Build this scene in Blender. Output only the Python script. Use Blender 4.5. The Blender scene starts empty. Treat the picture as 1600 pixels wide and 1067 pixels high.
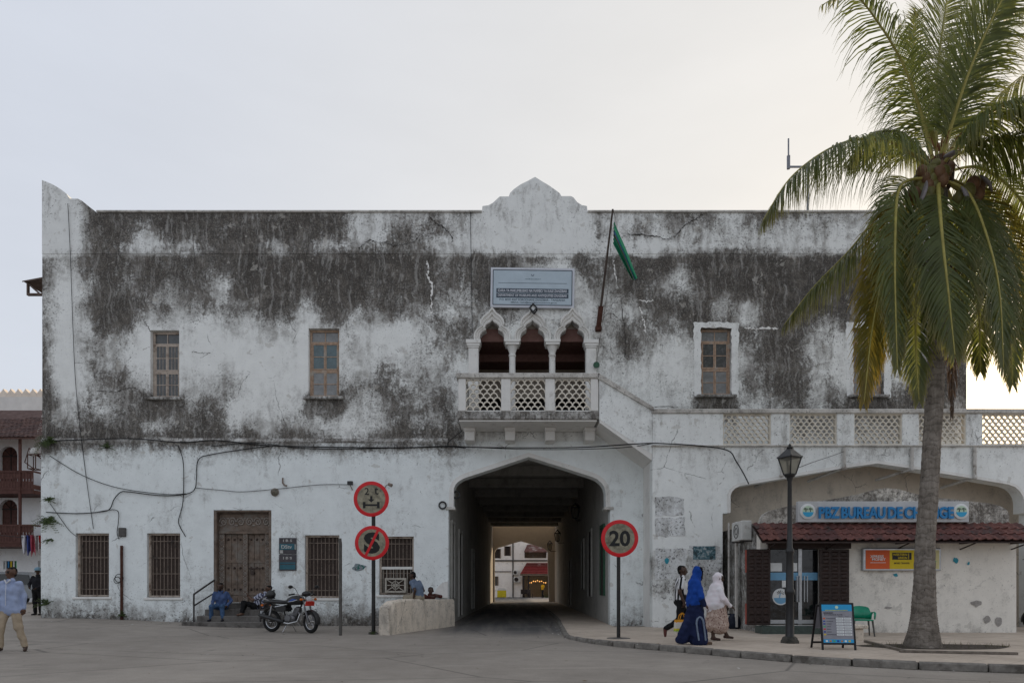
import bpy, bmesh, math, random
import numpy as np
from mathutils import Vector, Matrix, noise as mnoise
from mathutils.geometry import delaunay_2d_cdt

sc = bpy.context.scene
COL = sc.collection
R = math.radians
random.seed(7)
rng = np.random.default_rng(7)

# ------------------------------------------------------------------ camera
CAMZ = 1.35
F_PX = 1012.0
D0 = 22.0
cd = bpy.data.cameras.new('camera')
cam = bpy.data.objects.new('camera', cd)
COL.objects.link(cam)
cam.location = (0, -D0, CAMZ)
cam.rotation_euler = (R(90), 0, 0)
cd.sensor_width = 36
cd.lens = F_PX / 1600 * 36
cd.shift_y = (915 - 533.5) / 1600
cd.clip_end = 2000
sc.camera = cam

# ------------------------------------------------------------------ sky and sun
SUN_AZ, SUN_EL = R(42), R(10)
w = bpy.data.worlds.new('World')
sc.world = w
w.use_nodes = True
nt = w.node_tree
bg = nt.nodes['Background']
sky = nt.nodes.new('ShaderNodeTexSky')
sky.sky_type = 'NISHITA'
sky.sun_disc = False
sky.sun_elevation = SUN_EL
sky.sun_rotation = SUN_AZ
sky.altitude = 0
sky.air_density = 1.0
sky.dust_density = 3.0
sky.ozone_density = 1.0
# thin, even evening haze over the clear-sky gradient
veil = nt.nodes.new('ShaderNodeMix'); veil.data_type = 'RGBA'
veil.inputs[0].default_value = 0.83
nt.links.new(sky.outputs[0], veil.inputs[6])
# the haze is creamier round the low sun and cooler away from it
tcw = nt.nodes.new('ShaderNodeTexCoord'); dot = nt.nodes.new('ShaderNodeVectorMath'); dot.operation = 'DOT_PRODUCT'
nt.links.new(tcw.outputs['Generated'], dot.inputs[0])
dot.inputs[1].default_value = (math.sin(SUN_AZ) * math.cos(SUN_EL), math.cos(SUN_AZ) * math.cos(SUN_EL), math.sin(SUN_EL))
mr = nt.nodes.new('ShaderNodeMapRange'); mr.interpolation_type = 'SMOOTHSTEP'
nt.links.new(dot.outputs['Value'], mr.inputs[0]); mr.inputs[1].default_value = .2; mr.inputs[2].default_value = 1.0
aur = nt.nodes.new('ShaderNodeMix'); aur.data_type = 'RGBA'
nt.links.new(mr.outputs[0], aur.inputs[0])
aur.inputs[6].default_value = (3.9, 4.08, 4.50, 1)
aur.inputs[7].default_value = (4.85, 4.66, 4.36, 1)
cn = nt.nodes.new('ShaderNodeTexNoise'); cmap = nt.nodes.new('ShaderNodeMapping'); cmap.inputs['Scale'].default_value = (1.2, 1.2, 4.0)
nt.links.new(tcw.outputs['Generated'], cmap.inputs[0]); nt.links.new(cmap.outputs[0], cn.inputs['Vector'])
cn.inputs['Scale'].default_value = 1.6; cn.inputs['Detail'].default_value = 6; cn.inputs['Roughness'].default_value = .55
cr = nt.nodes.new('ShaderNodeMapRange'); nt.links.new(cn.outputs[0], cr.inputs[0]); cr.inputs[1].default_value = .3; cr.inputs[2].default_value = .75; cr.inputs[3].default_value = .955; cr.inputs[4].default_value = 1.06
cm_ = nt.nodes.new('ShaderNodeVectorMath'); cm_.operation = 'SCALE'; nt.links.new(aur.outputs[2], cm_.inputs[0]); nt.links.new(cr.outputs[0], cm_.inputs['Scale'])
nt.links.new(cm_.outputs[0], veil.inputs[7])
nt.links.new(veil.outputs[2], bg.inputs[0])
bg.inputs[1].default_value = 0.15
sl = bpy.data.lights.new('sun', 'SUN')
sl.energy = 2.2
sl.angle = R(0.6)
sl.color = (1.0, 0.78, 0.52)
sun = bpy.data.objects.new('sun', sl)
COL.objects.link(sun)
sd = Vector((math.sin(SUN_AZ) * math.cos(SUN_EL), math.cos(SUN_AZ) * math.cos(SUN_EL), math.sin(SUN_EL)))
sun.rotation_euler = sd.to_track_quat('Z', 'Y').to_euler()
sun.location = (40, 40, 30)
vs = sc.view_settings
vs.view_transform = 'Standard'
vs.look = 'None'
vs.exposure = 0.34
vs.gamma = 1
vs.use_curve_mapping = False
sc.cycles.max_bounces = 8
sc.cycles.diffuse_bounces = 5
sc.cycles.transparent_max_bounces = 12

# ------------------------------------------------------------------ photo calibration: world X, Z of a photo point at depth y
def S(y): return F_PX / (D0 + y)
def PX(px, y=0.0): return (px - 800) / S(y)
def PZ(py, y=0.0): return CAMZ + (915 - py) / S(y)
def P(px, py, y=0.0): return Vector((PX(px, y), y, PZ(py, y)))

def sstep(a, b, x):
    t = min(1, max(0, (x - a) / (b - a)))
    return t * t * (3 - 2 * t)
def ground_z(x, y):
    return 0.27 * sstep(-7, -16, x) * sstep(-8, -1, y)

def catmull(pts, n):
    out = []
    for i in range(len(pts) - 1):
        p0, p1, p2, p3 = pts[max(i - 1, 0)], pts[i], pts[i + 1], pts[min(i + 2, len(pts) - 1)]
        for j in range(n):
            t = j / n
            out.append(tuple(.5 * (2 * b + (c - a) * t + (2 * a - 5 * b + 4 * c - d) * t * t + (3 * b - a - 3 * c + d) * t ** 3) for a, b, c, d in zip(p0, p1, p2, p3)))
    out.append(tuple(pts[-1])); return out

# ------------------------------------------------------------------ node helpers
class NT:
    def __init__(s, name):
        s.m = bpy.data.materials.new(name)
        s.m.use_nodes = True
        s.t = s.m.node_tree
        s.b = s.t.nodes['Principled BSDF']
        s.out = s.t.nodes['Material Output']
    def n(s, typ, **kw):
        nd = s.t.nodes.new(typ)
        for k, v in kw.items(): setattr(nd, k, v)
        return nd
    def l(s, a, b): s.t.links.new(a, b)
    def setin(s, nd, i, v):
        if v is None: return
        if hasattr(v, 'is_output'): s.l(v, nd.inputs[i])
        else: nd.inputs[i].default_value = v
    def math(s, op, a, b=None, c=None, clamp=False):
        nd = s.n('ShaderNodeMath', operation=op); nd.use_clamp = clamp
        s.setin(nd, 0, a); s.setin(nd, 1, b); s.setin(nd, 2, c)
        return nd.outputs[0]
    def pos(s): return s.n('ShaderNodeNewGeometry').outputs['Position']
    def obj(s): return s.n('ShaderNodeTexCoord').outputs['Object']
    def map(s, v, scale=(1, 1, 1), loc=(0, 0, 0), rot=(0, 0, 0)):
        nd = s.n('ShaderNodeMapping'); s.l(v, nd.inputs[0])
        nd.inputs['Scale'].default_value = scale; nd.inputs['Location'].default_value = loc; nd.inputs['Rotation'].default_value = rot
        return nd.outputs[0]
    def noise(s, v, scale, detail=6, rough=.6, dist=0.0):
        nd = s.n('ShaderNodeTexNoise'); s.l(v, nd.inputs['Vector'])
        nd.inputs['Scale'].default_value = scale; nd.inputs['Detail'].default_value = detail
        nd.inputs['Roughness'].default_value = rough; nd.inputs['Distortion'].default_value = dist
        return nd.outputs[0]
    def vor(s, v, scale, feature='F1', rand=1.0, out=0):
        nd = s.n('ShaderNodeTexVoronoi', feature=feature); s.l(v, nd.inputs['Vector'])
        nd.inputs['Scale'].default_value = scale; nd.inputs['Randomness'].default_value = rand
        return nd.outputs[out]
    def ramp(s, f, stops, interp='LINEAR'):
        nd = s.n('ShaderNodeValToRGB'); cr = nd.color_ramp; cr.interpolation = interp
        while len(cr.elements) < len(stops): cr.elements.new(0.5)
        for e, (p, c) in zip(cr.elements, stops):
            e.position = p; e.color = tuple(c[:3]) + (1,) if not isinstance(c, (int, float)) else (c, c, c, 1)
        s.l(f, nd.inputs[0]); return nd.outputs[0]
    def mix(s, f, a, b, mode='MIX'):
        nd = s.n('ShaderNodeMix', data_type='RGBA', blend_type=mode)
        s.setin(nd, 0, f)
        for i, v in ((6, a), (7, b)):
            if isinstance(v, tuple): v = tuple(v[:3]) + (1,)
            s.setin(nd, i, v)
        return nd.outputs[2]
    def rng(s, f, a, b, c=0.0, d=1.0, smooth=True):
        nd = s.n('ShaderNodeMapRange'); nd.interpolation_type = 'SMOOTHSTEP' if smooth else 'LINEAR'
        s.setin(nd, 0, f)
        for i, v in enumerate((a, b, c, d)): nd.inputs[i + 1].default_value = v
        return nd.outputs[0]
    def bump(s, h, strength=.3, dist=.02):
        nd = s.n('ShaderNodeBump'); s.l(h, nd.inputs['Height'])
        nd.inputs['Strength'].default_value = strength; nd.inputs['Distance'].default_value = dist
        s.l(nd.outputs[0], s.b.inputs['Normal'])
    def col(s, c):
        if isinstance(c, tuple): s.b.inputs['Base Color'].default_value = tuple(c[:3]) + (1,)
        else: s.l(c, s.b.inputs['Base Color'])
    def rough(s, r): s.setin(s.b, s.b.inputs.find('Roughness'), r)
    def set(s, **kw):
        for k, v in kw.items(): s.b.inputs[k].default_value = v

def hexc(h, g=1.0):
    c = [int(h[i:i + 2], 16) / 255 for i in (0, 2, 4)]
    return tuple(((x / 12.92) if x <= .04045 else ((x + .055) / 1.055) ** 2.4) * g for x in c)

MATS = {}
def simple(name, c, rough=.7, spec=.3, metal=0.0, var=.25, scale=8, bump=.15, dirt=0.0, dirtc=(.05, .045, .04), bscale=None, obj=False):
    """a plain painted / worn surface: colour with noise, dirt patches and fine relief"""
    k = NT(name)
    v = k.obj() if obj else k.pos()
    n1 = k.noise(v, scale, 6, .65)
    c0 = tuple(x * (1 - var) for x in c); c1 = tuple(min(1, x * (1 + var * .6)) for x in c)
    col = k.ramp(n1, [(.3, c0), (.7, c1)])
    if dirt > 0:
        n2 = k.noise(v, scale * .35, 8, .7)
        mk = k.rng(n2, .62 - dirt * .35, .78 - dirt * .3)
        col = k.mix(mk, col, dirtc)
    k.col(col)
    k.rough(k.rng(n1, .3, .7, rough * 1.1 if rough < .9 else 1.0, rough * .85))
    k.set(**{'Specular IOR Level': spec, 'Metallic': metal})
    if bump > 0:
        k.bump(k.noise(v, bscale or scale * 4, 4, .6), bump, .01)
    MATS[name] = k.m
    return k.m

# ------------------------------------------------------------------ mesh builder
class MB:
    def __init__(s): s.v = []; s.f = []; s.mi = []; s.cur = 0
    def add(s, vs, fs):
        o = len(s.v); s.v += [tuple(v) for v in vs]
        for f in fs: s.f.append(tuple(i + o for i in f)); s.mi.append(s.cur)
        return s
    def box(s, x0, x1, y0, y1, z0, z1, M=None, ch=0.0):
        if x0 > x1: x0, x1 = x1, x0
        if y0 > y1: y0, y1 = y1, y0
        if z0 > z1: z0, z1 = z1, z0
        if ch <= 0:
            vs = [Vector((x, y, z)) for z in (z0, z1) for y in (y0, y1) for x in (x0, x1)]
            fs = [(0, 2, 3, 1), (4, 5, 7, 6), (0, 1, 5, 4), (2, 6, 7, 3), (0, 4, 6, 2), (1, 3, 7, 5)]
        else:
            c = min(ch, (x1 - x0) * .45, (y1 - y0) * .45, (z1 - z0) * .45)
            vs = []; idx = {}
            for ix, x in enumerate((x0, x1)):
                for iy, y in enumerate((y0, y1)):
                    for iz, z in enumerate((z0, z1)):
                        dx, dy, dz = (c if ix == 0 else -c), (c if iy == 0 else -c), (c if iz == 0 else -c)
                        for a, o in (('x', (0, dy, dz)), ('y', (dx, 0, dz)), ('z', (dx, dy, 0))):
                            idx[(ix, iy, iz, a)] = len(vs); vs.append(Vector((x + o[0], y + o[1], z + o[2])))
            I = lambda a, ix, iy, iz: idx[(ix, iy, iz, a)]
            fs = []
            for q in (0, 1):
                fs.append((I('x', q, 0, 0), I('x', q, 1, 0), I('x', q, 1, 1), I('x', q, 0, 1)) if q else (I('x', q, 0, 0), I('x', q, 0, 1), I('x', q, 1, 1), I('x', q, 1, 0)))
                fs.append((I('y', 0, q, 0), I('y', 0, q, 1), I('y', 1, q, 1), I('y', 1, q, 0)) if q else (I('y', 0, q, 0), I('y', 1, q, 0), I('y', 1, q, 1), I('y', 0, q, 1)))
                fs.append((I('z', 0, 0, q), I('z', 1, 0, q), I('z', 1, 1, q), I('z', 0, 1, q)) if q else (I('z', 0, 0, q), I('z', 0, 1, q), I('z', 1, 1, q), I('z', 1, 0, q)))
            for p in (0, 1):
                for q in (0, 1):
                    fs.append((I('x', p, q, 0), I('x', p, q, 1), I('y', p, q, 1), I('y', p, q, 0)))
                    fs.append((I('x', p, 0, q), I('x', p, 1, q), I('z', p, 1, q), I('z', p, 0, q)))
                    fs.append((I('y', 0, p, q), I('y', 1, p, q), I('z', 1, p, q), I('z', 0, p, q)))
                    for r_ in (0, 1):
                        fs.append((I('x', p, q, r_), I('y', p, q, r_), I('z', p, q, r_)))
        if M is not None: vs = [M @ v for v in vs]
        return s.add(vs, fs)
    def prism(s, poly, y0, y1, M=None):
        """polygon in (x,z) pushed along y"""
        n = len(poly)
        vs = [Vector((x, y0, z)) for x, z in poly] + [Vector((x, y1, z)) for x, z in poly]
        fs = [tuple(range(n)), tuple(range(2 * n - 1, n - 1, -1))]
        fs += [(i, i + n, (i + 1) % n + n, (i + 1) % n) for i in range(n)]
        if M is not None: vs = [M @ v for v in vs]
        return s.add(vs, fs)
    def tube(s, pts, r, n=8, cap=True, flat=None):
        pts = [Vector(p) for p in pts]
        rs = r if isinstance(r, (list, tuple)) else [r] * len(pts)
        vs = []; fs = []
        up = None
        for i, p in enumerate(pts):
            t = (pts[min(i + 1, len(pts) - 1)] - pts[max(i - 1, 0)])
            if t.length < 1e-9: t = Vector((0, 0, 1))
            t.normalize()
            if up is None:
                a = Vector((0, 0, 1)) if abs(t.z) < .9 else Vector((1, 0, 0))
                up = (a - t * a.dot(t)).normalized()
            else:
                up = up - t * up.dot(t)
                up = up.normalized() if up.length > 1e-6 else t.orthogonal().normalized()
            b = t.cross(up)
            for k in range(n):
                an = 2 * math.pi * k / n
                fl = flat if flat else 1.0
                vs.append(p + (up * math.cos(an) * fl + b * math.sin(an)) * rs[i])
        for i in range(len(pts) - 1):
            for k in range(n):
                k2 = (k + 1) % n
                fs.append((i * n + k, i * n + k2, (i + 1) * n + k2, (i + 1) * n + k))
        if cap:
            fs.append(tuple(range(n - 1, -1, -1))); m = (len(pts) - 1) * n
            fs.append(tuple(range(m, m + n)))
        return s.add(vs, fs)
    def lathe(s, prof, n=16, M=None):
        """profile of (r, z) turned about z"""
        vs = []; fs = []
        for r, z in prof:
            for k in range(n):
                a = 2 * math.pi * k / n
                vs.append(Vector((r * math.cos(a), r * math.sin(a), z)))
        for i in range(len(prof) - 1):
            for k in range(n):
                k2 = (k + 1) % n
                fs.append((i * n + k, i * n + k2, (i + 1) * n + k2, (i + 1) * n + k))
        fs.append(tuple(range(n - 1, -1, -1))); m = (len(prof) - 1) * n
        fs.append(tuple(range(m, m + n)))
        if M is not None: vs = [M @ v for v in vs]
        return s.add(vs, fs)
    def ell(s, c, r, nu=12, nv=8, M=None):
        prof = [(max(1e-4, math.sin(math.pi * i / nv)), -math.cos(math.pi * i / nv)) for i in range(nv + 1)]
        m = Matrix.Translation(Vector(c)) @ Matrix.Diagonal((r[0], r[1], r[2], 1))
        if M is not None: m = M @ m
        return s.lathe(prof, nu, m)
    def torus(s, c, R_, r_, axis='y', n=24, m=8):
        vs = []; fs = []
        for i in range(n):
            a = 2 * math.pi * i / n
            for j in range(m):
                b = 2 * math.pi * j / m
                q = R_ + r_ * math.cos(b)
                u, v_, w_ = q * math.cos(a), q * math.sin(a), r_ * math.sin(b)
                p = {'y': (u, w_, v_), 'x': (w_, u, v_), 'z': (u, v_, w_)}[axis]
                vs.append(Vector(p) + Vector(c))
        for i in range(n):
            for j in range(m):
                fs.append((i * m + j, ((i + 1) % n) * m + j, ((i + 1) % n) * m + (j + 1) % m, i * m + (j + 1) % m))
        return s.add(vs, fs)
    def mesh(s, name, org=Vector((0, 0, 0)), smooth=False, mats=()):
        me = bpy.data.meshes.new(name)
        me.from_pydata([(v[0] - org[0], v[1] - org[1], v[2] - org[2]) for v in s.v], [], s.f)
        for m in mats: me.materials.append(m)
        if len(mats) > 1: me.polygons.foreach_set('material_index', s.mi)
        bm = bmesh.new(); bm.from_mesh(me)
        bmesh.ops.recalc_face_normals(bm, faces=bm.faces[:])
        bm.to_mesh(me); bm.free()
        if smooth is not False:
            me.polygons.foreach_set('use_smooth', [True] * len(me.polygons))
            if smooth is not True:
                try: me.set_sharp_from_angle(angle=R(smooth))
                except Exception: pass
        me.update()
        return me
    def build(s, name, mat, parent=None, smooth=35, label=None):
        mats = mat if isinstance(mat, (list, tuple)) else (mat,)
        org = ORG.get(parent.name, Vector((0, 0, 0))) if parent else Vector((0, 0, 0))
        o = bpy.data.objects.new(name, s.mesh(name, org, smooth, mats))
        COL.objects.link(o)
        if parent: o.parent = parent
        ORG[o.name] = org
        if label: o['label'] = label
        return o

ORG = {}
def thing(name, label, cat, loc=(0, 0, 0), rz=0.0, group=None, local=False):
    o = bpy.data.objects.new(name, None); COL.objects.link(o)
    o.empty_display_size = .2
    o.location = loc; o.rotation_euler = (0, 0, rz)
    o['label'] = label; o['category'] = cat
    if group: o['group'] = group
    ORG[o.name] = Vector((0, 0, 0)) if local else Vector(loc)
    return o
def tag(o, label, cat, group=None):
    o['label'] = label; o['category'] = cat
    if group: o['group'] = group
    return o
def struct(o): o['kind'] = 'structure'; return o
def piece(name, me, parent, loc, rot=None, scale=None):
    """a shared-mesh piece placed at a world point under its parent"""
    o = bpy.data.objects.new(name, me); COL.objects.link(o)
    o.parent = parent
    o.location = Vector(loc) - ORG.get(parent.name, Vector((0, 0, 0)))
    if rot: o.rotation_euler = rot
    if scale: o.scale = scale
    ORG[o.name] = Vector(loc)
    return o

def rehome(o, loc):
    """give a single-mesh thing an origin at its own base"""
    loc = Vector(loc)
    o.data.transform(Matrix.Translation(-loc)); o.location = loc
    ORG[o.name] = loc
    return o

_txt = {}
def text_mesh(body, bold=0.0, extrude=0.0, spacing=1.0, word=1.0):
    key = (body, bold, extrude, spacing, word)
    if key in _txt: return _txt[key]
    cu = bpy.data.curves.new('lettering', 'FONT')
    cu.body = body; cu.size = 1.0; cu.offset = bold; cu.extrude = extrude; cu.space_character = spacing; cu.space_word = word
    cu.resolution_u = 3
    ob = bpy.data.objects.new('lettering', cu)
    me = bpy.data.meshes.new_from_object(ob)
    bpy.data.objects.remove(ob); bpy.data.curves.remove(cu)
    vs = np.array([v.co for v in me.vertices]) if len(me.vertices) else np.zeros((0, 3))
    fs = [tuple(p.vertices) for p in me.polygons]
    bpy.data.meshes.remove(me)
    _txt[key] = (vs, fs)
    return _txt[key]
def text(mb, body, cx, cz, width, height, y, bold=.02, extrude=.0, M=None, spacing=1.0, word=1.0):
    """lettering in the XZ plane, facing -y, centred and fitted to width x height (0 = keep proportion)"""
    vs, fs = text_mesh(body, bold, extrude, spacing, word)
    if not len(vs): return
    lo, hi = vs.min(0), vs.max(0); sz = hi - lo
    sx = width / sz[0] if width else height / sz[1]
    sz_ = height / sz[1] if height else sx
    out = []
    for v in vs:
        p = Vector(((v[0] - (lo[0] + hi[0]) / 2) * sx + cx, y - (v[2] + extrude) * 1.0, (v[1] - (lo[1] + hi[1]) / 2) * sz_ + cz))
        out.append(M @ p if M is not None else p)
    mb.add(out, fs)

# ------------------------------------------------------------------ wall sheets with openings
def in_poly(x, z, poly):
    c = False; n = len(poly); j = n - 1
    for i in range(n):
        xi, zi = poly[i]; xj, zj = poly[j]
        if (zi > z) != (zj > z) and x < (xj - xi) * (z - zi) / (zj - zi) + xi: c = not c
        j = i
    return c
def np_in_poly(pts, poly):
    x, z = pts[:, 0], pts[:, 1]; c = np.zeros(len(pts), bool); n = len(poly); j = n - 1
    for i in range(n):
        xi, zi = poly[i]; xj, zj = poly[j]
        if zi != zj:
            c ^= ((zi > z) != (zj > z)) & (x < (xj - xi) * (z - zi) / (zj - zi) + xi)
        j = i
    return c
def np_seg_dist(pts, poly):
    d = np.full(len(pts), 1e9); n = len(poly)
    for i in range(n):
        a = np.array(poly[i]); b = np.array(poly[(i + 1) % n]); ab = b - a; L = max(1e-12, ab @ ab)
        t = np.clip(((pts - a) @ ab) / L, 0, 1)
        q = a + t[:, None] * ab
        d = np.minimum(d, np.hypot(*(pts - q).T))
    return d
def subdiv(poly, st):
    out = []; n = len(poly)
    for i in range(n):
        a, b = poly[i], poly[(i + 1) % n]
        k = max(1, int(math.hypot(b[0] - a[0], b[1] - a[1]) / st))
        for j in range(k): out.append((a[0] + (b[0] - a[0]) * j / k, a[1] + (b[1] - a[1]) * j / k))
    return out
def wall_sheet(name, mat, parent, outer, holes, y, thick, grid=.3, grime=None, reveal=None, wob=.006, seed=0):
    """front face of a wall at depth y with its openings cut out, edges and reveals pushed back by their depths"""
    loops = [subdiv(outer, grid)] + [subdiv(h, grid) for h in holes]
    pts = []; edges = []
    for lp in loops:
        o = len(pts); pts += lp; edges += [(o + i, o + (i + 1) % len(lp)) for i in range(len(lp))]
    xs = [p[0] for p in outer]; zs = [p[1] for p in outer]
    gx, gz = np.meshgrid(np.arange(min(xs), max(xs), grid), np.arange(min(zs), max(zs), grid))
    gp = np.stack([gx.ravel(), gz.ravel()], 1) + rng.uniform(-.04, .04, (gx.size, 2))
    ok = np_in_poly(gp, loops[0])
    for h in loops[1:]: ok &= ~np_in_poly(gp, h)
    gp = gp[ok]
    d = np.full(len(gp), 1e9)
    for lp in loops: d = np.minimum(d, np_seg_dist(gp, lp))
    gp = gp[d > grid * .35]
    allp = [Vector(p) for p in pts] + [Vector(p) for p in gp]
    res = delaunay_2d_cdt(allp, edges, [], 0, 1e-6)
    vv = np.array([(p.x, p.y) for p in res[0]]); ff = np.array([f for f in res[2] if len(f) == 3])
    c = vv[ff].mean(1)
    keep = np_in_poly(c, outer)
    for h in holes: keep &= ~np_in_poly(c, h)
    ff = ff[keep]
    mb = MB()
    bd = np.full(len(vv), 1e9)
    for lp in loops: bd = np.minimum(bd, np_seg_dist(vv, lp))
    V = []
    for (x, z), b in zip(vv, bd):
        k = min(1, b / .3)
        V.append((x, y + wob * k * 2 * mnoise.noise(Vector((x * .8, seed, z * .8))), z))
    mb.add(V, [tuple(f) for f in ff])
    for li, lp in enumerate(loops):
        dep = thick if li == 0 else (reveal[li - 1] if reveal else thick)
        n = len(lp)
        vs = [(x, y, z) for x, z in lp] + [(x, y + dep, z) for x, z in lp]
        mb.add(vs, [(i, (i + 1) % n, (i + 1) % n + n, i + n) for i in range(n)])
    ob = mb.build(name, mat, parent, smooth=30)
    if grime is not None:
        at = ob.data.attributes.new('grime', 'FLOAT', 'POINT')
        at.data.foreach_set('value', [grime(v[0], v[2]) for v in mb.v])
    return ob
# ------------------------------------------------------------------ weathered plaster: where the grime sits, read off the photograph on a 40 px grid
GX = [70 + 40 * i for i in range(37)]
GY = [340, 370, 393, 402, 440, 480, 520, 560, 600, 640, 670, 700, 740, 800, 860, 920, 960, 977]
GROWS = """
3378588888876566544444455565555555555
2278378788874466444434454544434444444
2255245665555544433223222333333333333
5568788788999988887777789999999999988
5477868589988778786335688579999999888
5377656567667556676344467645899888888
4254222233234334564344465566876556677
4254222222222354354332442323675445677
6245433422234555443333233332686445788
7344645333255466443333333444555446787
8455456544434466654333333344445454566
6443344344434444432222233333333333333
3222222222222222211111222222222222222
3222232222222232211111222222222222222
3222222223322222211111222222222222222
3333233233233333322222222233333333333
5555444445555544433333344444444444444
7777666667777766655555566666666666666
""".split()
GM = np.array([[int(c) for c in r_.ljust(37, r_[-1])[:37]] for r_ in GROWS], float) / 9.0
def grime_main(x, z):
    px = x * S(0) + 800; py = 915 - (z - CAMZ) * S(0)
    i = min(35.999, max(0, (px - 70) / 40)); a = int(i); u = i - a
    py = min(976.9, max(340, py))
    k = 0
    while k < len(GY) - 2 and GY[k + 1] <= py: k += 1
    t = (py - GY[k]) / (GY[k + 1] - GY[k])
    r0 = GM[k, a] * (1 - u) + GM[k, a + 1] * u; r1 = GM[k + 1, a] * (1 - u) + GM[k + 1, a + 1] * u
    v = float(r0 * (1 - t) + r1 * t)
    if 470 < py < 685 and .25 < v < .6: v += .06
    # uneven colonies over the whole upper storey
    if 334 < py < 690: v += .24 * mnoise.noise(Vector((x * .55, 11, z * .38))) + .20 * mnoise.noise(Vector((x * 1.5, 5, z * .9))) + .04
    # run-off under the upper sills
    for wx in (257, 506, 1119, 1357):
        q = abs(px - wx)
        if q < 42 and 612 < py < 665: v += .42 * sstep(42, 24, q) * sstep(665, 630, py)
    # mould along the ledge line and splash-back at the foot of the wall
    if px < 720: v += .24 * sstep(664, 684, py) * sstep(716, 698, py) + .05 * sstep(940, 970, py)
    # damp left corner
    if 400 < py < 700: v += .16 * sstep(95, 68, px)
    if v > .72: v = .72 + (v - .72) * .8
    if 740 < px < 925 and py < 396: v *= .55
    return max(.08, min(1.0, v))

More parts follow.
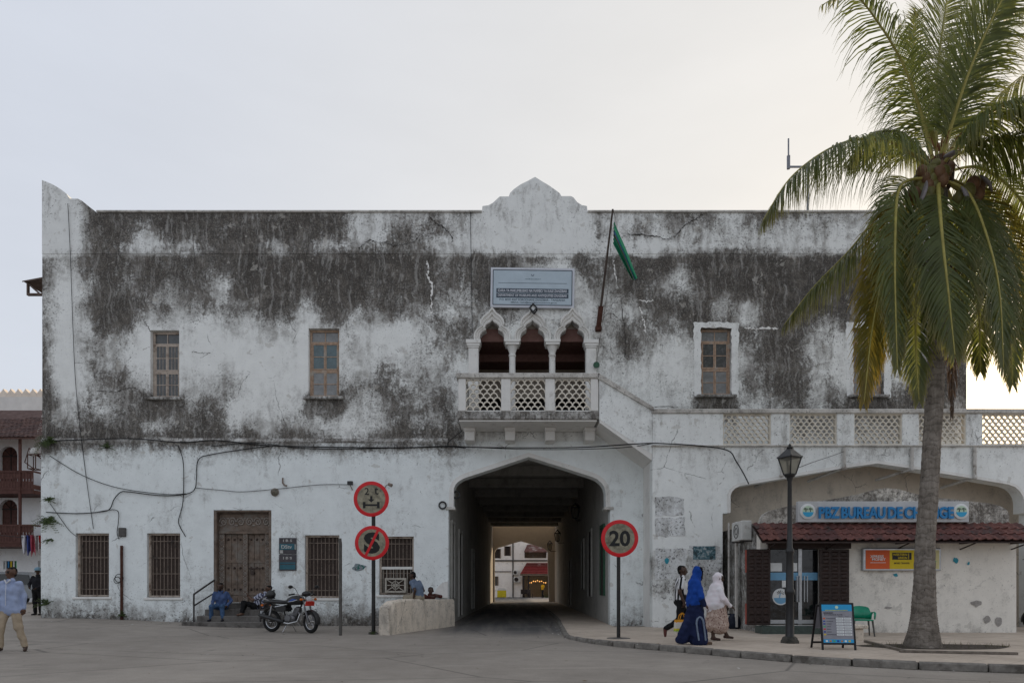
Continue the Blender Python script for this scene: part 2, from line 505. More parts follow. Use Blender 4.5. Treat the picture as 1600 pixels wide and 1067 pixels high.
def plaster(name, white=(.60, .62, .63), amount=1.0, warm=0.0, spots=1.0, use_attr=True, level=.25, streak=1.0, crack=True):
    k = NT(name)
    v = k.pos()
    if use_attr:
        a = k.n('ShaderNodeAttribute'); a.attribute_name = 'grime'; g = a.outputs['Fac']
    else:
        g = k.n('ShaderNodeValue').outputs[0]; g.default_value = level
    warp = k.n('ShaderNodeVectorMath', operation='MULTIPLY_ADD')
    nz = k.n('ShaderNodeTexNoise'); k.l(v, nz.inputs['Vector']); nz.inputs['Scale'].default_value = 1.3; nz.inputs['Detail'].default_value = 5
    k.l(nz.outputs['Color'], warp.inputs[0]); warp.inputs[1].default_value = (.5, .5, .5); k.l(v, warp.inputs[2])
    wv = warp.outputs[0]
    n1 = k.noise(wv, .75, 9, .68)
    n2 = k.noise(wv, 3.6, 8, .72)
    st = k.noise(k.map(wv, (3.2, 3.2, .22)), 1.6, 7, .62)
    fine = k.noise(v, 26, 5, .7)
    sm = k.math('ADD', k.math('MULTIPLY', n1, .34), k.math('MULTIPLY', n2, .30))
    sm = k.math('ADD', sm, k.math('MULTIPLY', st, .22 * streak))
    sm = k.math('ADD', sm, k.math('MULTIPLY', fine, .14))
    mean = (.34 + .30 + .22 * streak + .14) * .5
    gg = k.math('MULTIPLY', g, amount)
    m = k.math('MULTIPLY_ADD', k.math('SUBTRACT', sm, mean), 3.6, gg)
    # small black mould colonies, thickest where the growth is
    pn = k.noise(v, 15, 5, .72)
    pp = k.noise(v, 1.3, 4, .65)
    pm = k.rng(k.math('MULTIPLY_ADD', k.math('SUBTRACT', gg, .45), .26, pn), .575, .61)
    pm = k.math('MULTIPLY', pm, k.rng(pp, .36, .52))
    pm = k.math('MULTIPLY', pm, k.rng(g, .10, .30))
    wd = tuple(c * .90 for c in white)
    base = k.ramp(k.noise(v, 2.2, 6, .7), [(.3, wd), (.62, white)])
    base = k.mix(k.rng(k.noise(v, 7, 5, .7), .52, .75, 0, .25), base, tuple(c * .74 for c in white))
    # soft grey film, then crisp-edged black growth, then pale washed streaks and flecks
    c1 = k.mix(k.rng(m, .24, .95, 0, .80), base, (.190, .176, .158))
    hn = k.math('ADD', k.math('MULTIPLY', k.noise(wv, 2.1, 9, .76), .52), k.math('MULTIPLY', k.noise(k.map(wv, (4, 4, .6)), 2.0, 8, .7), .26 * min(1.4, streak)))
    hn = k.math('ADD', hn, k.math('MULTIPLY', k.noise(v, 9, 7, .75), .26))
    hmean = (.52 + .26 * min(1.4, streak) + .26) * .5
    gvar0 = k.noise(k.map(wv, (5, 5, 1.6)), 3.0, 8, .75)
    hv = k.math('MULTIPLY_ADD', k.math('SUBTRACT', gg, .5), .44, k.math('SUBTRACT', hn, hmean))
    hard = k.math('MULTIPLY', k.rng(hv, .02, .13), k.rng(gvar0, .30, .50, .55, 1.0))
    gvar = k.math('ADD', k.math('MULTIPLY', fine, .55), k.math('MULTIPLY', k.noise(wv, 4.2, 7, .75), .45))
    grime_c = k.ramp(gvar, [(.37, (.022, .018, .015)), (.46, (.060, .051, .043)), (.54, (.125, .110, .094)), (.64, (.26, .24, .215))])
    c2 = k.mix(k.math('MULTIPLY', hard, .90), c1, grime_c)
    c2 = k.mix(k.math('MULTIPLY', pm, .62 * spots), c2, (.040, .037, .034))
    wash = k.math('MULTIPLY', k.rng(k.noise(k.map(wv, (6, 6, .45)), 1.3, 7, .7), .50, .68), k.rng(gg, .40, .75))
    c2 = k.mix(k.math('MULTIPLY', wash, .58), c2, (.40, .39, .37))
    fl = k.math('MULTIPLY', k.rng(k.noise(v, 15, 5, .78), .60, .68), k.rng(gg, .4, .8))
    c2 = k.mix(k.math('MULTIPLY', fl, .45), c2, (.42, .41, .40))
    # patches where the paint has gone and pale or sandy render shows
    pe = k.noise(wv, 2.7, 7, .6)
    pe_m = k.math('MULTIPLY', k.rng(pe, .64, .66), .5)
    c2 = k.mix(pe_m, c2, (.46, .44, .40))
    if warm > 0: c2 = k.mix(warm, c2, (.62, .52, .40), 'MULTIPLY')
    h = k.math('ADD', k.math('MULTIPLY', fine, .35), k.math('MULTIPLY', n2, .5))
    if crack:
        ce = k.vor(k.map(wv, (.42, .42, .42)), 1.0, 'DISTANCE_TO_EDGE')
        cm = k.math('MULTIPLY', k.math('SUBTRACT', 1.0, k.rng(ce, .0, .006)), k.rng(pp, .5, .6))
        c2 = k.mix(k.math('MULTIPLY', cm, .75), c2, (.05, .045, .04))
        h = k.math('SUBTRACT', h, k.math('MULTIPLY', cm, .5))
    h = k.math('SUBTRACT', h, k.math('MULTIPLY', hard, .3))
    k.col(c2); k.rough(.92); k.set(**{'Specular IOR Level': .15})
    k.bump(h, .45, .02)
    MATS[name] = k.m
    return k.m

M_WALL = plaster('upper_plaster', white=(.82, .83, .805))
M_LOW = plaster('lower_whitewash', white=(.80, .84, .835), amount=1.04, spots=1.1)
M_PAR = plaster('parapet_plaster', white=(.78, .79, .77), streak=1.8, amount=1.0, crack=False)
M_TERR = plaster('terrace_plaster', white=(.82, .84, .825), streak=1.5, amount=.9)
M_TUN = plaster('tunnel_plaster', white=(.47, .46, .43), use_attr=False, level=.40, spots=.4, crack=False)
M_CREAM = plaster('cream_plaster', white=(.64, .57, .48), use_attr=False, level=.3, spots=.5)
M_MOULD = plaster('mouldy_plaster', white=(.62, .62, .60), use_attr=False, level=.66, streak=1.6)
M_TRIM = plaster('trim_plaster', white=(.74, .73, .70), use_attr=False, level=.20, spots=.4, crack=False)
M_RAIL = plaster('rail_plaster', white=(.62, .60, .56), use_attr=False, level=.48, crack=False)
M_SCALE = plaster('clay_scale', white=(.72, .67, .58), use_attr=False, level=.18, spots=.3, crack=False)
M_LOWWALL = plaster('yard_wall_plaster', white=(.70, .62, .52), use_attr=False, level=.42, spots=.9)
M_SHOPW = plaster('shop_plaster', white=(.54, .50, .44), use_attr=False, level=.22, spots=.8, crack=False)

simple('frame_wood', (.40, .28, .20), .75, var=.45, scale=12, dirt=.35, dirtc=(.40, .36, .31))
simple('frame_grey', (.46, .39, .33), .75, var=.3, scale=12, dirt=.35, dirtc=(.16, .11, .08))
simple('brown_iron', (.055, .038, .032), .65, var=.3)
simple('bar_iron', (.20, .155, .125), .6, var=.3, dirt=.3)
simple('screen_brown', (.060, .044, .037), .9, var=.3, scale=20)
simple('old_wood', (.155, .115, .088), .7, var=.5, scale=6, dirt=.35, dirtc=(.17, .15, .13))
simple('carved_wood_lit', (.25, .22, .195), .8, var=.45, scale=14, bump=.5, dirt=.2, dirtc=(.05, .04, .035))  # dusty carved wood, lightened so the relief's light and shade sit in the colour
simple('dark_wood', (.030, .016, .013), .5, var=.35, scale=10)
simple('black_iron', (.012, .012, .013), .4, spec=.5, var=.3)
simple('rail_iron', (.035, .03, .03), .6, var=.3)
simple('step_stone', (.14, .13, .12), .9, var=.35, scale=5, dirt=.4)
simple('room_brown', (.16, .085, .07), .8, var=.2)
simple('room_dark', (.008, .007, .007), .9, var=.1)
def glass(name, c, rough=.12):
    k = NT(name); v = k.pos()
    k.col(k.ramp(k.noise(v, 5, 5, .7), [(.35, tuple(x * .6 for x in c)), (.7, c)]))
    k.rough(k.rng(k.noise(v, 9, 4), .4, .7, rough, rough + .25)); k.set(**{'Specular IOR Level': .6, 'IOR': 1.5})
    MATS[name] = k.m; return k.m
glass('dusty_glass', (.085, .088, .088))
glass('curtain_glass', (.26, .265, .265))
glass('teal_glass', (.10, .155, .17))
glass('dark_glass', (.010, .011, .012), .05)
M = MATS

# ================================================================== the main building
bld = thing('building', 'long two-storey white plaster building blackened by mould, with a road tunnel through it', 'building', (0, 0, 0))

def pxpoly(pts, y=0.0): return [(PX(a, y), PZ(b, y)) for a, b in pts]
def rect(x0, x1, y0, y1): return [(x0, y1), (x1, y1), (x1, y0), (x0, y0)]

tun_arch = [(701, 990), (701, 794), (709, 793), (709.5, 764), (712, 758), (716, 753.5), (723, 749), (732, 745.5), (780, 730), (826, 714.7), (874, 729.5),
            (924, 745.5), (932, 749), (939, 755), (943.5, 761.5), (945.5, 769), (946, 793), (953, 794), (953, 990)]
low_win = [(120, 172, 833, 932), (231, 283, 833, 933), (477, 531, 836, 934), (593, 647, 838, 929)]
up_win = [(235, 280, 516, 621), (482, 530, 513, 620), (1095, 1143, 512, 617), (1333, 1381, 512, 617)]
door_px = (335, 425, 797, 941)
Z_LEDGE = PZ(690)
xl, xr = PX(66), PX(1510)

holes = [pxpoly(rect(a, b, c, d)) for a, b, c, d in low_win] + [pxpoly(rect(*door_px))]
tz = pxpoly(tun_arch); tz = [(x, max(z, -.1)) for x, z in tz]
zb = -.1
outer = [(xl, zb), (tz[0][0], zb)] + tz[1:-1] + [(tz[-1][0], zb), (xr, zb), (xr, Z_LEDGE), (xl, Z_LEDGE)]
lowwall = wall_sheet('lower_wall', M_LOW, bld, outer, holes, -.06, .45, .3, grime_main, [.26, .26, .26, .26, .34], seed=1)

# loggia opening with three trefoil arches
A_IN = [(18, 0), (19, 4.5), (18.4, 9), (15.5, 13.5), (10.6, 16.3), (9.2, 17.8), (11.2, 21), (10, 24.2), (6.6, 26.6), (3, 28.6), (0, 32)]
A_OUT = [(28.2, 0), (29, 5.5), (27.4, 12), (24, 17), (19.6, 20.4), (16.8, 22), (19.2, 26.5), (18, 32), (13.6, 37.6), (6.5, 43), (0, 52)]
AC = [(769, 533), (832, 533), (894, 533)]
def arch_half(cur, cx, cy):
    left = [(cx - dx, cy - dy) for dx, dy in cur]
    right = [(cx + dx, cy - dy) for dx, dy in cur[-2::-1]]
    return left + right
log = [(745, 641), (745, 533)]
for cx, cy in AC: log += arch_half(A_IN, cx, cy)
log += [(919, 533), (919, 641)]
holes = [pxpoly(rect(a, b, c, d)) for a, b, c, d in up_win] + [pxpoly(log)]
Z_PAR = PZ(397)
outer = [(xl, Z_LEDGE), (xr, Z_LEDGE), (xr, Z_PAR), (xl, Z_PAR)]
wall_sheet('upper_wall', M_WALL, bld, outer, holes, 0, .45, .2, grime_main, [.24, .24, .24, .24, .30], seed=2)

par = [(66, 397), (1510, 397), (1510, 330.5), (918, 330.5), (917, 322.5), (909, 321), (902, 316.5), (896, 309), (892, 307), (877, 307), (875, 303), (868, 297.5),
       (858, 290.5), (847, 284), (836, 277), (826, 282.5), (813, 289), (803, 296), (797, 302), (795, 307.5), (781, 307.5), (776, 312), (770, 317.5), (763, 321.5), (754, 322.5), (753, 331),
       (152, 333), (147, 329), (141, 324.5), (135, 319.5), (128, 314), (122, 311), (109, 311), (104, 303), (95, 296), (84, 289.5), (74, 285), (66, 282)]
wall_sheet('parapet', M_PAR, bld, pxpoly(par), [], -.014, .38, .3, grime_main, seed=3)
cop = MB()
for a, b in ((152, 753), (918, 1511)):
    cop.box(PX(a), PX(b), -.07, .38, PZ(333), PZ(330), ch=.01)
cop.build('coping', M_RAIL, bld)
led = MB(); led.prism([(-.13, 0), (-.005, .16), (-.005, 0)], 0, 1)
lm = MB()
for a, b in ((66, 700),):
    vs = [(PX(a), -.085, Z_LEDGE - .01), (PX(b), -.085, Z_LEDGE - .01), (PX(b), .0, Z_LEDGE + .12), (PX(a), .0, Z_LEDGE + .12), (PX(a), -.06, Z_LEDGE - .06), (PX(b), -.06, Z_LEDGE - .06)]
    lm.add(vs, [(0, 1, 2, 3), (4, 5, 1, 0)])
lm.build('ledge', M_MOULD, bld)

# closed body behind the facade (keeps the rooms dark and the low sun out)
b = MB()
b.box(xl, -2.75, .42, 31, -.1, 12.9)
b.box(3.95, xr, .42, 31, -.1, 12.9)
b.box(-2.75, 3.95, 3.2, 31, 7.0, 12.9)
b.box(-2.75, 3.95, .42, 3.2, 10.2, 12.9)
b.build('body', M_CREAM, bld)
rf = MB(); rf.box(xl + .1, xr - .1, .35, 31.2, 12.9, 13.05); rf.build('roof', M_RAIL, bld)

# loggia room
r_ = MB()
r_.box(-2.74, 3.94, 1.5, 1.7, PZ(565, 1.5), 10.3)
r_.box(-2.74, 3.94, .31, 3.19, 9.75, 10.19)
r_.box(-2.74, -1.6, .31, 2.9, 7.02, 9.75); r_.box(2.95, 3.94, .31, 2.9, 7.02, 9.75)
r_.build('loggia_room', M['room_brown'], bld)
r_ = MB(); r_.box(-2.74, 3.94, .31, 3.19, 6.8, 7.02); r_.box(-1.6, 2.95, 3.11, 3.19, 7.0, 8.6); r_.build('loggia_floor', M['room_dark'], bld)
fan = MB()
fc = Vector((PX(835, 1.5), 1.5, PZ(530, 1.5)))
fan.tube([fc, fc + Vector((0, 0, .55))], .02, 8); fan.lathe([(.01, -.05), (.09, -.04), (.1, .03), (.03, .06)], 12, Matrix.Translation(fc))
for k in range(3):
    a = .35 + k * 2.094
    d = Vector((math.cos(a), math.sin(a), .02))
    s_ = Vector((-math.sin(a), math.cos(a), .15)) * .06
    fan.add([fc + d * .1 - s_, fc + d * .6 - s_, fc + d * .6 + s_, fc + d * .1 + s_], [(0, 1, 2, 3)])
fo = fan.build('ceiling_fan', M['room_dark']); rehome(fo, fc + Vector((0, 0, .55))); tag(fo, 'dark ceiling fan inside the middle trefoil arch of the loggia', 'fan')

zf_col = PZ(641)
# archivolts, columns
PROF = [(0, .02), (0, -.05), (.12, -.075), (.26, -.05), (.36, -.05), (.42, -.10), (.56, -.115), (.62, -.085), (.7, -.085), (.76, -.14), (.92, -.15), (1, -.12), (1, .0)]
for cx, cy in AC:
    ci = pxpoly(arch_half(A_IN, cx, cy)); co = pxpoly(arch_half(A_OUT, cx, cy))
    vs = []; n = len(PROF)
    for (x0, z0), (x1, z1) in zip(ci, co):
        for t, yy in PROF: vs.append((x0 + (x1 - x0) * t, yy, z0 + (z1 - z0) * t))
    fs = [(i * n + j, (i + 1) * n + j, (i + 1) * n + j + 1, i * n + j + 1) for i in range(len(ci) - 1) for j in range(n - 1)]
    a = MB(); a.add(vs, fs); a.build('arch_moulding', M_TRIM, bld, smooth=40)
zc, zf = PZ(533), zf_col
for i, cx in enumerate((740, 800.5, 863, 923)):
    x = PX(cx)
    c = MB()
    if i in (0, 3):
        c.box(x - .17, x + .17, -.13, .24, zf, zc - .27, ch=.02)
        for q, (hw, z0, z1) in enumerate(((.19, .27, .21), (.22, .21, .13), (.25, .13, .0))):
            c.box(x - hw, x + hw, -.15 - .02 * q, .25, zc - z0, zc - z1, ch=.012)
    else:
        T = Matrix.Translation((x, .06, 0))
        c.lathe([(.14, zf), (.14, zf + .08), (.11, zf + .12), (.105, zc - .52), (.125, zc - .50), (.125, zc - .46), (.10, zc - .44), (.11, zc - .38), (.15, zc - .27), (.20, zc - .17)], 14, T)
        c.box(x - .235, x + .235, -.17, .27, zc - .17, zc - .09, ch=.012)
        c.box(x - .265, x + .265, -.19, .28, zc - .088, zc + .0, ch=.012)
    c.build('column', M_TRIM, bld)

# ---- upper casement windows
def upper_window(px0, px1, py0, py1, wood, gl, gl2, curtain):
    y0 = .16
    x0, x1 = PX(px0, 0) + .004, PX(px1, 0) - .004
    z1, z0 = PZ(py0, 0) - .004, PZ(py1, 0) + .004
    W, H = x1 - x0, z1 - z0
    f = MB(); t = .075
    f.box(x0, x0 + t, y0, y0 + .09, z0, z1, ch=.008); f.box(x1 - t, x1, y0, y0 + .09, z0, z1, ch=.008)
    f.box(x0 + t, x1 - t, y0, y0 + .09, z1 - t, z1, ch=.008); f.box(x0 + t, x1 - t, y0, y0 + .09, z0, z0 + .05, ch=.008)
    zt = z0 + H * .815
    zm = z0 + H * .40
    f.box(x0 + t, x1 - t, y0 + .002, y0 + .088, zt - .03, zt + .03, ch=.006)
    f.box(x0 + t, x1 - t, y0 + .002, y0 + .088, zm - .028, zm + .028, ch=.006)
    xm = (x0 + x1) / 2
    f.box(xm - .014, xm + .014, y0 + .02, y0 + .07, zt + .03, z1 - t)
    win = f.build('window', wood, bld)
    s_ = MB(); s_.box(x0 - .16, x1 + .16, -.12, y0 + .03, z0 - .10, z0 - .005, ch=.02); s_.build('sill', M_MOULD, win)
    for a, b in ((x0 + t, xm - .014), (xm + .014, x1 - t)):
        p = MB(); p.box(a, b, y0 + .04, y0 + .048, zt + .03, z1 - t); p.build('pane', gl2, win)
    for side, (a, b) in enumerate(((x0 + t + .003, xm - .004), (xm + .004, x1 - t - .003))):
        for lo, hi, g in ((z0 + .053, zm - .031, gl2 if curtain else gl), (zm + .031, zt - .033, gl)):
            c = MB(); q = .042
            c.box(a, a + q, y0 - .008, y0 + .04, lo, hi, ch=.005); c.box(b - q, b, y0 - .008, y0 + .04, lo, hi, ch=.005)
            c.box(a + q, b - q, y0 - .006, y0 + .038, lo, lo + q); c.box(a + q, b - q, y0 - .006, y0 + .038, hi - q, hi)
            mid = (lo + hi) / 2
            c.box(a + q, b - q, y0, y0 + .035, mid - .013, mid + .013)
            c.build('casement', wood, win)
            for l2, h2 in ((lo + q, mid - .013), (mid + .013, hi - q)):
                p = MB(); p.box(a + q, b - q, y0 + .012, y0 + .018, l2, h2); p.build('pane', g, win)
            if not curtain:
                br = MB()
                for u in (.33, .67):
                    xx = a + q + (b - a - 2 * q) * u
                    br.tube([(xx, y0 + .009, lo + q), (xx, y0 + .009, hi - q)], .009, 6)
                br.build('bar', M['frame_grey'], win)
    return win
upper_window(*up_win[0], M['frame_grey'], M['dusty_glass'], M['dusty_glass'], False)
upper_window(*up_win[1], M['frame_wood'], M['teal_glass'], M['curtain_glass'], True)
upper_window(*up_win[2], M['frame_wood'], M['dusty_glass'], M['curtain_glass'], True)
upper_window(*up_win[3], M['frame_wood'], M['dusty_glass'], M['curtain_glass'], True)
# curtains behind the fourth and third windows' glass are part of the glass material

M_SURR = plaster('surround_plaster', white=(.80, .81, .79), use_attr=False, level=.33, spots=1.0, crack=False)
def ragged(pts, amp, st=.12, seed=0):
    rd = random.Random(seed); out = []
    for x, z in subdiv(pts, st): out.append((x + rd.uniform(-amp, amp), z + rd.uniform(-amp, amp)))
    return out
for (a, b_, c, d_), ex in ((up_win[2], 11), (up_win[3], 11)):
    for k_, (q0, q1, q2, q3) in enumerate(((a - ex, a + .1, c - 7, d_ + 2), (b_ - .1, b_ + ex, c - 7, d_ + 4), (a - ex + 1, b_ + ex - 1, c - 8, c + .1))):
        m_ = MB(); m_.prism(ragged(pxpoly([(q0, q3), (q1, q3), (q1, q2), (q0, q2)]), .028, seed=k_), -.008 - .002 * k_, .004); m_.build('whitewashed_surround', M_SURR, bld)
def scar(name, pts, w_, mat, y, seed):
    rd = random.Random(seed); cur = catmull([(PX(a), PZ(b_)) for a, b_ in pts], 9); m_ = MB(); L_ = []; R_ = []
    for i, (x, z) in enumerate(cur):
        x += rd.uniform(-.03, .03); z += rd.uniform(-.03, .03); h_ = w_ * rd.uniform(.08, 1.0) ** 1.6 * (.3 if i in (0, len(cur) - 1) else 1)
        t = Vector((cur[min(i + 1, len(cur) - 1)][0] - cur[max(i - 1, 0)][0], cur[min(i + 1, len(cur) - 1)][1] - cur[max(i - 1, 0)][1])).normalized()
        L_.append((x - t.y * h_, y, z + t.x * h_)); R_.append((x + t.y * h_, y, z - t.x * h_))
    n_ = len(cur); m_.add(L_ + R_ + [(p[0], y + .012, p[2]) for p in L_] + [(p[0], y + .012, p[2]) for p in R_], [(i, i + 1, n_ + i + 1, n_ + i) for i in range(n_ - 1)] + [(i, 2 * n_ + i, 2 * n_ + i + 1, i + 1) for i in range(n_ - 1)] + [(n_ + i, n_ + i + 1, 3 * n_ + i + 1, 3 * n_ + i) for i in range(n_ - 1)])
    m_.build(name, mat, bld)
simple('fresh_plaster', (.80, .79, .76), .9, var=.15, scale=10); simple('crack_dark', (.035, .03, .027), .95, var=.3)
for i, pts in enumerate(([(667, 408), (669, 420), (668, 432), (674, 445), (674, 470), (675, 492)], [(1000, 480), (1004, 495), (1007, 505), (1009, 521)], [(1163, 512), (1180, 514), (1200, 513), (1217, 514)], [(997, 470), (1012, 471), (1020, 470)], [(958, 405), (960, 425), (965, 450)])): scar('plaster_repair', pts, .05 if i < 3 else .032, M['fresh_plaster'], -.008, i)
for i, (pts, y_) in enumerate((([(560, 390), (567, 384), (577, 377), (590, 379), (604, 380), (615, 385), (640, 381), (655, 372)], -.05), ([(672, 340), (682, 350), (695, 358), (705, 370), (706, 380)], -.05), ([(1098, 335), (1085, 345), (1070, 352), (1062, 362), (1050, 372), (1040, 374), (1020, 370), (980, 366)], -.05), ([(225, 500), (232, 512), (236, 518)], -.012), ([(970, 470), (976, 520), (977, 560)], -.012), ([(1008, 640), (1030, 634), (1060, 636)], -.012), ([(150, 610), (180, 612), (200, 606), (215, 608)], -.012), ([(300, 549), (312, 552), (330, 551)], -.008))): scar('crack', pts, .011 if i > 2 else .020, M['crack_dark'], y_, 20 + i)

# ---- barred ground-floor windows
simple('guard_cream', (.42, .39, .34), .8, var=.3, scale=10, dirt=.3, dirtc=(.2, .17, .14))
def barred_window(px0, px1, py0, py1, ac=False):
    y0 = .06
    x0, x1 = PX(px0) + .004, PX(px1) - .004
    z1, z0 = PZ(py0) - .004, PZ(py1) + .004
    f = MB(); t = .06
    f.box(x0, x0 + t, y0 - .02, y0 + .1, z0, z1, ch=.008); f.box(x1 - t, x1, y0 - .02, y0 + .1, z0, z1, ch=.008)
    f.box(x0 + t, x1 - t, y0 - .02, y0 + .1, z1 - t, z1, ch=.008); f.box(x0 + t, x1 - t, y0 - .02, y0 + .1, z0, z0 + t, ch=.008)
    win = f.build('window', M['frame_grey'], bld)
    s_ = MB(); s_.box(x0 - .10, x1 + .10, -.11, y0 + .05, z0 - .09, z0 - .004, ch=.015); s_.build('sill', M_TRIM, win)
    p = MB(); p.box(x0 + t, x1 - t, y0 + .085, y0 + .098, z0 + t, z1 - t); p.build('screen', M['screen_brown'], win)
    bm = M['bar_iron']
    n = 8
    me = None
    for i in range(n):
        xx = x0 + t + (x1 - x0 - 2 * t) * (i + .5) / n
        if me is None:
            m_ = MB(); m_.box(-.011, .011, -.008, .008, 0, z1 - z0 - 2 * t); me = m_.mesh('bar', mats=(bm,))
        piece('bar', me, win, (xx, y0 + .045, z0 + t))
    m_ = MB(); m_.box(0, x1 - x0 - 2 * t, -.005, .005, -.013, .013); me2 = m_.mesh('crossbar', mats=(bm,))
    for u in (.12, .37, .62, .88): piece('crossbar', me2, win, (x0 + t, y0 + .032, z0 + (z1 - z0) * u))
    if ac:
        m_ = MB(); m_.box(x0 + t, x1 - t, y0 - .01, y0 + .06, PZ(889), PZ(885)); m_.build('rail', M_TRIM, win)
        # ornamental guard round the window air conditioner
        wht = M['guard_cream']
        gx0, gx1, gz0, gz1 = PX(604), PX(634), PZ(924), PZ(904)
        gd = MB()
        for a in (0, 1):
            xx = (gx0, gx1)[a]; gd.box(xx - .03, xx + .03, -.16, .05, gz0 - .03, gz1 + .03)
        for zz in (gz0, gz1): gd.box(gx0 + .03, gx1 - .03, -.158, .048, zz - .03, zz + .03)
        cx, cz = (gx0 + gx1) / 2, (gz0 + gz1) / 2
        for dx, dz in ((gx1 - gx0, gz1 - gz0), (gx1 - gx0, gz0 - gz1), (gx1 - gx0, 0), (0, gz1 - gz0)):
            gd.tube([(cx - dx / 2, -.14, cz - dz / 2), (cx + dx / 2, -.14, cz + dz / 2)], .014, 6)
        gd.torus((cx, -.14, cz), .13, .014, 'y', 16, 6); gd.torus((cx, -.14, cz), .06, .012, 'y', 12, 6)
        for u in np.linspace(x0 + t + .05, x1 - t - .05, 9): gd.box(u - .008, u + .008, y0 - .02, y0 - .008, z0 + t, PZ(889))
        gd.build('air_conditioner_guard', wht, win)
        ab = MB(); ab.box(gx0 + .04, gx1 - .04, -.10, .05, gz0 + .02, gz1 - .02); ab.build('air_conditioner', M['screen_brown'], win)
    return win
for i, wpx in enumerate(low_win): barred_window(*wpx, ac=(i == 3))

# ---- carved double door
def carved_door():
    y = .18
    x0, x1 = PX(335) + .005, PX(425) - .005
    z1, z0 = PZ(797) - .005, PZ(941)
    fr = MB()
    fr.box(x0, x0 + .09, -.05, y + .1, z0, z1, ch=.01); fr.box(x1 - .09, x1, -.05, y + .1, z0, z1, ch=.01)
    fr.box(x0 + .09, x1 - .09, -.048, y + .1, z1 - .06, z1, ch=.01)
    d = fr.build('door', M['old_wood'], bld, label='carved wooden double door with studs')
    a0, a1 = x0 + .09, x1 - .09
    zt = z1 - .06; zl = PZ(829)
    # lintel with scrollwork
    li = MB()
    li.box(a0, a1, y - .02, y + .1, zl, zt, ch=.01)
    li.box(a0 - .0, a1, y - .10, y - .02, zl - .10, zl + .0, ch=.015); li.box(a0, a1, y - .07, y - .02, zt - .05, zt, ch=.01)
    li.build('carved_lintel', M['old_wood'], d); li = MB()
    cz = (zl + zt) / 2; w_ = a1 - a0
    for i in range(6):
        cx = a0 + w_ * (i + .5) / 6; sgn = 1 if i % 2 else -1
        pts = []
        for t in np.linspace(0, 3.3 * math.pi, 26):
            rr = .13 * (1 - t / (3.6 * math.pi)); pts.append((cx + sgn * rr * math.cos(t), y - .03, cz + rr * 1.25 * math.sin(t)))
        li.tube(pts, .024, 6)
    for i in range(7):
        cx = a0 + w_ * i / 6
        li.ell((min(max(cx, a0 + .05), a1 - .05), y - .025, cz + (.12 if i % 2 else -.12)), (.055, .02, .035), 8, 6)
    li.build('scrollwork', M['carved_wood_lit'], d)  # paler than the board behind: painted contrast stands in for shading
    def carved_post(xc, hw, za, zb_, nm):
        m_ = MB(); m_.box(xc - hw, xc + hw, y - .06, y + .08, za, zb_, ch=.012); pst = m_.build(nm, M['old_wood'], d)
        m_ = MB()
        n = int((zb_ - za) / (hw * 2.0))
        for i in range(n):
            zz = za + (zb_ - za) * (i + .5) / n
            m_.torus((xc, y - .062, zz), hw * .60, hw * .16, 'y', 10, 5)
            m_.ell((xc, y - .065, zz), (hw * .3, .025, hw * .3), 8, 6)
            for sx in (-1, 1): m_.ell((xc + sx * hw * .65, y - .06, zz + hw), (hw * .22, .02, hw * .35), 6, 5)
        m_.build('relief', M['carved_wood_lit'], d)
    zh = zl - .10
    carved_post(a0 + .10, .10, z0, zh, 'carved_post'); carved_post(a1 - .10, .10, z0, zh, 'carved_post')
    xm = (a0 + a1) / 2 + .02
    carved_post(xm, .085, z0, zh - .0, 'centre_post')
    stud = MB(); stud.lathe([(.04, 0), (.036, .025), (.018, .05), (.004, .058)], 10, Matrix.Rotation(R(90), 4, 'X')); sm = stud.mesh('stud', smooth=True, mats=(M['brown_iron'],))
    for la, lb in ((a0 + .20, xm - .085), (xm + .085, a1 - .20)):
        n = 3; ww = (lb - la) / n
        for i in range(n):
            p = MB(); p.box(la + i * ww + .004, la + (i + 1) * ww - .004, y + .01 + .006 * (i % 2), y + .07, z0, zh, ch=.008)
            p.build('plank', M['old_wood'], d)
        for zz in (z0 + .3, z0 + (zh - z0) * .60):
            bt = MB(); bt.box(la, lb, y - .005, y + .012, zz - .05, zz + .05, ch=.006); bt.build('batten', M['old_wood'], d)
        for zz in (zh - .18, z0 + (zh - z0) * .60 - .22, z0 + .45):
            for i in range(n): piece('stud', sm, d, (la + (i + .5) * ww, y + .008, zz))
    lk = MB(); lx = xm + .24; lz = z0 + (zh - z0) * .5
    lk.box(lx - .22, lx + .25, y - .03, y + .01, lz - .02, lz + .02); lk.torus((lx, y - .05, lz - .08), .06, .014, 'y', 12, 6); lk.box(lx - .05, lx + .05, y - .06, y, lz - .22, lz - .1, ch=.01)
    lk.build('hasp', M['brown_iron'], d)
carved_door()

# ---- balcony with clay-scale balustrade
YB = -1.5
bal = MB()
bx0, bx1 = PX(714, YB), PX(936, YB)
zs0, zs1 = PZ(655, YB), PZ(642, YB)
bal.box(bx0, bx1, YB, .02, zs0, zs1, ch=.025)
balc = bal.build('balcony', M_MOULD, bld)
so = MB(); so.box(bx0 + .06, bx1 - .06, YB + .06, -.055, zs0 - .05, zs0 - .001); so.build('soffit', M_TRIM, balc)
rl = MB(); zr0, zr1 = PZ(591, YB), PZ(583, YB)
rl.box(bx0 - .02, bx1, YB - .05, YB + .27, zr0, zr1, ch=.02); rl.box(bx0 - .02, bx0 + .28, YB + .275, .0, zr0 + .002, zr1 - .002, ch=.02)
rl.build('rail', M_RAIL, balc)
piers = [(716, 728), (783, 798), (852, 867), (923, 935)]
for a, b in piers:
    p = MB(); p.box(PX(a, YB), PX(b, YB), YB + .0, YB + .22, zs1, zr0, ch=.02); p.build('pier', M_TRIM, balc)
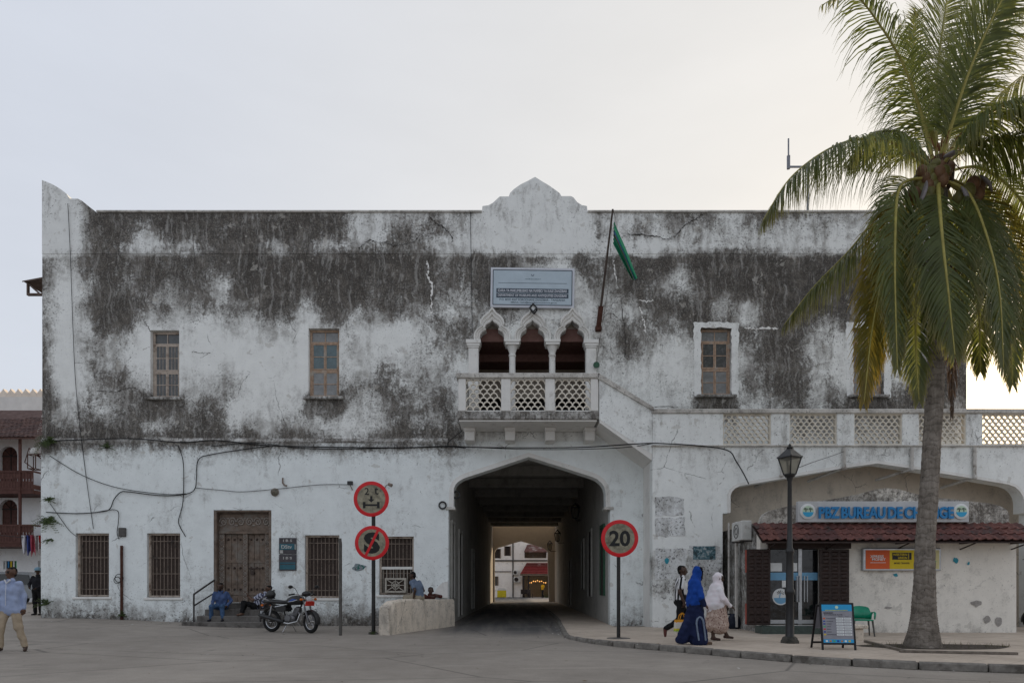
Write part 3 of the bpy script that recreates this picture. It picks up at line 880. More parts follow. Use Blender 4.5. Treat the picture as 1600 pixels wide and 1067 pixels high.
p = MB(); p.box(PX(716, YB), PX(716, YB) + .2, YB + .225, .0, zs1, zr0); p.build('side_parapet', M_TRIM, balc)

def scale_mesh(w_, h_, t, dep):
    """one clay scale: an open half-ring, like a roof tile on edge"""
    m_ = MB(); n = 7
    vs = []
    for k in range(n + 1):
        a = math.pi * k / n
        for r_, s2 in ((1, 1), (1 - t / (w_ / 2), 1 - t / h_)):
            vs.append((-math.cos(a) * w_ / 2 * r_, math.sin(a) * h_ * s2))
    V = [(x, 0, z) for x, z in vs] + [(x, dep, z) for x, z in vs]
    o = len(vs); fs = []
    for k in range(n):
        a, b_, c, d_ = 2 * k, 2 * k + 1, 2 * k + 3, 2 * k + 2
        fs += [(a, b_, c, d_), (a + o, d_ + o, c + o, b_ + o), (a, d_, d_ + o, a + o), (b_, b_ + o, c + o, c)]
    m_.add(V, fs)
    return m_.mesh('lattice_scale', smooth=40, mats=(M_SCALE,))
def lattice(parent, x0, x1, z0, z1, y, px_, pz_, me):
    nr = int(round((z1 - z0) / pz_)); pz2 = (z1 - z0) / nr
    nc = int(round((x1 - x0) / px_)); px2 = (x1 - x0) / nc
    for r_ in range(nr):
        off = 0 if r_ % 2 == 0 else .5
        for c in range(nc - (1 if off else 0)):
            piece('lattice_scale', me, parent, (x0 + (c + .5 + off) * px2, y + random.uniform(-.004, .004), z0 + r_ * pz2 + .005), (0, random.uniform(-.03, .03), 0))
SC1 = scale_mesh(.265, .155, .036, .07)
for (a, b), (c, d) in zip(piers[:-1], piers[1:]):
    x0, x1 = PX(b, YB), PX(c, YB)
    lattice(balc, x0 + .01, x1 - .01, zs1 + .03, zr0 - .03, YB + .06, .22, .132, SC1)
    fr = MB(); fr.box(x0, x1, YB + .04, YB + .18, zs1, zs1 + .03); fr.box(x0, x1, YB + .04, YB + .18, zr0 - .03, zr0); fr.build('panel_frame', M_TRIM, balc)
for cx in (735.5, 797, 858, 918.5):
    k = MB(); x = PX(cx)
    k.box(x - .165, x + .165, -.62, -.06, PZ(694), zs0 - .052, ch=.015); k.box(x - .185, x + .185, -.70, -.055, zs0 - .16, zs0 - .053, ch=.01)
    k.build('bracket', M_TRIM, balc)
# stair flight down to the terrace
stp = MB()
stp.prism(pxpoly([(936.5, 591), (1019, 641), (1019, 709), (936.5, 655)], YB), YB + .01, YB + .22)
st_ = stp.build('stair_parapet', M_TERR, bld)
a_ = st_.data.attributes.new('grime', 'FLOAT', 'POINT'); a_.data.foreach_set('value', [.38] * len(st_.data.vertices))
cp = MB(); cp.prism(pxpoly([(934, 582.5), (1021, 636.5), (1021, 642.5), (934, 591.5)], YB), YB - .05, YB + .27); cp.build('stair_coping', M_RAIL, bld)
ss = MB(); ss.prism(pxpoly([(937, 652), (1019, 706), (1019, 719), (937, 660)], YB), YB + .02, -.062); ss.build('stair_soffit', M_TRIM, bld)

# ---- tunnel
tx0n, tx1n = PX(701) - .02, PX(953) + .02
tx0f, tx1f = -1.63, 3.63
tw = MB()
YF = 30.6
H_T = 6.45
tw.add([(tx0n - .02, .38, -.1), (tx0f, YF, -.1), (tx0f, YF, H_T), (tx0n - .02, .38, H_T), (tx0n - .5, .38, -.1), (tx0n - .5, .38, H_T), (tx0n - .5, YF, -.1), (tx0n - .5, YF, H_T)], [(0, 1, 2, 3), (0, 3, 5, 4), (1, 6, 7, 2)])
tw.add([(tx1n, .38, -.1), (tx1f, YF, -.1), (tx1f, YF, H_T), (tx1n, .38, H_T), (tx1n + .6, .38, -.1), (tx1n + .6, .38, H_T), (tx1n + .6, YF, -.1), (tx1n + .6, YF, H_T)], [(0, 3, 2, 1), (0, 4, 5, 3), (1, 2, 7, 6)])
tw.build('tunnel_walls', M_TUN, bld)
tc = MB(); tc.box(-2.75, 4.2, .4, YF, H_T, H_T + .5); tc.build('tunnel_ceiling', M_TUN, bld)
for i in range(9):
    yb = 2.2 + i * 3.3
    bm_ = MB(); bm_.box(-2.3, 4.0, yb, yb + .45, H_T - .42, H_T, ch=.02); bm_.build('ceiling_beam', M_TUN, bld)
# arch trim on the front face
def arch_trim(pts, y, w_, dep, mat, parent, name, cen):
    o = []
    n = len(pts)
    for i in range(n):
        p0 = Vector(pts[max(i - 1, 0)]); p1 = Vector(pts[min(i + 1, n - 1)])
        t = (p1 - p0).normalized(); nn = Vector((-t.y, t.x))
        if nn.dot(Vector(pts[i]) - Vector(cen)) < 0: nn = -nn
        o.append(Vector(pts[i]) + nn * w_)
    prof = [(0, 0.0), (0, -dep), (.35, -dep * .9), (.42, -dep * .4), (.95, -dep * .35), (1, 0)]
    vs = []; m = len(prof)
    for a, b_ in zip(pts, o):
        for t, yy in prof: vs.append((a[0] + (b_[0] - a[0]) * t, y + yy, a[1] + (b_[1] - a[1]) * t))
    fs = [(i * m + j, (i + 1) * m + j, (i + 1) * m + j + 1, i * m + j + 1) for i in range(n - 1) for j in range(m - 1)]
    q = MB(); q.add(vs, fs); return q.build(name, mat, parent, smooth=40)
ap = pxpoly(tun_arch[2:-2])
arch_trim(ap, -.062, .16, .05, M_TRIM, bld, 'tunnel_arch_trim', (PX(826), PZ(800)))
im = MB()
for a, b in ((697, 711.5), (943.5, 958)): im.box(PX(a), PX(b), -.11, .4, PZ(796.5), PZ(792), ch=.01)
im.build('impost', M_RAIL, bld)
# doors and slots in the tunnel walls
tdm = simple('tunnel_door', (.06, .055, .05), .8)
simple('green_paint', (.035, .10, .06), .6)
def tx(side, y): return (tx0n - .02 + (tx0f - tx0n + .02) * (y - .38) / (YF - .38)) if side < 0 else (tx1n + (tx1f - tx1n) * (y - .38) / (YF - .38))
for side, ya, yb, za, zb2, gr in ((-1, 1.0, 2.0, .9, 3.7, 0), (-1, 3.6, 4.9, .15, 3.6, 0), (-1, 10, 11.4, .2, 3.2, 0), (1, 1.3, 2.4, 1.0, 3.6, 1), (1, 5.3, 6.6, .9, 3.8, 0), (1, 8.5, 9.6, 1.2, 3.6, 0), (1, 16, 17.4, .2, 3.0, 0)):
    s_ = 1 if side < 0 else -1
    d_ = MB()
    xa, xb = tx(side, ya), tx(side, yb)
    for yy0, yy1, z0_, z1_ in ((ya, ya + .12, za, zb2), (yb - .12, yb, za, zb2), (ya + .12, yb - .12, zb2 - .12, zb2)):
        d_.box(tx(side, yy0) - s_ * .05, tx(side, yy0) + s_ * .07, yy0, yy1, z0_, z1_)
    dd = d_.build('tunnel_doorway', M['green_paint'] if gr else M_TUN, bld)
    l_ = MB(); l_.box(xa - s_ * .05, xa + s_ * .03, ya + .12, yb - .12, za, zb2 - .12); l_.build('door_leaf', tdm, dd)

# far gate wall of the tunnel
YG = 33.0
far = pxpoly([(773, 960), (773, 862), (775, 858), (779, 855), (790, 852), (802, 848), (814, 844.8), (827, 848.5), (840, 852.5), (850, 856), (854, 859), (856, 863), (856, 875), (858, 960)], YG)
outer = [(-6, -.1), (far[0][0], -.1)] + far[1:-1] + [(far[-1][0], -.1), (8, -.1), (8, 8.2), (-6, 8.2)]
fw = wall_sheet('far_arch_wall', plaster('ochre_plaster', white=(.47, .425, .37), use_attr=False, level=.18, spots=.2, crack=False), bld, outer, [], YG, .5, .6)
# yard side walls joining tunnel end and gate wall
for xa_ in (tx0f - .4, tx1f):
    yw = MB(); yw.box(xa_, xa_ + .4, YF - .2, YG + .02, -.1, 6.4); yw.build('yard_wall', MATS['ochre_plaster'], bld)

# eave sticking out of the side wall
ev = MB()
x_e = PX(38, .6) 
ev.add([(x_e, .5, PZ(441, .6)), (xl, .5, PZ(432, .6)), (xl, 4, PZ(432, .6)), (x_e, 4, PZ(441, .6)), (x_e, .5, PZ(443, .6)), (xl, .5, PZ(435, .6))], [(0, 1, 2, 3), (4, 5, 1, 0)])
ev.box(PX(43, .6), xl, .55, .65, PZ(462, .6), PZ(459, .6)); ev.box(PX(43, .6), PX(45, .6), .55, .65, PZ(459, .6), PZ(441, .6))
ev.tube([(PX(45, .6), .6, PZ(444, .6)), (PX(62, .6), .6, PZ(459, .6))], .03, 6)
ev.build('side_eave', simple('eave_wood', (.12, .085, .07), .8, var=.4), bld)
# ================================================================== arcade with roof terrace on the right
arc = thing('arcade', 'white arcade with wide pointed arch and clay-lattice terrace balustrade, right of the tunnel', 'arcade', (4.444, -1.5, 0))
XA0, XA1 = PX(1019.5, YB), PX(1690, YB)
a_px = [(1129, 1000), (1129, 802), (1141, 801), (1141, 774), (1143.5, 768), (1148, 763), (1156, 759), (1210, 750), (1267, 740), (1320, 731), (1370, 724), (1420, 731.5), (1470, 739.5), (1525, 748.5), (1575, 757), (1585, 761),
        (1592, 767), (1597, 775), (1599, 784), (1599, 801), (1608, 802), (1608, 1000)]
ah = pxpoly(a_px, YB)
ZT0 = PZ(698, YB)
outer = [(XA0, -.1), (ah[0][0], -.1)] + ah[1:-1] + [(ah[-1][0], -.1), (XA1, -.1), (XA1, ZT0), (XA0, ZT0)]
def grime_terr(x, z):
    px = x * S(YB) + 800; py = 915 - (z - CAMZ) * S(YB)
    g = .18 + .26 * sstep(760, 700, py) * (1 if px > 1060 else .6)
    if px < 1130:
        g += .48 * sstep(850, 870, py) * sstep(950, 925, py)
    return g + .3 * sstep(955, 978, py)
wall_sheet('arch_wall', M_TERR, arc, outer, [], YB, .42, .25, grime_terr, seed=4)
sd_ = MB(); sd_.box(XA0 - .002, XA0 + .35, YB + .42, -.065, -.1, ZT0); sd_.build('return_wall', M_TRIM, arc)
bw = MB(); bw.box(XA0 + .37, XA1 + 3, -.10, -.068, -.1, ZT0 - .31); bw.box(xr + .005, XA1 + 3, -.066, .3, -.1, ZT0 - .02); bw.build('back_wall', M_CREAM, arc)
cl = MB(); cl.box(XA0 + .36, XA1, YB + .42, -.07, ZT0 - .3, ZT0 - .01); cl.build('terrace_slab', M_CREAM, arc)
lg = MB(); lg.box(XA0 - .04, XA1, YB - .07, -.07, ZT0, ZT0 + .05, ch=.015); lg.build('string_course', M_RAIL, arc)
ap2 = pxpoly(a_px[2:-2], YB)
arch_trim(ap2, YB - .002, .10, .03, M_TRIM, arc, 'arch_trim', (PX(1370, YB), PZ(850, YB)))
z0, z1 = ZT0 + .05, PZ(646, YB)
zr1 = PZ(639, YB)
r2 = MB(); r2.box(XA0 - .03, XA1, YB - .05, YB + .25, z1, zr1, ch=.02); r2.build('rail', M_RAIL, arc)
pans = [(1130, 1205), (1234, 1308), (1335, 1410), (1436, 1510), (1535, 1612)]
prev = 1019.5
def solid(a, b):
    m_ = MB(); m_.box(PX(a, YB), PX(b, YB), YB + .0, YB + .22, z0, z1, ch=.008)
    o = m_.build('pier', M_TERR, arc)
    at = o.data.attributes.new('grime', 'FLOAT', 'POINT'); at.data.foreach_set('value', [.46 if a > 1100 else .34] * len(o.data.vertices))
for a, b in pans:
    solid(prev, a); prev = b
solid(1612, 1690)
SC2 = scale_mesh(.235, .142, .034, .07)
for a, b in pans:
    x0, x1 = PX(a, YB), PX(b, YB)
    lattice(arc, x0 + .02, x1 - .02, z0 + .06, z1 - .035, YB + .06, .19, .108, SC2)
    fr = MB(); fr.box(x0, x1, YB + .035, YB + .19, z0, z0 + .06); fr.box(x0, x1, YB + .035, YB + .19, z1 - .035, z1)
    fr.box(x0, x0 + .03, YB + .036, YB + .189, z0 + .06, z1 - .035); fr.box(x1 - .03, x1, YB + .036, YB + .189, z0 + .06, z1 - .035)
    fr.build('panel_frame', M_SCALE, arc)
# rectangles of scraped-off posters on the pier
M_SCRAPE = plaster('scraped_plaster', white=(.76, .78, .785), use_attr=False, level=.50, spots=1.3, crack=False)
for a, b, c, d in ((1023, 1069, 776, 806), (1024, 1070, 808.5, 838), (1076, 1126, 853, 926), (1023, 1072, 857, 905)):
    m_ = MB(); m_.prism(ragged(pxpoly([(a, d), (b, d), (b, c), (a, c)], YB), .03, .15, seed=a), YB - .008, YB + .004); m_.build('poster_remnant', M_SCRAPE, arc)
# drain pipes
simple('pvc_pipe', (.50, .48, .45), .6, var=.25, dirt=.3, dirtc=(.2, .17, .14))
for a, py, b, pyb in ((1222, 742, 1180, 760), (1319, 731, 1262, 752), (1425, 733, 1368, 750), (1523, 746, 1470, 762)):
    pm = MB()
    y = YB - .07
    pm.tube([(PX(a, y), y, PZ(699, y)), (PX(a, y), y, PZ(py, y))], .05, 8)
    pm.ell((PX(a, y), y, PZ(py, y)), (.075, .075, .075), 8, 6)
    pm.tube([(PX(a, y), y, PZ(py, y)), (PX(b, YB + .9), YB + .9, PZ(pyb, YB + .9))], .045, 8)
    pm.build('drain_pipe', M['pvc_pipe'], arc)

# ================================================================== money-exchange kiosk in the arch
YS = -3.8
kio = thing('exchange_kiosk', 'low bureau de change kiosk with tiled awning under the arcade arch', 'kiosk', (PX(1385, YS), YS, .02))
kx0, kx1 = PX(1188, YS), PX(1588, YS)
gab = [(1188, 1000), (1588, 1000), (1588, 822), (1577, 822), (1577, 803), (1573, 796), (1562, 790), (1545, 786), (1500, 781), (1450, 776), (1425, 770), (1404, 764), (1385, 762), (1366, 765), (1345, 771), (1310, 778), (1260, 786), (1225, 792), (1205, 797), (1195, 803), (1191, 812), (1190, 822), (1188, 822)]
gz = pxpoly(gab, YS); gz = [(x, max(z, -.05)) for x, z in gz]
dh = pxpoly([(1203, 976), (1282, 976), (1282, 852), (1203, 852)], YS)
def grime_shop(x, z):
    py = 915 - (z - CAMZ) * S(YS)
    return .24 + .42 * sstep(838, 818, py) + .12 * sstep(880, 900, py) * sstep(960, 920, py) + .3 * sstep(975, 992, py)
M_SHOPA = plaster('kiosk_plaster', white=(.78, .745, .68), spots=.9, amount=1.0, crack=False)
wall_sheet('front_wall', M_SHOPA, kio, gz, [dh], YS, .28, .2, grime_shop, [.3], seed=6)
for xa in (kx0, kx1 - .3):
    sw = MB(); sw.box(xa, xa + .3, YS + .285, -.07, -.05, PZ(815, YS)); sw.build('side_wall', M_MOULD, kio)
rt = MB(); rt.box(kx0 + .05, kx1 - .05, YS + .2, -.08, PZ(825, YS), PZ(818, YS)); rt.build('roof', M_RAIL, kio)
# interior
ii = MB(); ii.box(kx0 + .3, kx0 + 3.2, YS + 2.2, YS + 2.3, 0, 2.7); ii.box(kx0 + 3.2, kx0 + 3.3, YS + .3, YS + 2.3, 0, 2.7); ii.build('interior_wall', simple('interior_paint', (.16, .12, .07), .8), kio)
# awning with tiles
simple('roof_tile_a', (.145, .056, .046), .65, var=.55, scale=9, dirt=.25, dirtc=(.05, .04, .038))
simple('roof_tile_b', (.098, .040, .036), .65, var=.4, scale=9, dirt=.3, dirtc=(.045, .04, .038))
ax0, ax1 = PX(1181, YS - .3), PX(1607, YS - .3)
yw0, zw0 = YS - .02, PZ(818, YS)
yw1 = YS - .75; zw1 = PZ(843, yw1)
aw = MB()
aw.add([(ax0, yw0, zw0 - .05), (ax1, yw0, zw0 - .05), (ax1, yw1, zw1 - .05), (ax0, yw1, zw1 - .05), (ax0, yw0, zw0 - .09), (ax1, yw0, zw0 - .09), (ax1, yw1, zw1 - .09), (ax0, yw1, zw1 - .09)],
       [(0, 1, 2, 3), (7, 6, 5, 4), (3, 2, 6, 7), (0, 3, 7, 4), (1, 5, 6, 2)])
for px in (1199, 1290, 1400, 1500, 1580):
    x = PX(px, YS); aw.box(x - .03, x + .03, YS - .62, YS - .002, PZ(850, YS), PZ(847, YS)); aw.tube([(x, YS - .01, PZ(858, YS)), (x, YS - .6, zw1 - .08)], .02, 6)
awn = aw.build('awning', M['dark_wood'], kio)
rows = 3; pitch = .235
slope = Vector((0, yw1 - yw0, zw1 - zw0)); L = slope.length; sdir = slope.normalized(); nrm = Vector((0, -sdir.z, sdir.y));
if nrm.z < 0: nrm = -nrm
def tile_mesh(mat, nm):
    m_ = MB(); n = 8; vs = []
    ln = L / rows + .05
    for i in range(n + 1):
        u = i / n
        h = .045 * (math.sin(u * math.pi * .95) ** 2 if u < .62 else .18 * (1 - math.sin((u - .62) / .38 * math.pi)))
        x = u * pitch * 1.04
        for s_, lift in ((0, .0), (ln, .028)):
            vs.append(Vector((x, 0, 0)) + sdir * s_ + nrm * (h + lift))
        vs.append(Vector((x, 0, 0)) + sdir * ln + nrm * (h + .006))
    fs = []
    for i in range(n):
        a = i * 3; b_ = a + 3
        fs += [(a, a + 1, b_ + 1, b_), (a + 1, a + 2, b_ + 2, b_ + 1)]
    m_.add(vs, fs); return m_.mesh(nm, smooth=50, mats=(mat,))
tms = [tile_mesh(M['roof_tile_a'], 'roof_tile'), tile_mesh(M['roof_tile_b'], 'roof_tile')]
nt_ = int((ax1 - ax0) / pitch)
for r_ in range(rows):
    for i in range(nt_):
        pos = Vector((ax0 + i * pitch + (.02 if r_ % 2 else 0), yw0, zw0)) + sdir * (L * r_ / rows - .01) + nrm * (.0 + random.uniform(0, .006))
        piece('roof_tile', tms[random.random() < .45], awn, pos, (random.uniform(-.03, .03), random.uniform(-.02, .02), random.uniform(-.03, .03)))
# doors
def panel_leaf(x0, x1, y, z0, z1, nm):
    l_ = MB(); l_.box(x0, x1, y, y + .05, z0, z1, ch=.006)
    d = l_.build(nm, M['dark_wood'], kio)
    nc, nr = 3, 10
    pw, ph = (x1 - x0 - .06) / nc, (z1 - z0 - .08) / nr
    m_ = MB(); a, b_ = pw * .40, ph * .36
    m_.add([(-a, 0, -b_), (a, 0, -b_), (a, 0, b_), (-a, 0, b_), (-a * .6, -.03, -b_ * .5), (a * .6, -.03, -b_ * .5), (a * .6, -.03, b_ * .5), (-a * .6, -.03, b_ * .5)],
           [(4, 5, 6, 7), (0, 1, 5, 4), (1, 2, 6, 5), (2, 3, 7, 6), (3, 0, 4, 7)])
    me = m_.mesh('raised_panel', mats=(M['dark_wood'],))
    for i in range(nc):
        for j in range(nr): piece('raised_panel', me, d, (x0 + .03 + pw * (i + .5), y - .002, z0 + .04 + ph * (j + .5)))
    return d
zd0, zd1 = PZ(975.5, YS), PZ(858, YS)
l1 = panel_leaf(PX(1167, YS - .12), PX(1204, YS - .12), YS - .12, zd0, zd1, 'door_leaf')
l2 = panel_leaf(PX(1281, YS - .12), PX(1327, YS - .12), YS - .12, zd0, zd1, 'door_leaf')
e_ = MB(); xx = PX(1167, YS - .12); e_.box(xx - .03, xx - .002, YS - .11, YS - .06, zd0 + .02, zd0 + .6); e_.box(xx - .03, xx - .002, YS - .11, YS - .06, zd1 - .65, zd1 - .02); e_.build('edge_strip', simple('red_primer', (.30, .07, .05), .7), l1)
hd = MB(); hd.box(PX(1199, YS), PX(1327, YS), YS - .10, YS - .01, PZ(857, YS), PZ(845, YS)); hd.build('door_head', M['dark_wood'], kio)
simple('aluminium', (.42, .43, .44), .35, metal=.8, var=.15)
simple('blue_band', (.16, .36, .55), .5, var=.1)
simple('white_print', (.68, .70, .70), .6, var=.08)
gx0, gx1 = PX(1205, YS), PX(1280, YS); yg = YS + .10
gd_ = MB()
gd_.box(gx0, gx1, yg, yg + .012, PZ(973, YS), PZ(858, YS)); gdr = gd_.build('glass_door', M['dark_glass'], kio)
af = MB(); xm = PX(1252, YS)
af.box(xm - .05, xm + .05, yg - .03, yg + .04, PZ(975, YS), PZ(853, YS)); af.box(gx0, xm - .05, yg - .025, yg + .03, PZ(974, YS), PZ(968, YS)); af.box(xm + .05, gx1, yg - .025, yg + .03, PZ(974, YS), PZ(968, YS))
af.build('frame', M['aluminium'], gdr)
bb = MB(); bb.box(gx0, xm - .05, yg - .006, yg - .001, PZ(906, YS), PZ(894, YS)); bb.box(xm + .05, gx1, yg - .006, yg - .001, PZ(906, YS), PZ(894, YS)); bb.build('blue_band', M['blue_band'], gdr)
for q0, q1, q2, q3 in ((gx0 + .02, PX(1224, YS), 892, 879), (PX(1238, YS), PX(1248, YS), 892, 879), (PX(1224, YS), PX(1232, YS), 917, 906.5)):
    pp_ = MB(); pp_.box(q0, q1, yg - .005, yg - .001, PZ(q2, YS), PZ(q3, YS)); pp_.build('paper_notice', M['white_print'], gdr)
dc = MB(); dc.lathe([(.235, 0), (.235, .004)], 28, Matrix.Translation((PX(1222, YS), yg - .002, PZ(932, YS))) @ Matrix.Rotation(R(90), 4, 'X')); dc.build('round_decal', M['white_print'], gdr)
dcb = MB(); cx_, cz_ = PX(1222, YS), PZ(932, YS)
dcb.prism([(cx_ + .20 * math.cos(a), cz_ + .20 * math.sin(a)) for a in np.linspace(math.pi + .15, 2 * math.pi - .15, 14)], yg - .010, yg - .0075)
dcb.tube([(cx_ - .04, yg - .012, cz_ - .04), (cx_ - .01, yg - .012, cz_ + .10)], .012, 5)
dcp = MB()
for k in range(7):
    a = -.4 + k * .62
    dcp.add([(cx_ - .01, yg - .013, cz_ + .10), (cx_ - .01 + .1 * math.cos(a), yg - .013, cz_ + .10 + .09 * math.sin(a)), (cx_ - .01 + .1 * math.cos(a + .25), yg - .013, cz_ + .10 + .07 * math.sin(a + .25))], [(0, 1, 2)])
dcb.build('decal_sea', M['blue_band'], gdr); dcp.build('decal_palm', M['black_iron'], gdr)
hn = MB()
for px in (1246, 1250.5, 1257.5, 1262): 
    x = PX(px, YS)
    hn.tube([(x, yg - .08, PZ(940, YS)), (x, yg - .08, PZ(899, YS))], .016, 8)
    for py in (938, 901): hn.tube([(x, yg - .08, PZ(py, YS)), (x, yg, PZ(py, YS))], .01, 6)
hn.build('pull_handle', M['aluminium'], gdr)
stp_ = MB(); stp_.box(PX(1190, YS - .5), PX(1345, YS - .5), YS - .55, YS - .005, .0, PZ(976.5, YS), ch=.015); stp_.build('step', simple('green_terrazzo', (.055, .075, .065), .45, var=.35, scale=16), kio)
# name board
sx0, sx1, sz0, sz1 = PX(1247, YS - .15), PX(1514, YS - .15), PZ(815.5, YS - .15), PZ(783, YS - .15)
YSG = YS - .16
nb = thing('shop_sign', 'long silver fascia sign with raised blue letters above the tiled awning', 'sign', ((sx0 + sx1) / 2, YSG, sz0))
simple('sign_silver', (.50, .51, .52), .5, var=.12, scale=3, dirt=.15, dirtc=(.3, .29, .28))
simple('letter_blue', (.020, .20, .46), .45, var=.1)
simple('letter_edge', (.02, .11, .26), .5, var=.1)
bd = MB(); bd.box(sx0, sx1, YSG, YS - .002, sz0, sz1, ch=.01); bd.build('board', M['sign_silver'], nb)
tl = MB(); text(tl, 'PBZ BUREAU DE CHANGE', PX(1383, YSG), PZ(801, YSG), PX(1487, YSG) - PX(1277, YSG), .33, YSG - .03, bold=.034, extrude=.022, spacing=1.0, word=.55); tl.build('lettering', M['letter_blue'], nb)
simple('logo_blue', (.04, .36, .62), .5, var=.1); simple('logo_green', (.50, .66, .50), .5, var=.1)
for px in (1261.5, 1500.5):
    cx_, cz_ = PX(px, YSG), PZ(799, YSG)
    T = Matrix.Translation((cx_, YSG - .001, cz_)) @ Matrix.Rotation(R(90), 4, 'X')
    q = MB(); q.lathe([(.215, 0), (.215, .035), (.20, .045)], 28, T); em = q.build('emblem', M['white_print'], nb)
    q = MB(); q.lathe([(.155, .046), (.155, .048)], 26, T); q.build('emblem_field', M['logo_green'], em)
    q = MB(); q.prism([(cx_ + .152 * math.cos(a), cz_ + .152 * math.sin(a)) for a in np.linspace(math.pi + .12, 2 * math.pi - .12, 14)], YSG - .054, YSG - .051); q.build('emblem_sea', M['logo_blue'], em)
    q = MB()
    for dx in (-.065, .065):
        q.tube([(cx_ + dx, YSG - .055, cz_ - .01), (cx_ + dx * .9, YSG - .055, cz_ + .06)], .010, 5)
        for k in range(7):
            a = -.5 + k * .65
            q.add([(cx_ + dx, YSG - .057, cz_ + .06), (cx_ + dx + .06 * math.cos(a), YSG - .057, cz_ + .06 + .05 * math.sin(a)), (cx_ + dx + .06 * math.cos(a + .35), YSG - .057, cz_ + .06 + .04 * math.sin(a + .35))], [(0, 1, 2)])
    q.build('emblem_palms', M['black_iron'], em)
# light box with money-transfer adverts
YQ = YS - .14
lb = thing('advert_box', 'framed orange and yellow money transfer advert behind the palm trunk', 'advert', (PX(1410, YQ), YQ, PZ(891, YQ)))
q = MB()
x0, x1, z0_, z1_ = PX(1349, YQ), PX(1471, YQ), PZ(891.5, YQ), PZ(856, YQ)
q.box(x0, x1, YQ, YS - .002, z0_, z1_, ch=.02); q.build('case', M['aluminium'], lb)
simple('ad_red', (.62, .10, .02), .45, var=.15, scale=1.2); simple('ad_yellow', (.62, .46, .01), .45, var=.06); simple('ad_pale', (.55, .50, .25), .45, var=.06); simple('ad_black', (.02, .02, .02), .5); simple('ad_green', (.08, .38, .16), .5)
for a, b, mt in ((1352.5, 1390, 'ad_red'), (1390, 1428, 'ad_yellow'), (1428, 1467.5, 'ad_pale')):
    q = MB(); q.box(PX(a, YQ), PX(b, YQ), YQ - .006, YQ - .001, PZ(888.5, YQ), PZ(859, YQ)); q.build('poster', M[mt], lb)
q = MB(); q.box(PX(1394, YQ), PX(1424, YQ), YQ - .010, YQ - .007, PZ(874, YQ), PZ(863, YQ)); q.build('black_block', M['ad_black'], lb)
q = MB(); text(q, 'WESTERN', PX(1406, YQ), PZ(866, YQ), PX(1417, YQ) - PX(1395, YQ), .065, YQ - .013, bold=.02); q.build('lettering', M['ad_yellow'], lb); q = MB(); text(q, 'UNION', PX(1410, YQ), PZ(871, YQ), PX(1417, YQ) - PX(1403, YQ), .065, YQ - .013, bold=.02); q.box(PX(1419, YQ), PX(1419.8, YQ), YQ - .013, YQ - .0105, PZ(873, YQ), PZ(864, YQ)); q.build('lettering', M['ad_yellow'], lb)
q = MB(); text(q, 'MONEY TRANSFER', PX(1409, YQ), PZ(879.5, YQ), PX(1421, YQ) - PX(1397, YQ), .05, YQ - .010, bold=.02); q.build('lettering', M['ad_black'], lb)
q = MB(); text(q, 'XPRESS', PX(1370, YQ), PZ(869, YQ), PX(1381, YQ) - PX(1360, YQ), .075, YQ - .010, bold=.02); q.build('lettering', M['white_print'], lb); q = MB(); text(q, 'MONEY', PX(1373, YQ), PZ(873.5, YQ), PX(1384, YQ) - PX(1363, YQ), .075, YQ - .010, bold=.02)
q.box(PX(1359, YQ), PX(1384, YQ), YQ - .010, YQ - .007, PZ(879, YQ), PZ(878.3, YQ)); q.build('lettering', M['white_print'], lb)
q = MB(); q.tube([(PX(1455, YQ), YQ - .011, PZ(869, YQ)), (PX(1460, YQ), YQ - .011, PZ(872, YQ)), (PX(1456, YQ), YQ - .011, PZ(875, YQ)), (PX(1462, YQ), YQ - .011, PZ(877, YQ))], .02, 5); q.build('green_mark', M['ad_green'], lb)
# scraps of torn posters on the front
simple('scrap_teal', (.04, .28, .36), .8); simple('scrap_grey', (.33, .31, .29), .9, var=.3)
for px, py, w_, h_, mt in ((1399, 898, .16, .10, 'scrap_teal'), (1493, 875, .16, .2, 'scrap_teal'), (1513, 880, .08, .12, 'scrap_teal'), (1526, 942, .35, .22, 'scrap_grey'), (1541, 968, .22, .28, 'scrap_grey'), (1387, 949, .25, .07, 'scrap_grey'), (1560, 970, .2, .3, 'scrap_grey')):
    cx_, cz_ = PX(px, YS), PZ(py, YS); pts = []
    for i in range(11):
        a = 2 * math.pi * i / 11; rr = random.uniform(.6, 1.1); pts.append((cx_ + w_ / 2 * rr * math.cos(a), cz_ + h_ / 2 * rr * math.sin(a)))
    q = MB(); q.prism(pts, YS - .016, YS - .012); q.build('torn_poster', M[mt], kio)
# air conditioner on the left side wall
ya = YS + 1.0
acu = thing('air_conditioner', 'white outdoor air conditioner unit on the kiosk side wall', 'air conditioner', (kx0 - .3, ya, PZ(845, ya)))
simple('appliance_white', (.55, .55, .53), .5, var=.12, dirt=.2, dirtc=(.3, .28, .25))
q = MB(); q.box(kx0 - .33, kx0 - .03, ya - .45, ya + .4, PZ(845, ya), PZ(815, ya), ch=.02); q.build('casing', M['appliance_white'], acu)
q = MB(); q.torus((kx0 - .335, ya, PZ(830, ya)), .2, .012, 'x', 20, 6); q.torus((kx0 - .335, ya, PZ(830, ya)), .1, .012, 'x', 16, 6); q.build('fan_grille', M['black_iron'], acu)
q = MB(); q.box(kx0 - .36, kx0, ya - .4, ya - .35, PZ(847, ya), PZ(845.3, ya)); q.box(kx0 - .36, kx0, ya + .3, ya + .35, PZ(847, ya), PZ(845.3, ya)); q.build('mounting', M['rail_iron'], acu)
q = MB()
for i, (dx, dy) in enumerate(((-.10, .5), (-.04, .6), (-.2, .9))):
    q.tube([(kx0 + dx - .05, ya + dy, 3.3), (kx0 + dx - .05, ya + dy, .1)], .03 if i else .05, 6)
q.build('conduit', M['pvc_pipe'], kio)
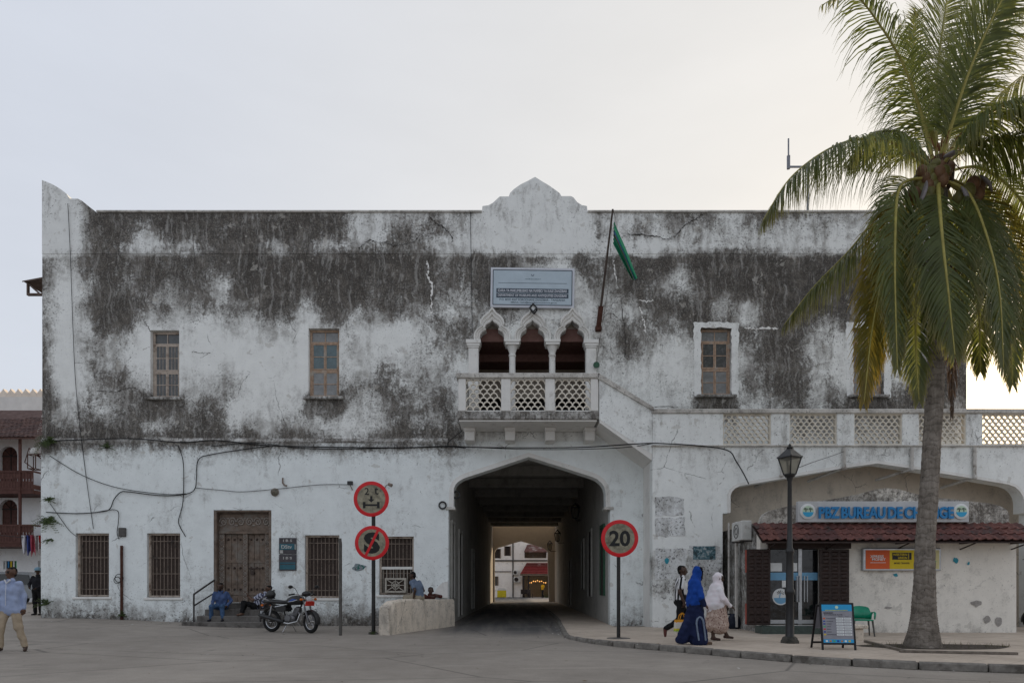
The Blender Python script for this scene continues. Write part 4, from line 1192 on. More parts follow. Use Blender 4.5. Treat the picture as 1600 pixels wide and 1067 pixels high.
# ================================================================== ground
def asphalt():
    k = NT('asphalt'); v = k.pos()
    big = k.noise(v, .22, 6, .6, .4); mid = k.noise(v, 1.6, 7, .7); fine = k.noise(v, 38, 5, .75)
    tyre = k.noise(k.map(v, (1.4, .09, 1)), 1.5, 5, .6)
    m = k.math('ADD', k.math('MULTIPLY', big, .42), k.math('MULTIPLY', mid, .30)); m = k.math('ADD', m, k.math('MULTIPLY', fine, .28))
    c = k.ramp(m, [(.33, (.18, .160, .138)), (.5, (.285, .255, .222)), (.66, (.39, .35, .305))])
    sx = k.n('ShaderNodeSeparateXYZ'); k.l(v, sx.inputs[0])
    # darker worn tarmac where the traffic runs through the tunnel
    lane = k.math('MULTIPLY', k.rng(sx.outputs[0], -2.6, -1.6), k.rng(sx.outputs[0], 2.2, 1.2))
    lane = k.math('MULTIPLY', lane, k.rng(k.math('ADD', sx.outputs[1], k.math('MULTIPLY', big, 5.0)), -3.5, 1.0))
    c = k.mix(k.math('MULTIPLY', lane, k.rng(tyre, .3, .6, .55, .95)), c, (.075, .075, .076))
    st = k.rng(k.noise(v, .8, 5, .65, .8), .63, .72)
    c = k.mix(k.math('MULTIPLY', st, .45), c, (.10, .095, .09))
    sp = k.rng(k.noise(k.map(v, (1, .35, 1)), 2.6, 6, .7, 1.5), .66, .72)
    c = k.mix(k.math('MULTIPLY', sp, .5), c, (.085, .078, .072))
    lt = k.rng(k.noise(k.map(v, (.25, 1.1, 1)), 1.1, 6, .65, .6), .56, .70)
    c = k.mix(k.math('MULTIPLY', lt, .35), c, (.42, .38, .33))
    # hairline joints and patches
    ce = k.vor(k.map(v, (.16, .30, .2)), 1.0, 'DISTANCE_TO_EDGE')
    c = k.mix(k.math('MULTIPLY', k.math('SUBTRACT', 1.0, k.rng(ce, 0, .008)), .6), c, (.07, .065, .06))
    gr = k.rng(k.noise(v, 130, 2, .5), .66, .74)
    c = k.mix(k.math('MULTIPLY', gr, .75), c, (.46, .43, .39))
    gd = k.rng(k.noise(k.map(v, (1, 1, 1), loc=(7, 3, 0)), 90, 3, .6), .62, .70)
    c = k.mix(k.math('MULTIPLY', gd, .6), c, (.10, .092, .083))
    k.col(c); k.rough(.88); k.set(**{'Specular IOR Level': .25})
    k.bump(k.math('ADD', fine, k.math('MULTIPLY', mid, .6)), .35, .015)
    return k.m
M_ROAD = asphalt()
xs = sorted(set([-600, -300, -150, -80, -50] + list(np.arange(-36, 36.1, 1.0)) + [50, 80, 150, 300, 600]))
ys = sorted(set([-60, -40] + list(np.arange(-30, 36.1, 1.0)) + [40, 50, 65, 90, 140, 250, 500, 1200]))
g = MB(); vs = []; fs = []
for y in ys:
    for x in xs: vs.append((x, y, ground_z(x, y) + (.012 * mnoise.noise(Vector((x * .4, y * .4, 0))) if abs(x) < 36 and y < 30 and y > -25 else 0)))
nx_ = len(xs)
for j in range(len(ys) - 1):
    for i in range(nx_ - 1): fs.append((j * nx_ + i, j * nx_ + i + 1, (j + 1) * nx_ + i + 1, (j + 1) * nx_ + i))
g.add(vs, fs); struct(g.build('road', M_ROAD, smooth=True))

# pavement with kerb stones
K = [(2.05, 30.5), (1.9, 7), (1.68, .5), (1.48, -4.3), (1.50, -5.3), (1.72, -6.3), (2.25, -7.4), (3.44, -8.75), (5.45, -10.9), (8, -11.95), (12, -12.7), (19, -13.3)]
KL = catmull(K, 16)
def pave_z(x, y): return .115 - .075 * sstep(-8.0, -4.5, y)
def concrete():
    k = NT('pavement_concrete'); v = k.pos()
    n1 = k.noise(v, .9, 7, .65); n2 = k.noise(v, 9, 6, .7)
    c = k.ramp(k.math('ADD', k.math('MULTIPLY', n1, .65), k.math('MULTIPLY', n2, .35)), [(.34, (.37, .310, .255)), (.5, (.50, .425, .35)), (.66, (.58, .50, .42))])
    stn = k.rng(k.noise(v, 1.7, 6, .7, .5), .60, .70)
    c = k.mix(k.math('MULTIPLY', stn, .4), c, (.14, .125, .11))
    br = k.n('ShaderNodeTexBrick'); k.l(k.map(v, (1, 1, 1), rot=(0, 0, R(-38))), br.inputs['Vector'])
    br.offset = 0; br.inputs['Scale'].default_value = .55; br.inputs['Mortar Size'].default_value = .006
    br.inputs['Color1'].default_value = (1, 1, 1, 1); br.inputs['Color2'].default_value = (.93, .93, .93, 1); br.inputs['Mortar'].default_value = (.62, .62, .62, 1)
    c = k.mix(.6, c, br.outputs[0], 'MULTIPLY')
    k.col(c); k.rough(.9); k.set(**{'Specular IOR Level': .2}); k.bump(k.noise(v, 45, 4, .6), .3, .01)
    return k.m
poly = [(x, y) for x, y in KL] + [(19, -1.2), (3.3, -1.2), (3.3, .3), (3.9, 30.5)]
loop = subdiv(poly, .6)
gx, gy = np.meshgrid(np.arange(1, 19, .7), np.arange(-13.5, 1, .7)); gp = np.stack([gx.ravel(), gy.ravel()], 1)
gp = gp[np_in_poly(gp, loop)]; gp = gp[np_seg_dist(gp, loop) > .25]
res = delaunay_2d_cdt([Vector(p) for p in loop] + [Vector(p) for p in gp], [(i, (i + 1) % len(loop)) for i in range(len(loop))], [], 0, 1e-6)
vv = [(p.x, p.y, pave_z(p.x, p.y)) for p in res[0]]
tri = [tuple(f) for f in res[2] if in_poly(sum(res[0][i].x for i in f) / 3, sum(res[0][i].y for i in f) / 3, loop)]
g = MB(); g.add(vv, tri); n = len(loop)
pav = struct(g.build('pavement', concrete(), smooth=True))
simple('kerb_concrete', (.20, .185, .165), .92, var=.4, scale=7, bump=.4, dirt=.35, dirtc=(.08, .07, .06))
acc = 0.0; start = KL[0]; st_i = 0
seglen = 1.0
cum = [0]
for a, b in zip(KL[:-1], KL[1:]): cum.append(cum[-1] + math.hypot(b[0] - a[0], b[1] - a[1]))
def kpt(s):
    for i in range(len(cum) - 1):
        if cum[i + 1] >= s:
            t = (s - cum[i]) / max(1e-9, cum[i + 1] - cum[i]); return Vector((KL[i][0] + (KL[i + 1][0] - KL[i][0]) * t, KL[i][1] + (KL[i + 1][1] - KL[i][1]) * t, 0))
    return Vector((KL[-1][0], KL[-1][1], 0))
km = {}
s_ = 18.0
while s_ < cum[-1] - .5:
    step = .62 if 33 < s_ < 41 else .95
    a, b = kpt(s_), kpt(s_ + step - .015)
    d = b - a; Lk = round(d.length, 2)
    if Lk not in km:
        m_ = MB(); m_.box(0, Lk, -.075, .075, -.14, .0, ch=.022)
        me = m_.mesh('kerb_stone', smooth=40, mats=(M['kerb_concrete'],)); km[Lk] = me
    mid = (a + b) / 2
    piece('kerb_stone', km[Lk], pav, (a.x, a.y, pave_z(mid.x, mid.y) + .012 + random.uniform(-.008, .006)), (random.uniform(-.02, .02), 0, math.atan2(d.y, d.x)))
    s_ += step

# ---- door steps with hand rails
stx0, stx1 = PX(315, -.7), PX(420, -.7)
steps = thing('door_steps', 'worn grey stone steps leading up to the carved wooden door', 'steps', ((stx0 + stx1) / 2, -.8, 0))
zt = PZ(941) - .005
hs = [zt, zt - .20, zt - .40, zt - .58]
for i, h in enumerate(hs):
    m_ = MB(); ex = .0 if i < 3 else .32
    m_.box(stx0 + (.28 if i == 0 else .1 if i == 1 else 0) - ex, stx1 + ex * .6, -.36 - .34 * i, -.062 if i == 0 else -.36 - .34 * (i - 1) - .002, -.05, h, ch=.02)
    m_.build('step', M['step_stone'], steps)
m_ = MB(); y_ = -1.2
for xx, yy0, yy1 in ((stx0 + .03, -1.28, -.08),):
    m_.tube([(xx, yy0, .1), (xx, yy0, PZ(928, yy0))], .028, 8)
    m_.tube([(xx, yy0, PZ(928, yy0)), (xx + .1, yy1, PZ(906, yy1))], .03, 8)
    m_.tube([(xx, yy0, PZ(946, yy0)), (xx + .1, yy1, PZ(926, yy1))], .025, 8)
m_.build('handrail', M['rail_iron'], steps)
m_ = MB(); xx = stx1 - .05
m_.tube([(xx, -1.28, .1), (xx, -1.28, PZ(937, -1.28))], .03, 8); m_.tube([(xx, -1.28, PZ(937, -1.28)), (xx, -.5, PZ(926, -.5)), (xx, -.08, PZ(922, -.08))], .028, 8)
m_.build('handrail', M['rail_iron'], steps)

# ---- low wall of the stair well by the tunnel mouth
A = Vector((-3.52, -4.2, 0)); B = Vector((-2.08, -.07, 0)); d = (B - A); Lw = d.length; d.normalize()
lw = thing('low_wall', 'low cream plaster wall slanting out beside the tunnel mouth', 'wall', (A + B) / 2)
nrm_ = Vector((-d.y, d.x, 0))
if nrm_.y < 0: nrm_ = -nrm_
MW = Matrix((( d.x, nrm_.x, 0, A.x), (d.y, nrm_.y, 0, A.y), (0, 0, 1, 0), (0, 0, 0, 1)))
m_ = MB(); segs = 60; prof = []
vs = []; fs = []
for i in range(segs + 1):
    u = i / segs; x = u * Lw
    h = .93 + .03 * math.sin(u * 5) + .035 * mnoise.noise(Vector((u * 14, 3, 0)))
    if u < .09: h -= .16 * (1 - u / .09) + .04 * mnoise.noise(Vector((u * 60, 1, 2)))
    for (yy, zz) in ((-.16, -.05), (-.15, .2), (-.14, h - .05), (-.10, h), (.12, h), (.15, h - .04), (.16, -.05)):
        vs.append(MW @ Vector((x + (.05 * mnoise.noise(Vector((zz * 6, yy * 5, 4))) if i == 0 else 0), yy + .022 * mnoise.noise(Vector((x * 2.5, zz * 3, 1))), zz)))
npf = 7
for i in range(segs):
    for j in range(npf - 1): fs.append((i * npf + j, (i + 1) * npf + j, (i + 1) * npf + j + 1, i * npf + j + 1))
fs.append(tuple(range(npf))); fs.append(tuple(range(segs * npf + npf - 1, segs * npf - 1, -1)))
m_.add(vs, fs); m_.build('wall_body', M_LOWWALL, lw, smooth=40)
m_ = MB(); c_ = Vector((-2.16, -.07, .95)); pts = [(-2.62, .95)] + [(-2.17 - .45 * math.cos(t), .95 + .55 * math.sin(t)) for t in np.linspace(0.1, math.pi / 2, 8)] + [(-2.17, .95)]
m_.prism(pts, -.16, -.062); m_.build('curved_buttress', M_TRIM, lw)

# ---- grit, dry leaves and paper scraps blown against the kerb and walls
rdl = random.Random(17)
lit = MB()
for i in range(260):
    t = rdl.random()
    if t < .45:
        s2 = rdl.uniform(24, cum[-1] - 1); q = kpt(s2); x, y = q.x + rdl.gauss(-.22, .16), q.y + rdl.gauss(-.22, .16); z = ground_z(x, y)
    elif t < .75: x, y = rdl.uniform(-15, -4), rdl.uniform(-2.4, -.2); z = ground_z(x, y)
    else: x, y = rdl.uniform(-12, 8), rdl.uniform(-13.5, -3.5); z = ground_z(x, y) if x < 1 or y < -12.5 else pave_z(x, y)
    if 1.4 < x and y > -8 : z = pave_z(x, y)
    z += .018; sz = rdl.uniform(.012, .05); a = rdl.uniform(0, 6.28); c, s3 = math.cos(a) * sz, math.sin(a) * sz
    lit.cur = rdl.randrange(3)
    lit.add([(x - c, y - s3, z), (x + s3 * .5, y - c * .5, z + rdl.uniform(0, .012)), (x + c, y + s3, z + rdl.uniform(0, .01)), (x - s3 * .5, y + c * .5, z)], [(0, 1, 2, 3)])
lo_ = lit.build('litter', (simple('litter_leaf', (.16, .11, .06), .9), simple('litter_paper', (.5, .48, .45), .9), simple('litter_dark', (.06, .05, .045), .9)), smooth=False); lo_['kind'] = 'stuff'
# ================================================================== people: one continuous skin grown from a distance field
def surface_nets(Fd, org, h):
    nx, ny, nz = Fd.shape
    ins = Fd < 0
    cnt = np.zeros((nx - 1, ny - 1, nz - 1), np.int8)
    offs = [(i, j, k) for i in (0, 1) for j in (0, 1) for k in (0, 1)]
    for i, j, k in offs: cnt += ins[i:nx - 1 + i, j:ny - 1 + j, k:nz - 1 + k]
    cells = np.argwhere((cnt > 0) & (cnt < 8))
    idx = -np.ones(cnt.shape, np.int64); idx[tuple(cells.T)] = np.arange(len(cells))
    acc = np.zeros((len(cells), 3)); num = np.zeros(len(cells))
    for a in offs:
        for ax in range(3):
            if a[ax] == 0:
                b = list(a); b[ax] = 1
                fa = Fd[cells[:, 0] + a[0], cells[:, 1] + a[1], cells[:, 2] + a[2]]; fb = Fd[cells[:, 0] + b[0], cells[:, 1] + b[1], cells[:, 2] + b[2]]
                cr = (fa < 0) != (fb < 0)
                t = np.where(cr, fa / np.where(cr, fa - fb, 1), 0)
                p = np.tile(np.array(a, float), (len(cells), 1)); p[:, ax] += t
                acc[cr] += p[cr]; num[cr] += 1
    V = org + h * (cells + acc / num[:, None])
    quads = []
    for ax in range(3):
        u, v_ = (ax + 1) % 3, (ax + 2) % 3
        sl0 = [slice(None)] * 3; sl1 = [slice(None)] * 3
        sl0[ax] = slice(0, -1); sl1[ax] = slice(1, None)
        a = ins[tuple(sl0)]; b = ins[tuple(sl1)]
        e = np.argwhere(a != b)
        e = e[(e[:, u] > 0) & (e[:, v_] > 0) & (e[:, u] < Fd.shape[u] - 1) & (e[:, v_] < Fd.shape[v_] - 1)]
        c = []
        for du, dv in ((1, 1), (0, 1), (0, 0), (1, 0)):
            q = e.copy(); q[:, u] -= du; q[:, v_] -= dv; c.append(idx[tuple(q.T)])
        c = np.stack(c, 1)
        fl = a[tuple(e.T)]
        c[~fl] = c[~fl][:, ::-1]
        quads.append(c[(c >= 0).all(1)])
    return V, np.concatenate(quads)

class Fig:
    def __init__(s): s.p = []
    def cap(s, a, b, ra, rb, m, k=.025, sy=1.0):
        s.p.append((np.array(a, float), np.array(b, float), ra, rb, m, k, sy)); return s
    def ball(s, c, r, m, k=.02): return s.cap(c, c, r, r, m, k)
    def grow(s, h=.011, cloth=(), fold=.007, seed=0):
        lo = np.min([np.minimum(p[0], p[1]) - max(p[2], p[3]) for p in s.p], 0) - .04
        hi = np.max([np.maximum(p[0], p[1]) + max(p[2], p[3]) for p in s.p], 0) + .04
        N = np.ceil((hi - lo) / h).astype(int) + 1
        X = [lo[i] + h * np.arange(N[i]) for i in range(3)]
        Fd = np.full(N, .08); best = np.full(N, 9.0); lab = np.zeros(N, np.int8)
        for a, b, ra, rb, m, k, sy in s.p:
            mg = .07
            l_ = np.minimum(a, b) - max(ra, rb) - mg; u_ = np.maximum(a, b) + max(ra, rb) + mg
            i0 = np.maximum(0, ((l_ - lo) / h).astype(int)); i1 = np.minimum(N, ((u_ - lo) / h).astype(int) + 2)
            sl = tuple(slice(i0[i], i1[i]) for i in range(3))
            gx = X[0][sl[0]][:, None, None]; gy = X[1][sl[1]][None, :, None]; gz = X[2][sl[2]][None, None, :]
            ab = b - a; L2 = max(1e-9, ab @ ab)
            t = np.clip(((gx - a[0]) * ab[0] + (gy - a[1]) * ab[1] + (gz - a[2]) * ab[2]) / L2, 0, 1)
            dx = gx - a[0] - t * ab[0]; dy = (gy - a[1] - t * ab[1]) / sy; dz = gz - a[2] - t * ab[2]
            r_ = ra + (rb - ra) * t
            d = np.sqrt(dx * dx + dy * dy + dz * dz) - r_
            if sy != 1: d = d * min(1, sy * 1.15)
            if m in cloth and fold > 0:
                ang = gx * 31 + gy * 27
                d = d + fold * (np.sin(ang + 3 * np.sin(gz * 7 + seed)) * .6 + np.sin(gz * 42 + gx * 18 + seed) * .4 * np.sin(gy * 20 + gz * 9))
            f0 = Fd[sl]
            hh = np.clip(.5 + .5 * (f0 - d) / k, 0, 1)
            Fd[sl] = f0 * (1 - hh) + d * hh - k * hh * (1 - hh)
            bl = best[sl]; w_ = d < bl
            bl[w_] = d[w_]; lb = lab[sl]; lb[w_] = m
        V, Q = surface_nets(Fd, lo, h)
        ci = np.clip(np.round((V - lo) / h).astype(int), 0, N - 1)
        vl = lab[tuple(ci.T)]
        fl = vl[Q[:, 0]].copy()
        for c in (1, 2, 3): fl = np.maximum(fl, vl[Q[:, c]]) if False else fl
        return V, Q, fl
    def build(s, name, mats, parent, **kw):
        V, Q, fl = s.grow(**kw)
        me = bpy.data.meshes.new(name)
        me.from_pydata(V.tolist(), [], Q.tolist())
        for m in mats: me.materials.append(m)
        me.polygons.foreach_set('material_index', fl.astype(int)); me.polygons.foreach_set('use_smooth', [True] * len(Q)); me.update()
        o = bpy.data.objects.new(name, me); COL.objects.link(o); o.parent = parent
        return o

V3 = lambda *a: np.array(a, float)
def nrmz(v): return v / max(1e-9, np.linalg.norm(v))
SKIN, HAIR, TOP, LEG, SHOE, AUX, EYE = range(7)
def hand(f, wr, d, palm_n, side, m=SKIN, curl=.5, s=1.0):
    """palm, four fingers and a thumb from wrist wr along d; palm_n = where the palm faces; side = thumb side"""
    d = nrmz(d); n = nrmz(palm_n - d * (palm_n @ d)); t = nrmz(side - d * (side @ d))
    c = wr + d * .05 * s
    f.cap(wr, c - t * .012, .023 * s, .022 * s, m, .012); f.cap(wr + d * .02, c + t * .016, .022 * s, .022 * s, m, .012); f.cap(c - t * .025 * s, c + t * .025 * s, .017 * s, .017 * s, m, .01)
    for i, (o, l_) in enumerate(((-.030, .055), (-.010, .07), (.011, .075), (.031, .068))):
        k0 = c + t * o * s + d * .022 * s
        k1 = k0 + nrmz(d + n * curl * .6) * l_ * .5 * s
        k2 = k1 + nrmz(d * .7 + n * curl * 1.6) * l_ * .5 * s
        f.cap(k0, k1, .0095 * s, .009 * s, m, .005); f.cap(k1, k2, .009 * s, .0075 * s, m, .005)
    b0 = wr + d * .025 * s + t * .024 * s; b1 = b0 + nrmz(d * .7 + t * .8 + n * .3) * .04 * s; b2 = b1 + nrmz(d + t * .2 + n * .4) * .03 * s
    f.cap(b0, b1, .012 * s, .011 * s, m, .006); f.cap(b1, b2, .0105 * s, .009 * s, m, .005)
def head(f, c, fw, up=V3(0, 0, 1), hair=True, s=1.0, beard=False):
    fw = nrmz(fw); up = nrmz(up - fw * (fw @ up)); sd = np.cross(fw, up)
    f.cap(c - fw * .02 * s + up * .02 * s, c + fw * .015 * s + up * .015 * s, .088 * s, .082 * s, SKIN, .02)
    f.cap(c + fw * .03 * s - up * .01 * s, c + fw * .042 * s - up * .085 * s, .062 * s, .042 * s, SKIN, .025)
    f.cap(c + fw * .092 * s - up * .005 * s, c + fw * .108 * s - up * .038 * s, .010 * s, .017 * s, SKIN, .012)
    f.cap(c + fw * .086 * s - up * .068 * s - sd * .018 * s, c + fw * .086 * s - up * .068 * s + sd * .018 * s, .012 * s, .012 * s, SKIN, .01)
    for q in (-1, 1):
        f.cap(c + sd * q * .086 * s - up * .005 * s, c + sd * q * .088 * s - up * .035 * s, .018 * s, .012 * s, SKIN, .01)
        f.ball(c + fw * .084 * s + sd * q * .032 * s + up * .0 * s, .0125 * s, EYE, .004)
        f.cap(c + fw * .088 * s + sd * q * .016 * s + up * .022 * s, c + fw * .078 * s + sd * q * .05 * s + up * .022 * s, .009 * s, .007 * s, HAIR, .006)
    if hair:
        f.cap(c - fw * .028 * s + up * .036 * s, c + fw * .006 * s + up * .046 * s, .088 * s, .070 * s, HAIR, .006)
        f.cap(c - fw * .045 * s - up * .0 * s, c - fw * .05 * s - up * .04 * s, .072 * s, .055 * s, HAIR, .01)
    if beard: f.cap(c + fw * .05 * s - up * .09 * s, c + fw * .058 * s - up * .105 * s, .040 * s, .036 * s, HAIR, .01)
def person(J, fw=V3(0, -1, 0), sleeve='long', face=None, hair=True, beard=False, shorts=False, hands=None, headc=None, fat=1.0, barefoot=False, collar=True):
    """J: pelvis, chest, neck, (shL, elL, wrL), (shR, ...), (hipL, knL, anL), (hipR, ...)"""
    f = Fig()
    pel, che, nck = J['pelvis'], J['chest'], J['neck']
    sp = nrmz(nck - pel); fw = nrmz(fw - sp * (fw @ sp)); lr = nrmz(J['shL'] - J['shR'])
    for q, sh in ((1, J['shL']), (-1, J['shR'])):
        hp = pel + lr * q * .075
        f.cap(hp, che + lr * q * .085, .108 * fat, .112 * fat, TOP, .05)
        f.cap(che + lr * q * .085, sh - lr * q * .03 - sp * .02, .108 * fat, .068, TOP, .05)
    f.cap(pel - sp * .03, che, .12 * fat, .118 * fat, TOP, .05)
    f.cap(pel - lr * .075 - sp * .07, pel + lr * .075 - sp * .07, .112 * fat, .112 * fat, LEG, .04)
    f.cap(che + sp * .1, nck + sp * .0, .07, .062, TOP, .04)
    hc = headc if headc is not None else nck + sp * .165
    f.cap(nck - sp * .03, hc - sp * .05, .054, .05, SKIN, .02)
    if collar: f.cap(nck - lr * .045 + sp * .0, nck + lr * .045 + sp * .0, .045, .045, TOP, .015)
    head(f, hc, face if face is not None else fw, sp, hair, beard=beard)
    for sfx, q in (('L', 1), ('R', -1)):
        sh, el, wr = J['sh' + sfx], J['el' + sfx], J['wr' + sfx]
        if sleeve == 'long':
            f.cap(sh, el, .064, .054, TOP, .03); f.cap(el, wr - nrmz(wr - el) * .02, .053, .040, TOP, .02); f.cap(el, wr, .035, .026, SKIN, .01)
        else:
            f.cap(sh, el, .050, .042, SKIN, .02); f.cap(el, wr, .041, .027, SKIN, .015)
            f.cap(sh, sh + (el - sh) * .62, .068, .066, TOP, .03)
        if hands and hands.get(sfx):
            d_, pn, ts, cu = hands[sfx]
        else:
            d_, pn, ts, cu = wr - el, lr * -q, fw, .5
        hand(f, wr, d_, pn, ts, curl=cu)
        hip, kn, an, toe = J['hip' + sfx], J['kn' + sfx], J['an' + sfx], J['toe' + sfx]
        f.cap(hip, kn, .098 * fat, .074, LEG, .04); 
        f.cap(kn, an + (kn - an) * .08, .073, .060, LEG, .03)
        f.cap(an + (kn - an) * .12, an, .042, .036, SKIN, .01)
        hl = an + nrmz(an - toe) * V3(1, 1, 0) * .04 - V3(0, 0, .04)
        f.cap(hl, toe, .036, .030, SHOE if not barefoot else SKIN, .02); f.cap(an, (hl + toe) / 2, .038, .034, SHOE if not barefoot else SKIN, .02)
    return f

def cloth_mat(name, c, var=.18, scale=7, rough=.9):
    return simple(name, c, rough, spec=.15, var=var, scale=scale, bump=.2, bscale=60, obj=True)
def skin_mat(name, c):
    return simple(name, c, .5, spec=.35, var=.15, scale=20, bump=.05, obj=True)
M_SK1 = skin_mat('skin_dark', (.060, .032, .021)); M_SK2 = skin_mat('skin_brown', (.095, .050, .032))
M_HR = cloth_mat('hair_black', (.010, .009, .009)); M_EYE = simple('eye_dark', (.012, .010, .009), .3, bump=0)
def figure(name, label, fig, mats, loc, rz=0.0, h=.010, fold=.009, seed=0):
    t = thing(name, label, 'person', loc, rz, local=True)
    fig.build('body', mats, t, h=h, cloth=(TOP, LEG, AUX), fold=fold, seed=seed)
    return t
def std(H=1.0):
    """standing joints, facing -y"""
    J = dict(pelvis=V3(0, 0, .98), chest=V3(0, 0, 1.25), neck=V3(0, .005, 1.46))
    for s_, q in (('L', 1), ('R', -1)):
        J['sh' + s_] = V3(q * .172, 0, 1.395); J['el' + s_] = V3(q * .218, .02, 1.12); J['wr' + s_] = V3(q * .225, -.04, .88)
        J['hip' + s_] = V3(q * .095, 0, .90); J['kn' + s_] = V3(q * .10, -.01, .50); J['an' + s_] = V3(q * .10, .02, .09); J['toe' + s_] = V3(q * .12, -.13, .035)
    return J

# --- 1 man in pale blue shirt walking on the left (striding, turned to his right)
J = std()
J.update(knL=V3(.12, -.10, .50), anL=V3(.21, .10, .10), toeL=V3(.30, -.02, .035), knR=V3(-.12, -.12, .50), anR=V3(-.15, -.10, .09), toeR=V3(-.13, -.27, .035),
         elL=V3(.22, .07, 1.13), wrL=V3(.235, .05, .88), elR=V3(-.22, .02, 1.12), wrR=V3(-.20, -.14, .90), toeL_=0)
J['knL'] = V3(.17, -.02, .50); J['anL'] = V3(.27, .04, .09); J['toeL'] = V3(.36, -.10, .035)
f = person(J, fw=V3(-.1, -1, 0), face=V3(-.25, -1, -.05), fat=.92)
f.cap(V3(-.085, 0, .86), V3(-.08, 0, 1.05), .118, .115, TOP, .03); f.cap(V3(.085, 0, .86), V3(.08, 0, 1.05), .118, .115, TOP, .03); f.cap(V3(0, 0, .86), V3(0, 0, 1.05), .122, .12, TOP, .03); f.cap(V3(-.11, 0, .85), V3(.11, 0, .85), .112, .112, TOP, .02)
yy = -8.6
pp1 = figure('person', 'man in pale blue shirt and beige trousers walking at the left edge', f,
       (M_SK2, M_HR, cloth_mat('shirt_pale_blue', (.30, .36, .52), var=.15), cloth_mat('trousers_beige', (.36, .29, .21), var=.18), simple('sandal_brown', (.05, .03, .022), .6), M_HR, M_EYE), (PX(17, yy), yy, 0), 0.0, seed=1)
wc = Fig(); q_ = MB()
q_.tube([(-.06, -.09, 1.475), (0, -.115, 1.40), (.06, -.09, 1.475)], .018, 6); q_.tube([(.0, -.128, 1.40), (.0, -.142, 1.2), (.0, -.14, .95)], .006, 5)
q_.build('collar_and_placket', simple('white_cotton', (.55, .57, .62), .9, obj=True), pp1)

# --- 2 man in black with a blue cap at the corner
J = std()
J.update(elR=V3(-.26, -.06, 1.13), wrR=V3(-.14, -.22, 1.02), elL=V3(.25, -.05, 1.13), wrL=V3(.12, -.22, 1.0))
f = person(J, fw=V3(.3, -1, 0), face=V3(.5, -1, -.1))
yy = 1.8; zz = ground_z(PX(58, yy), yy)
pp2 = figure('person', 'man in black clothes and pale blue cap standing by the building corner', f,
       (M_SK1, M_HR, cloth_mat('jacket_black', (.018, .018, .022)), cloth_mat('trousers_black', (.012, .012, .013)), simple('shoe_black', (.015, .014, .014), .5), M_HR, M_EYE), (PX(59, yy), yy, zz), 0, h=.014)
q_ = MB(); q_.lathe([(.108, 0), (.112, .05), (.09, .10), (.04, .125), (.004, .13)], 16, Matrix.Translation((0, .0, 1.645))); q_.ell((.05, -.12, 1.655), (.08, .09, .012), 12, 6)
q_.build('cap', simple('cap_blue', (.20, .33, .42), .9, obj=True), pp2)

# --- 3 man in blue shirt sitting on the steps
def seated(seat, spread=.13, lean=.06, foot=.42, kneez=.0, drop=.42):
    J = dict(pelvis=V3(0, 0, seat + .11), chest=V3(0, -lean, seat + .38), neck=V3(0, -lean * 1.6, seat + .585))
    for s_, q in (('L', 1), ('R', -1)):
        J['sh' + s_] = V3(q * .19, -lean * 1.5, seat + .53); J['el' + s_] = V3(q * .27, -lean - .02, seat + .27); J['wr' + s_] = V3(q * .20, -.27, seat + .17)
        J['hip' + s_] = V3(q * .095, 0, seat + .09); J['kn' + s_] = V3(q * spread, -foot, seat + .10 + kneez); J['an' + s_] = V3(q * (spread + .02), -foot + .03, seat - drop + .09); J['toe' + s_] = V3(q * (spread + .05), -foot - .13, seat - drop + .035)
    return J
zs1_ = hs[1]
J = seated(zs1_, spread=.17, lean=.06, foot=.40, drop=zs1_ - hs[3])
J['wrL'] = V3(.27, -.24, zs1_ + .12); J['elL'] = V3(.31, -.02, zs1_ + .28); J['wrR'] = V3(-.22, -.24, zs1_ + .17)
f = person(J, face=V3(-.05, -1, -.12), beard=True)
yy = -.62
figure('person', 'man in blue shirt and jeans sitting on the left of the door steps', f,
       (M_SK1, M_HR, cloth_mat('shirt_denim', (.06, .095, .20), var=.3), cloth_mat('jeans_blue', (.055, .105, .20), var=.45, scale=5), simple('shoe_navy', (.012, .013, .02), .6), M_HR, M_EYE), (PX(347, yy), yy, 0), 0, seed=3)

# --- 4 man in striped shirt reclining on the steps
def stripes(name, a, b, scale, axis, rot=(0, 0, 0), thr=.5):
    k = NT(name); v = k.map(k.obj(), rot=rot)
    wv = k.n('ShaderNodeTexWave', wave_type='BANDS', bands_direction=axis); k.l(v, wv.inputs['Vector'])
    wv.inputs['Scale'].default_value = scale; wv.inputs['Distortion'].default_value = .6; wv.inputs['Detail'].default_value = 1
    k.col(k.mix(k.rng(wv.outputs[1], thr - .06, thr + .06), a, b)); k.rough(.9); k.set(**{'Specular IOR Level': .15}); k.bump(k.noise(v, 50, 3), .2, .01)
    MATS[name] = k.m; return k.m
z1_ = hs[1]
J = dict(pelvis=V3(.10, 0, z1_ + .11), chest=V3(.26, .05, z1_ + .34), neck=V3(.34, .07, z1_ + .53))
J.update(shL=V3(.42, .06, z1_ + .44), elL=V3(.50, .0, z1_ + .22), wrL=V3(.36, -.16, z1_ + .16), shR=V3(.20, -.05, z1_ + .47), elR=V3(.02, -.22, z1_ + .30), wrR=V3(-.14, -.20, z1_ + .42))
J.update(hipL=V3(.12, .06, z1_ + .09), knL=V3(-.28, -.06, z1_ + .20), anL=V3(-.33, -.14, z1_ - .18), toeL=V3(-.45, -.22, z1_ - .205), hipR=V3(.06, -.06, z1_ + .10), knR=V3(-.26, -.28, z1_ + .22), anR=V3(-.26, -.42, z1_ - .12), toeR=V3(-.36, -.52, z1_ - .165))
J['anL'][2] = hs[2] + .09; J['toeL'][2] = hs[2] + .035; J['anR'][2] = hs[2] + .09; J['toeR'][2] = hs[2] + .035
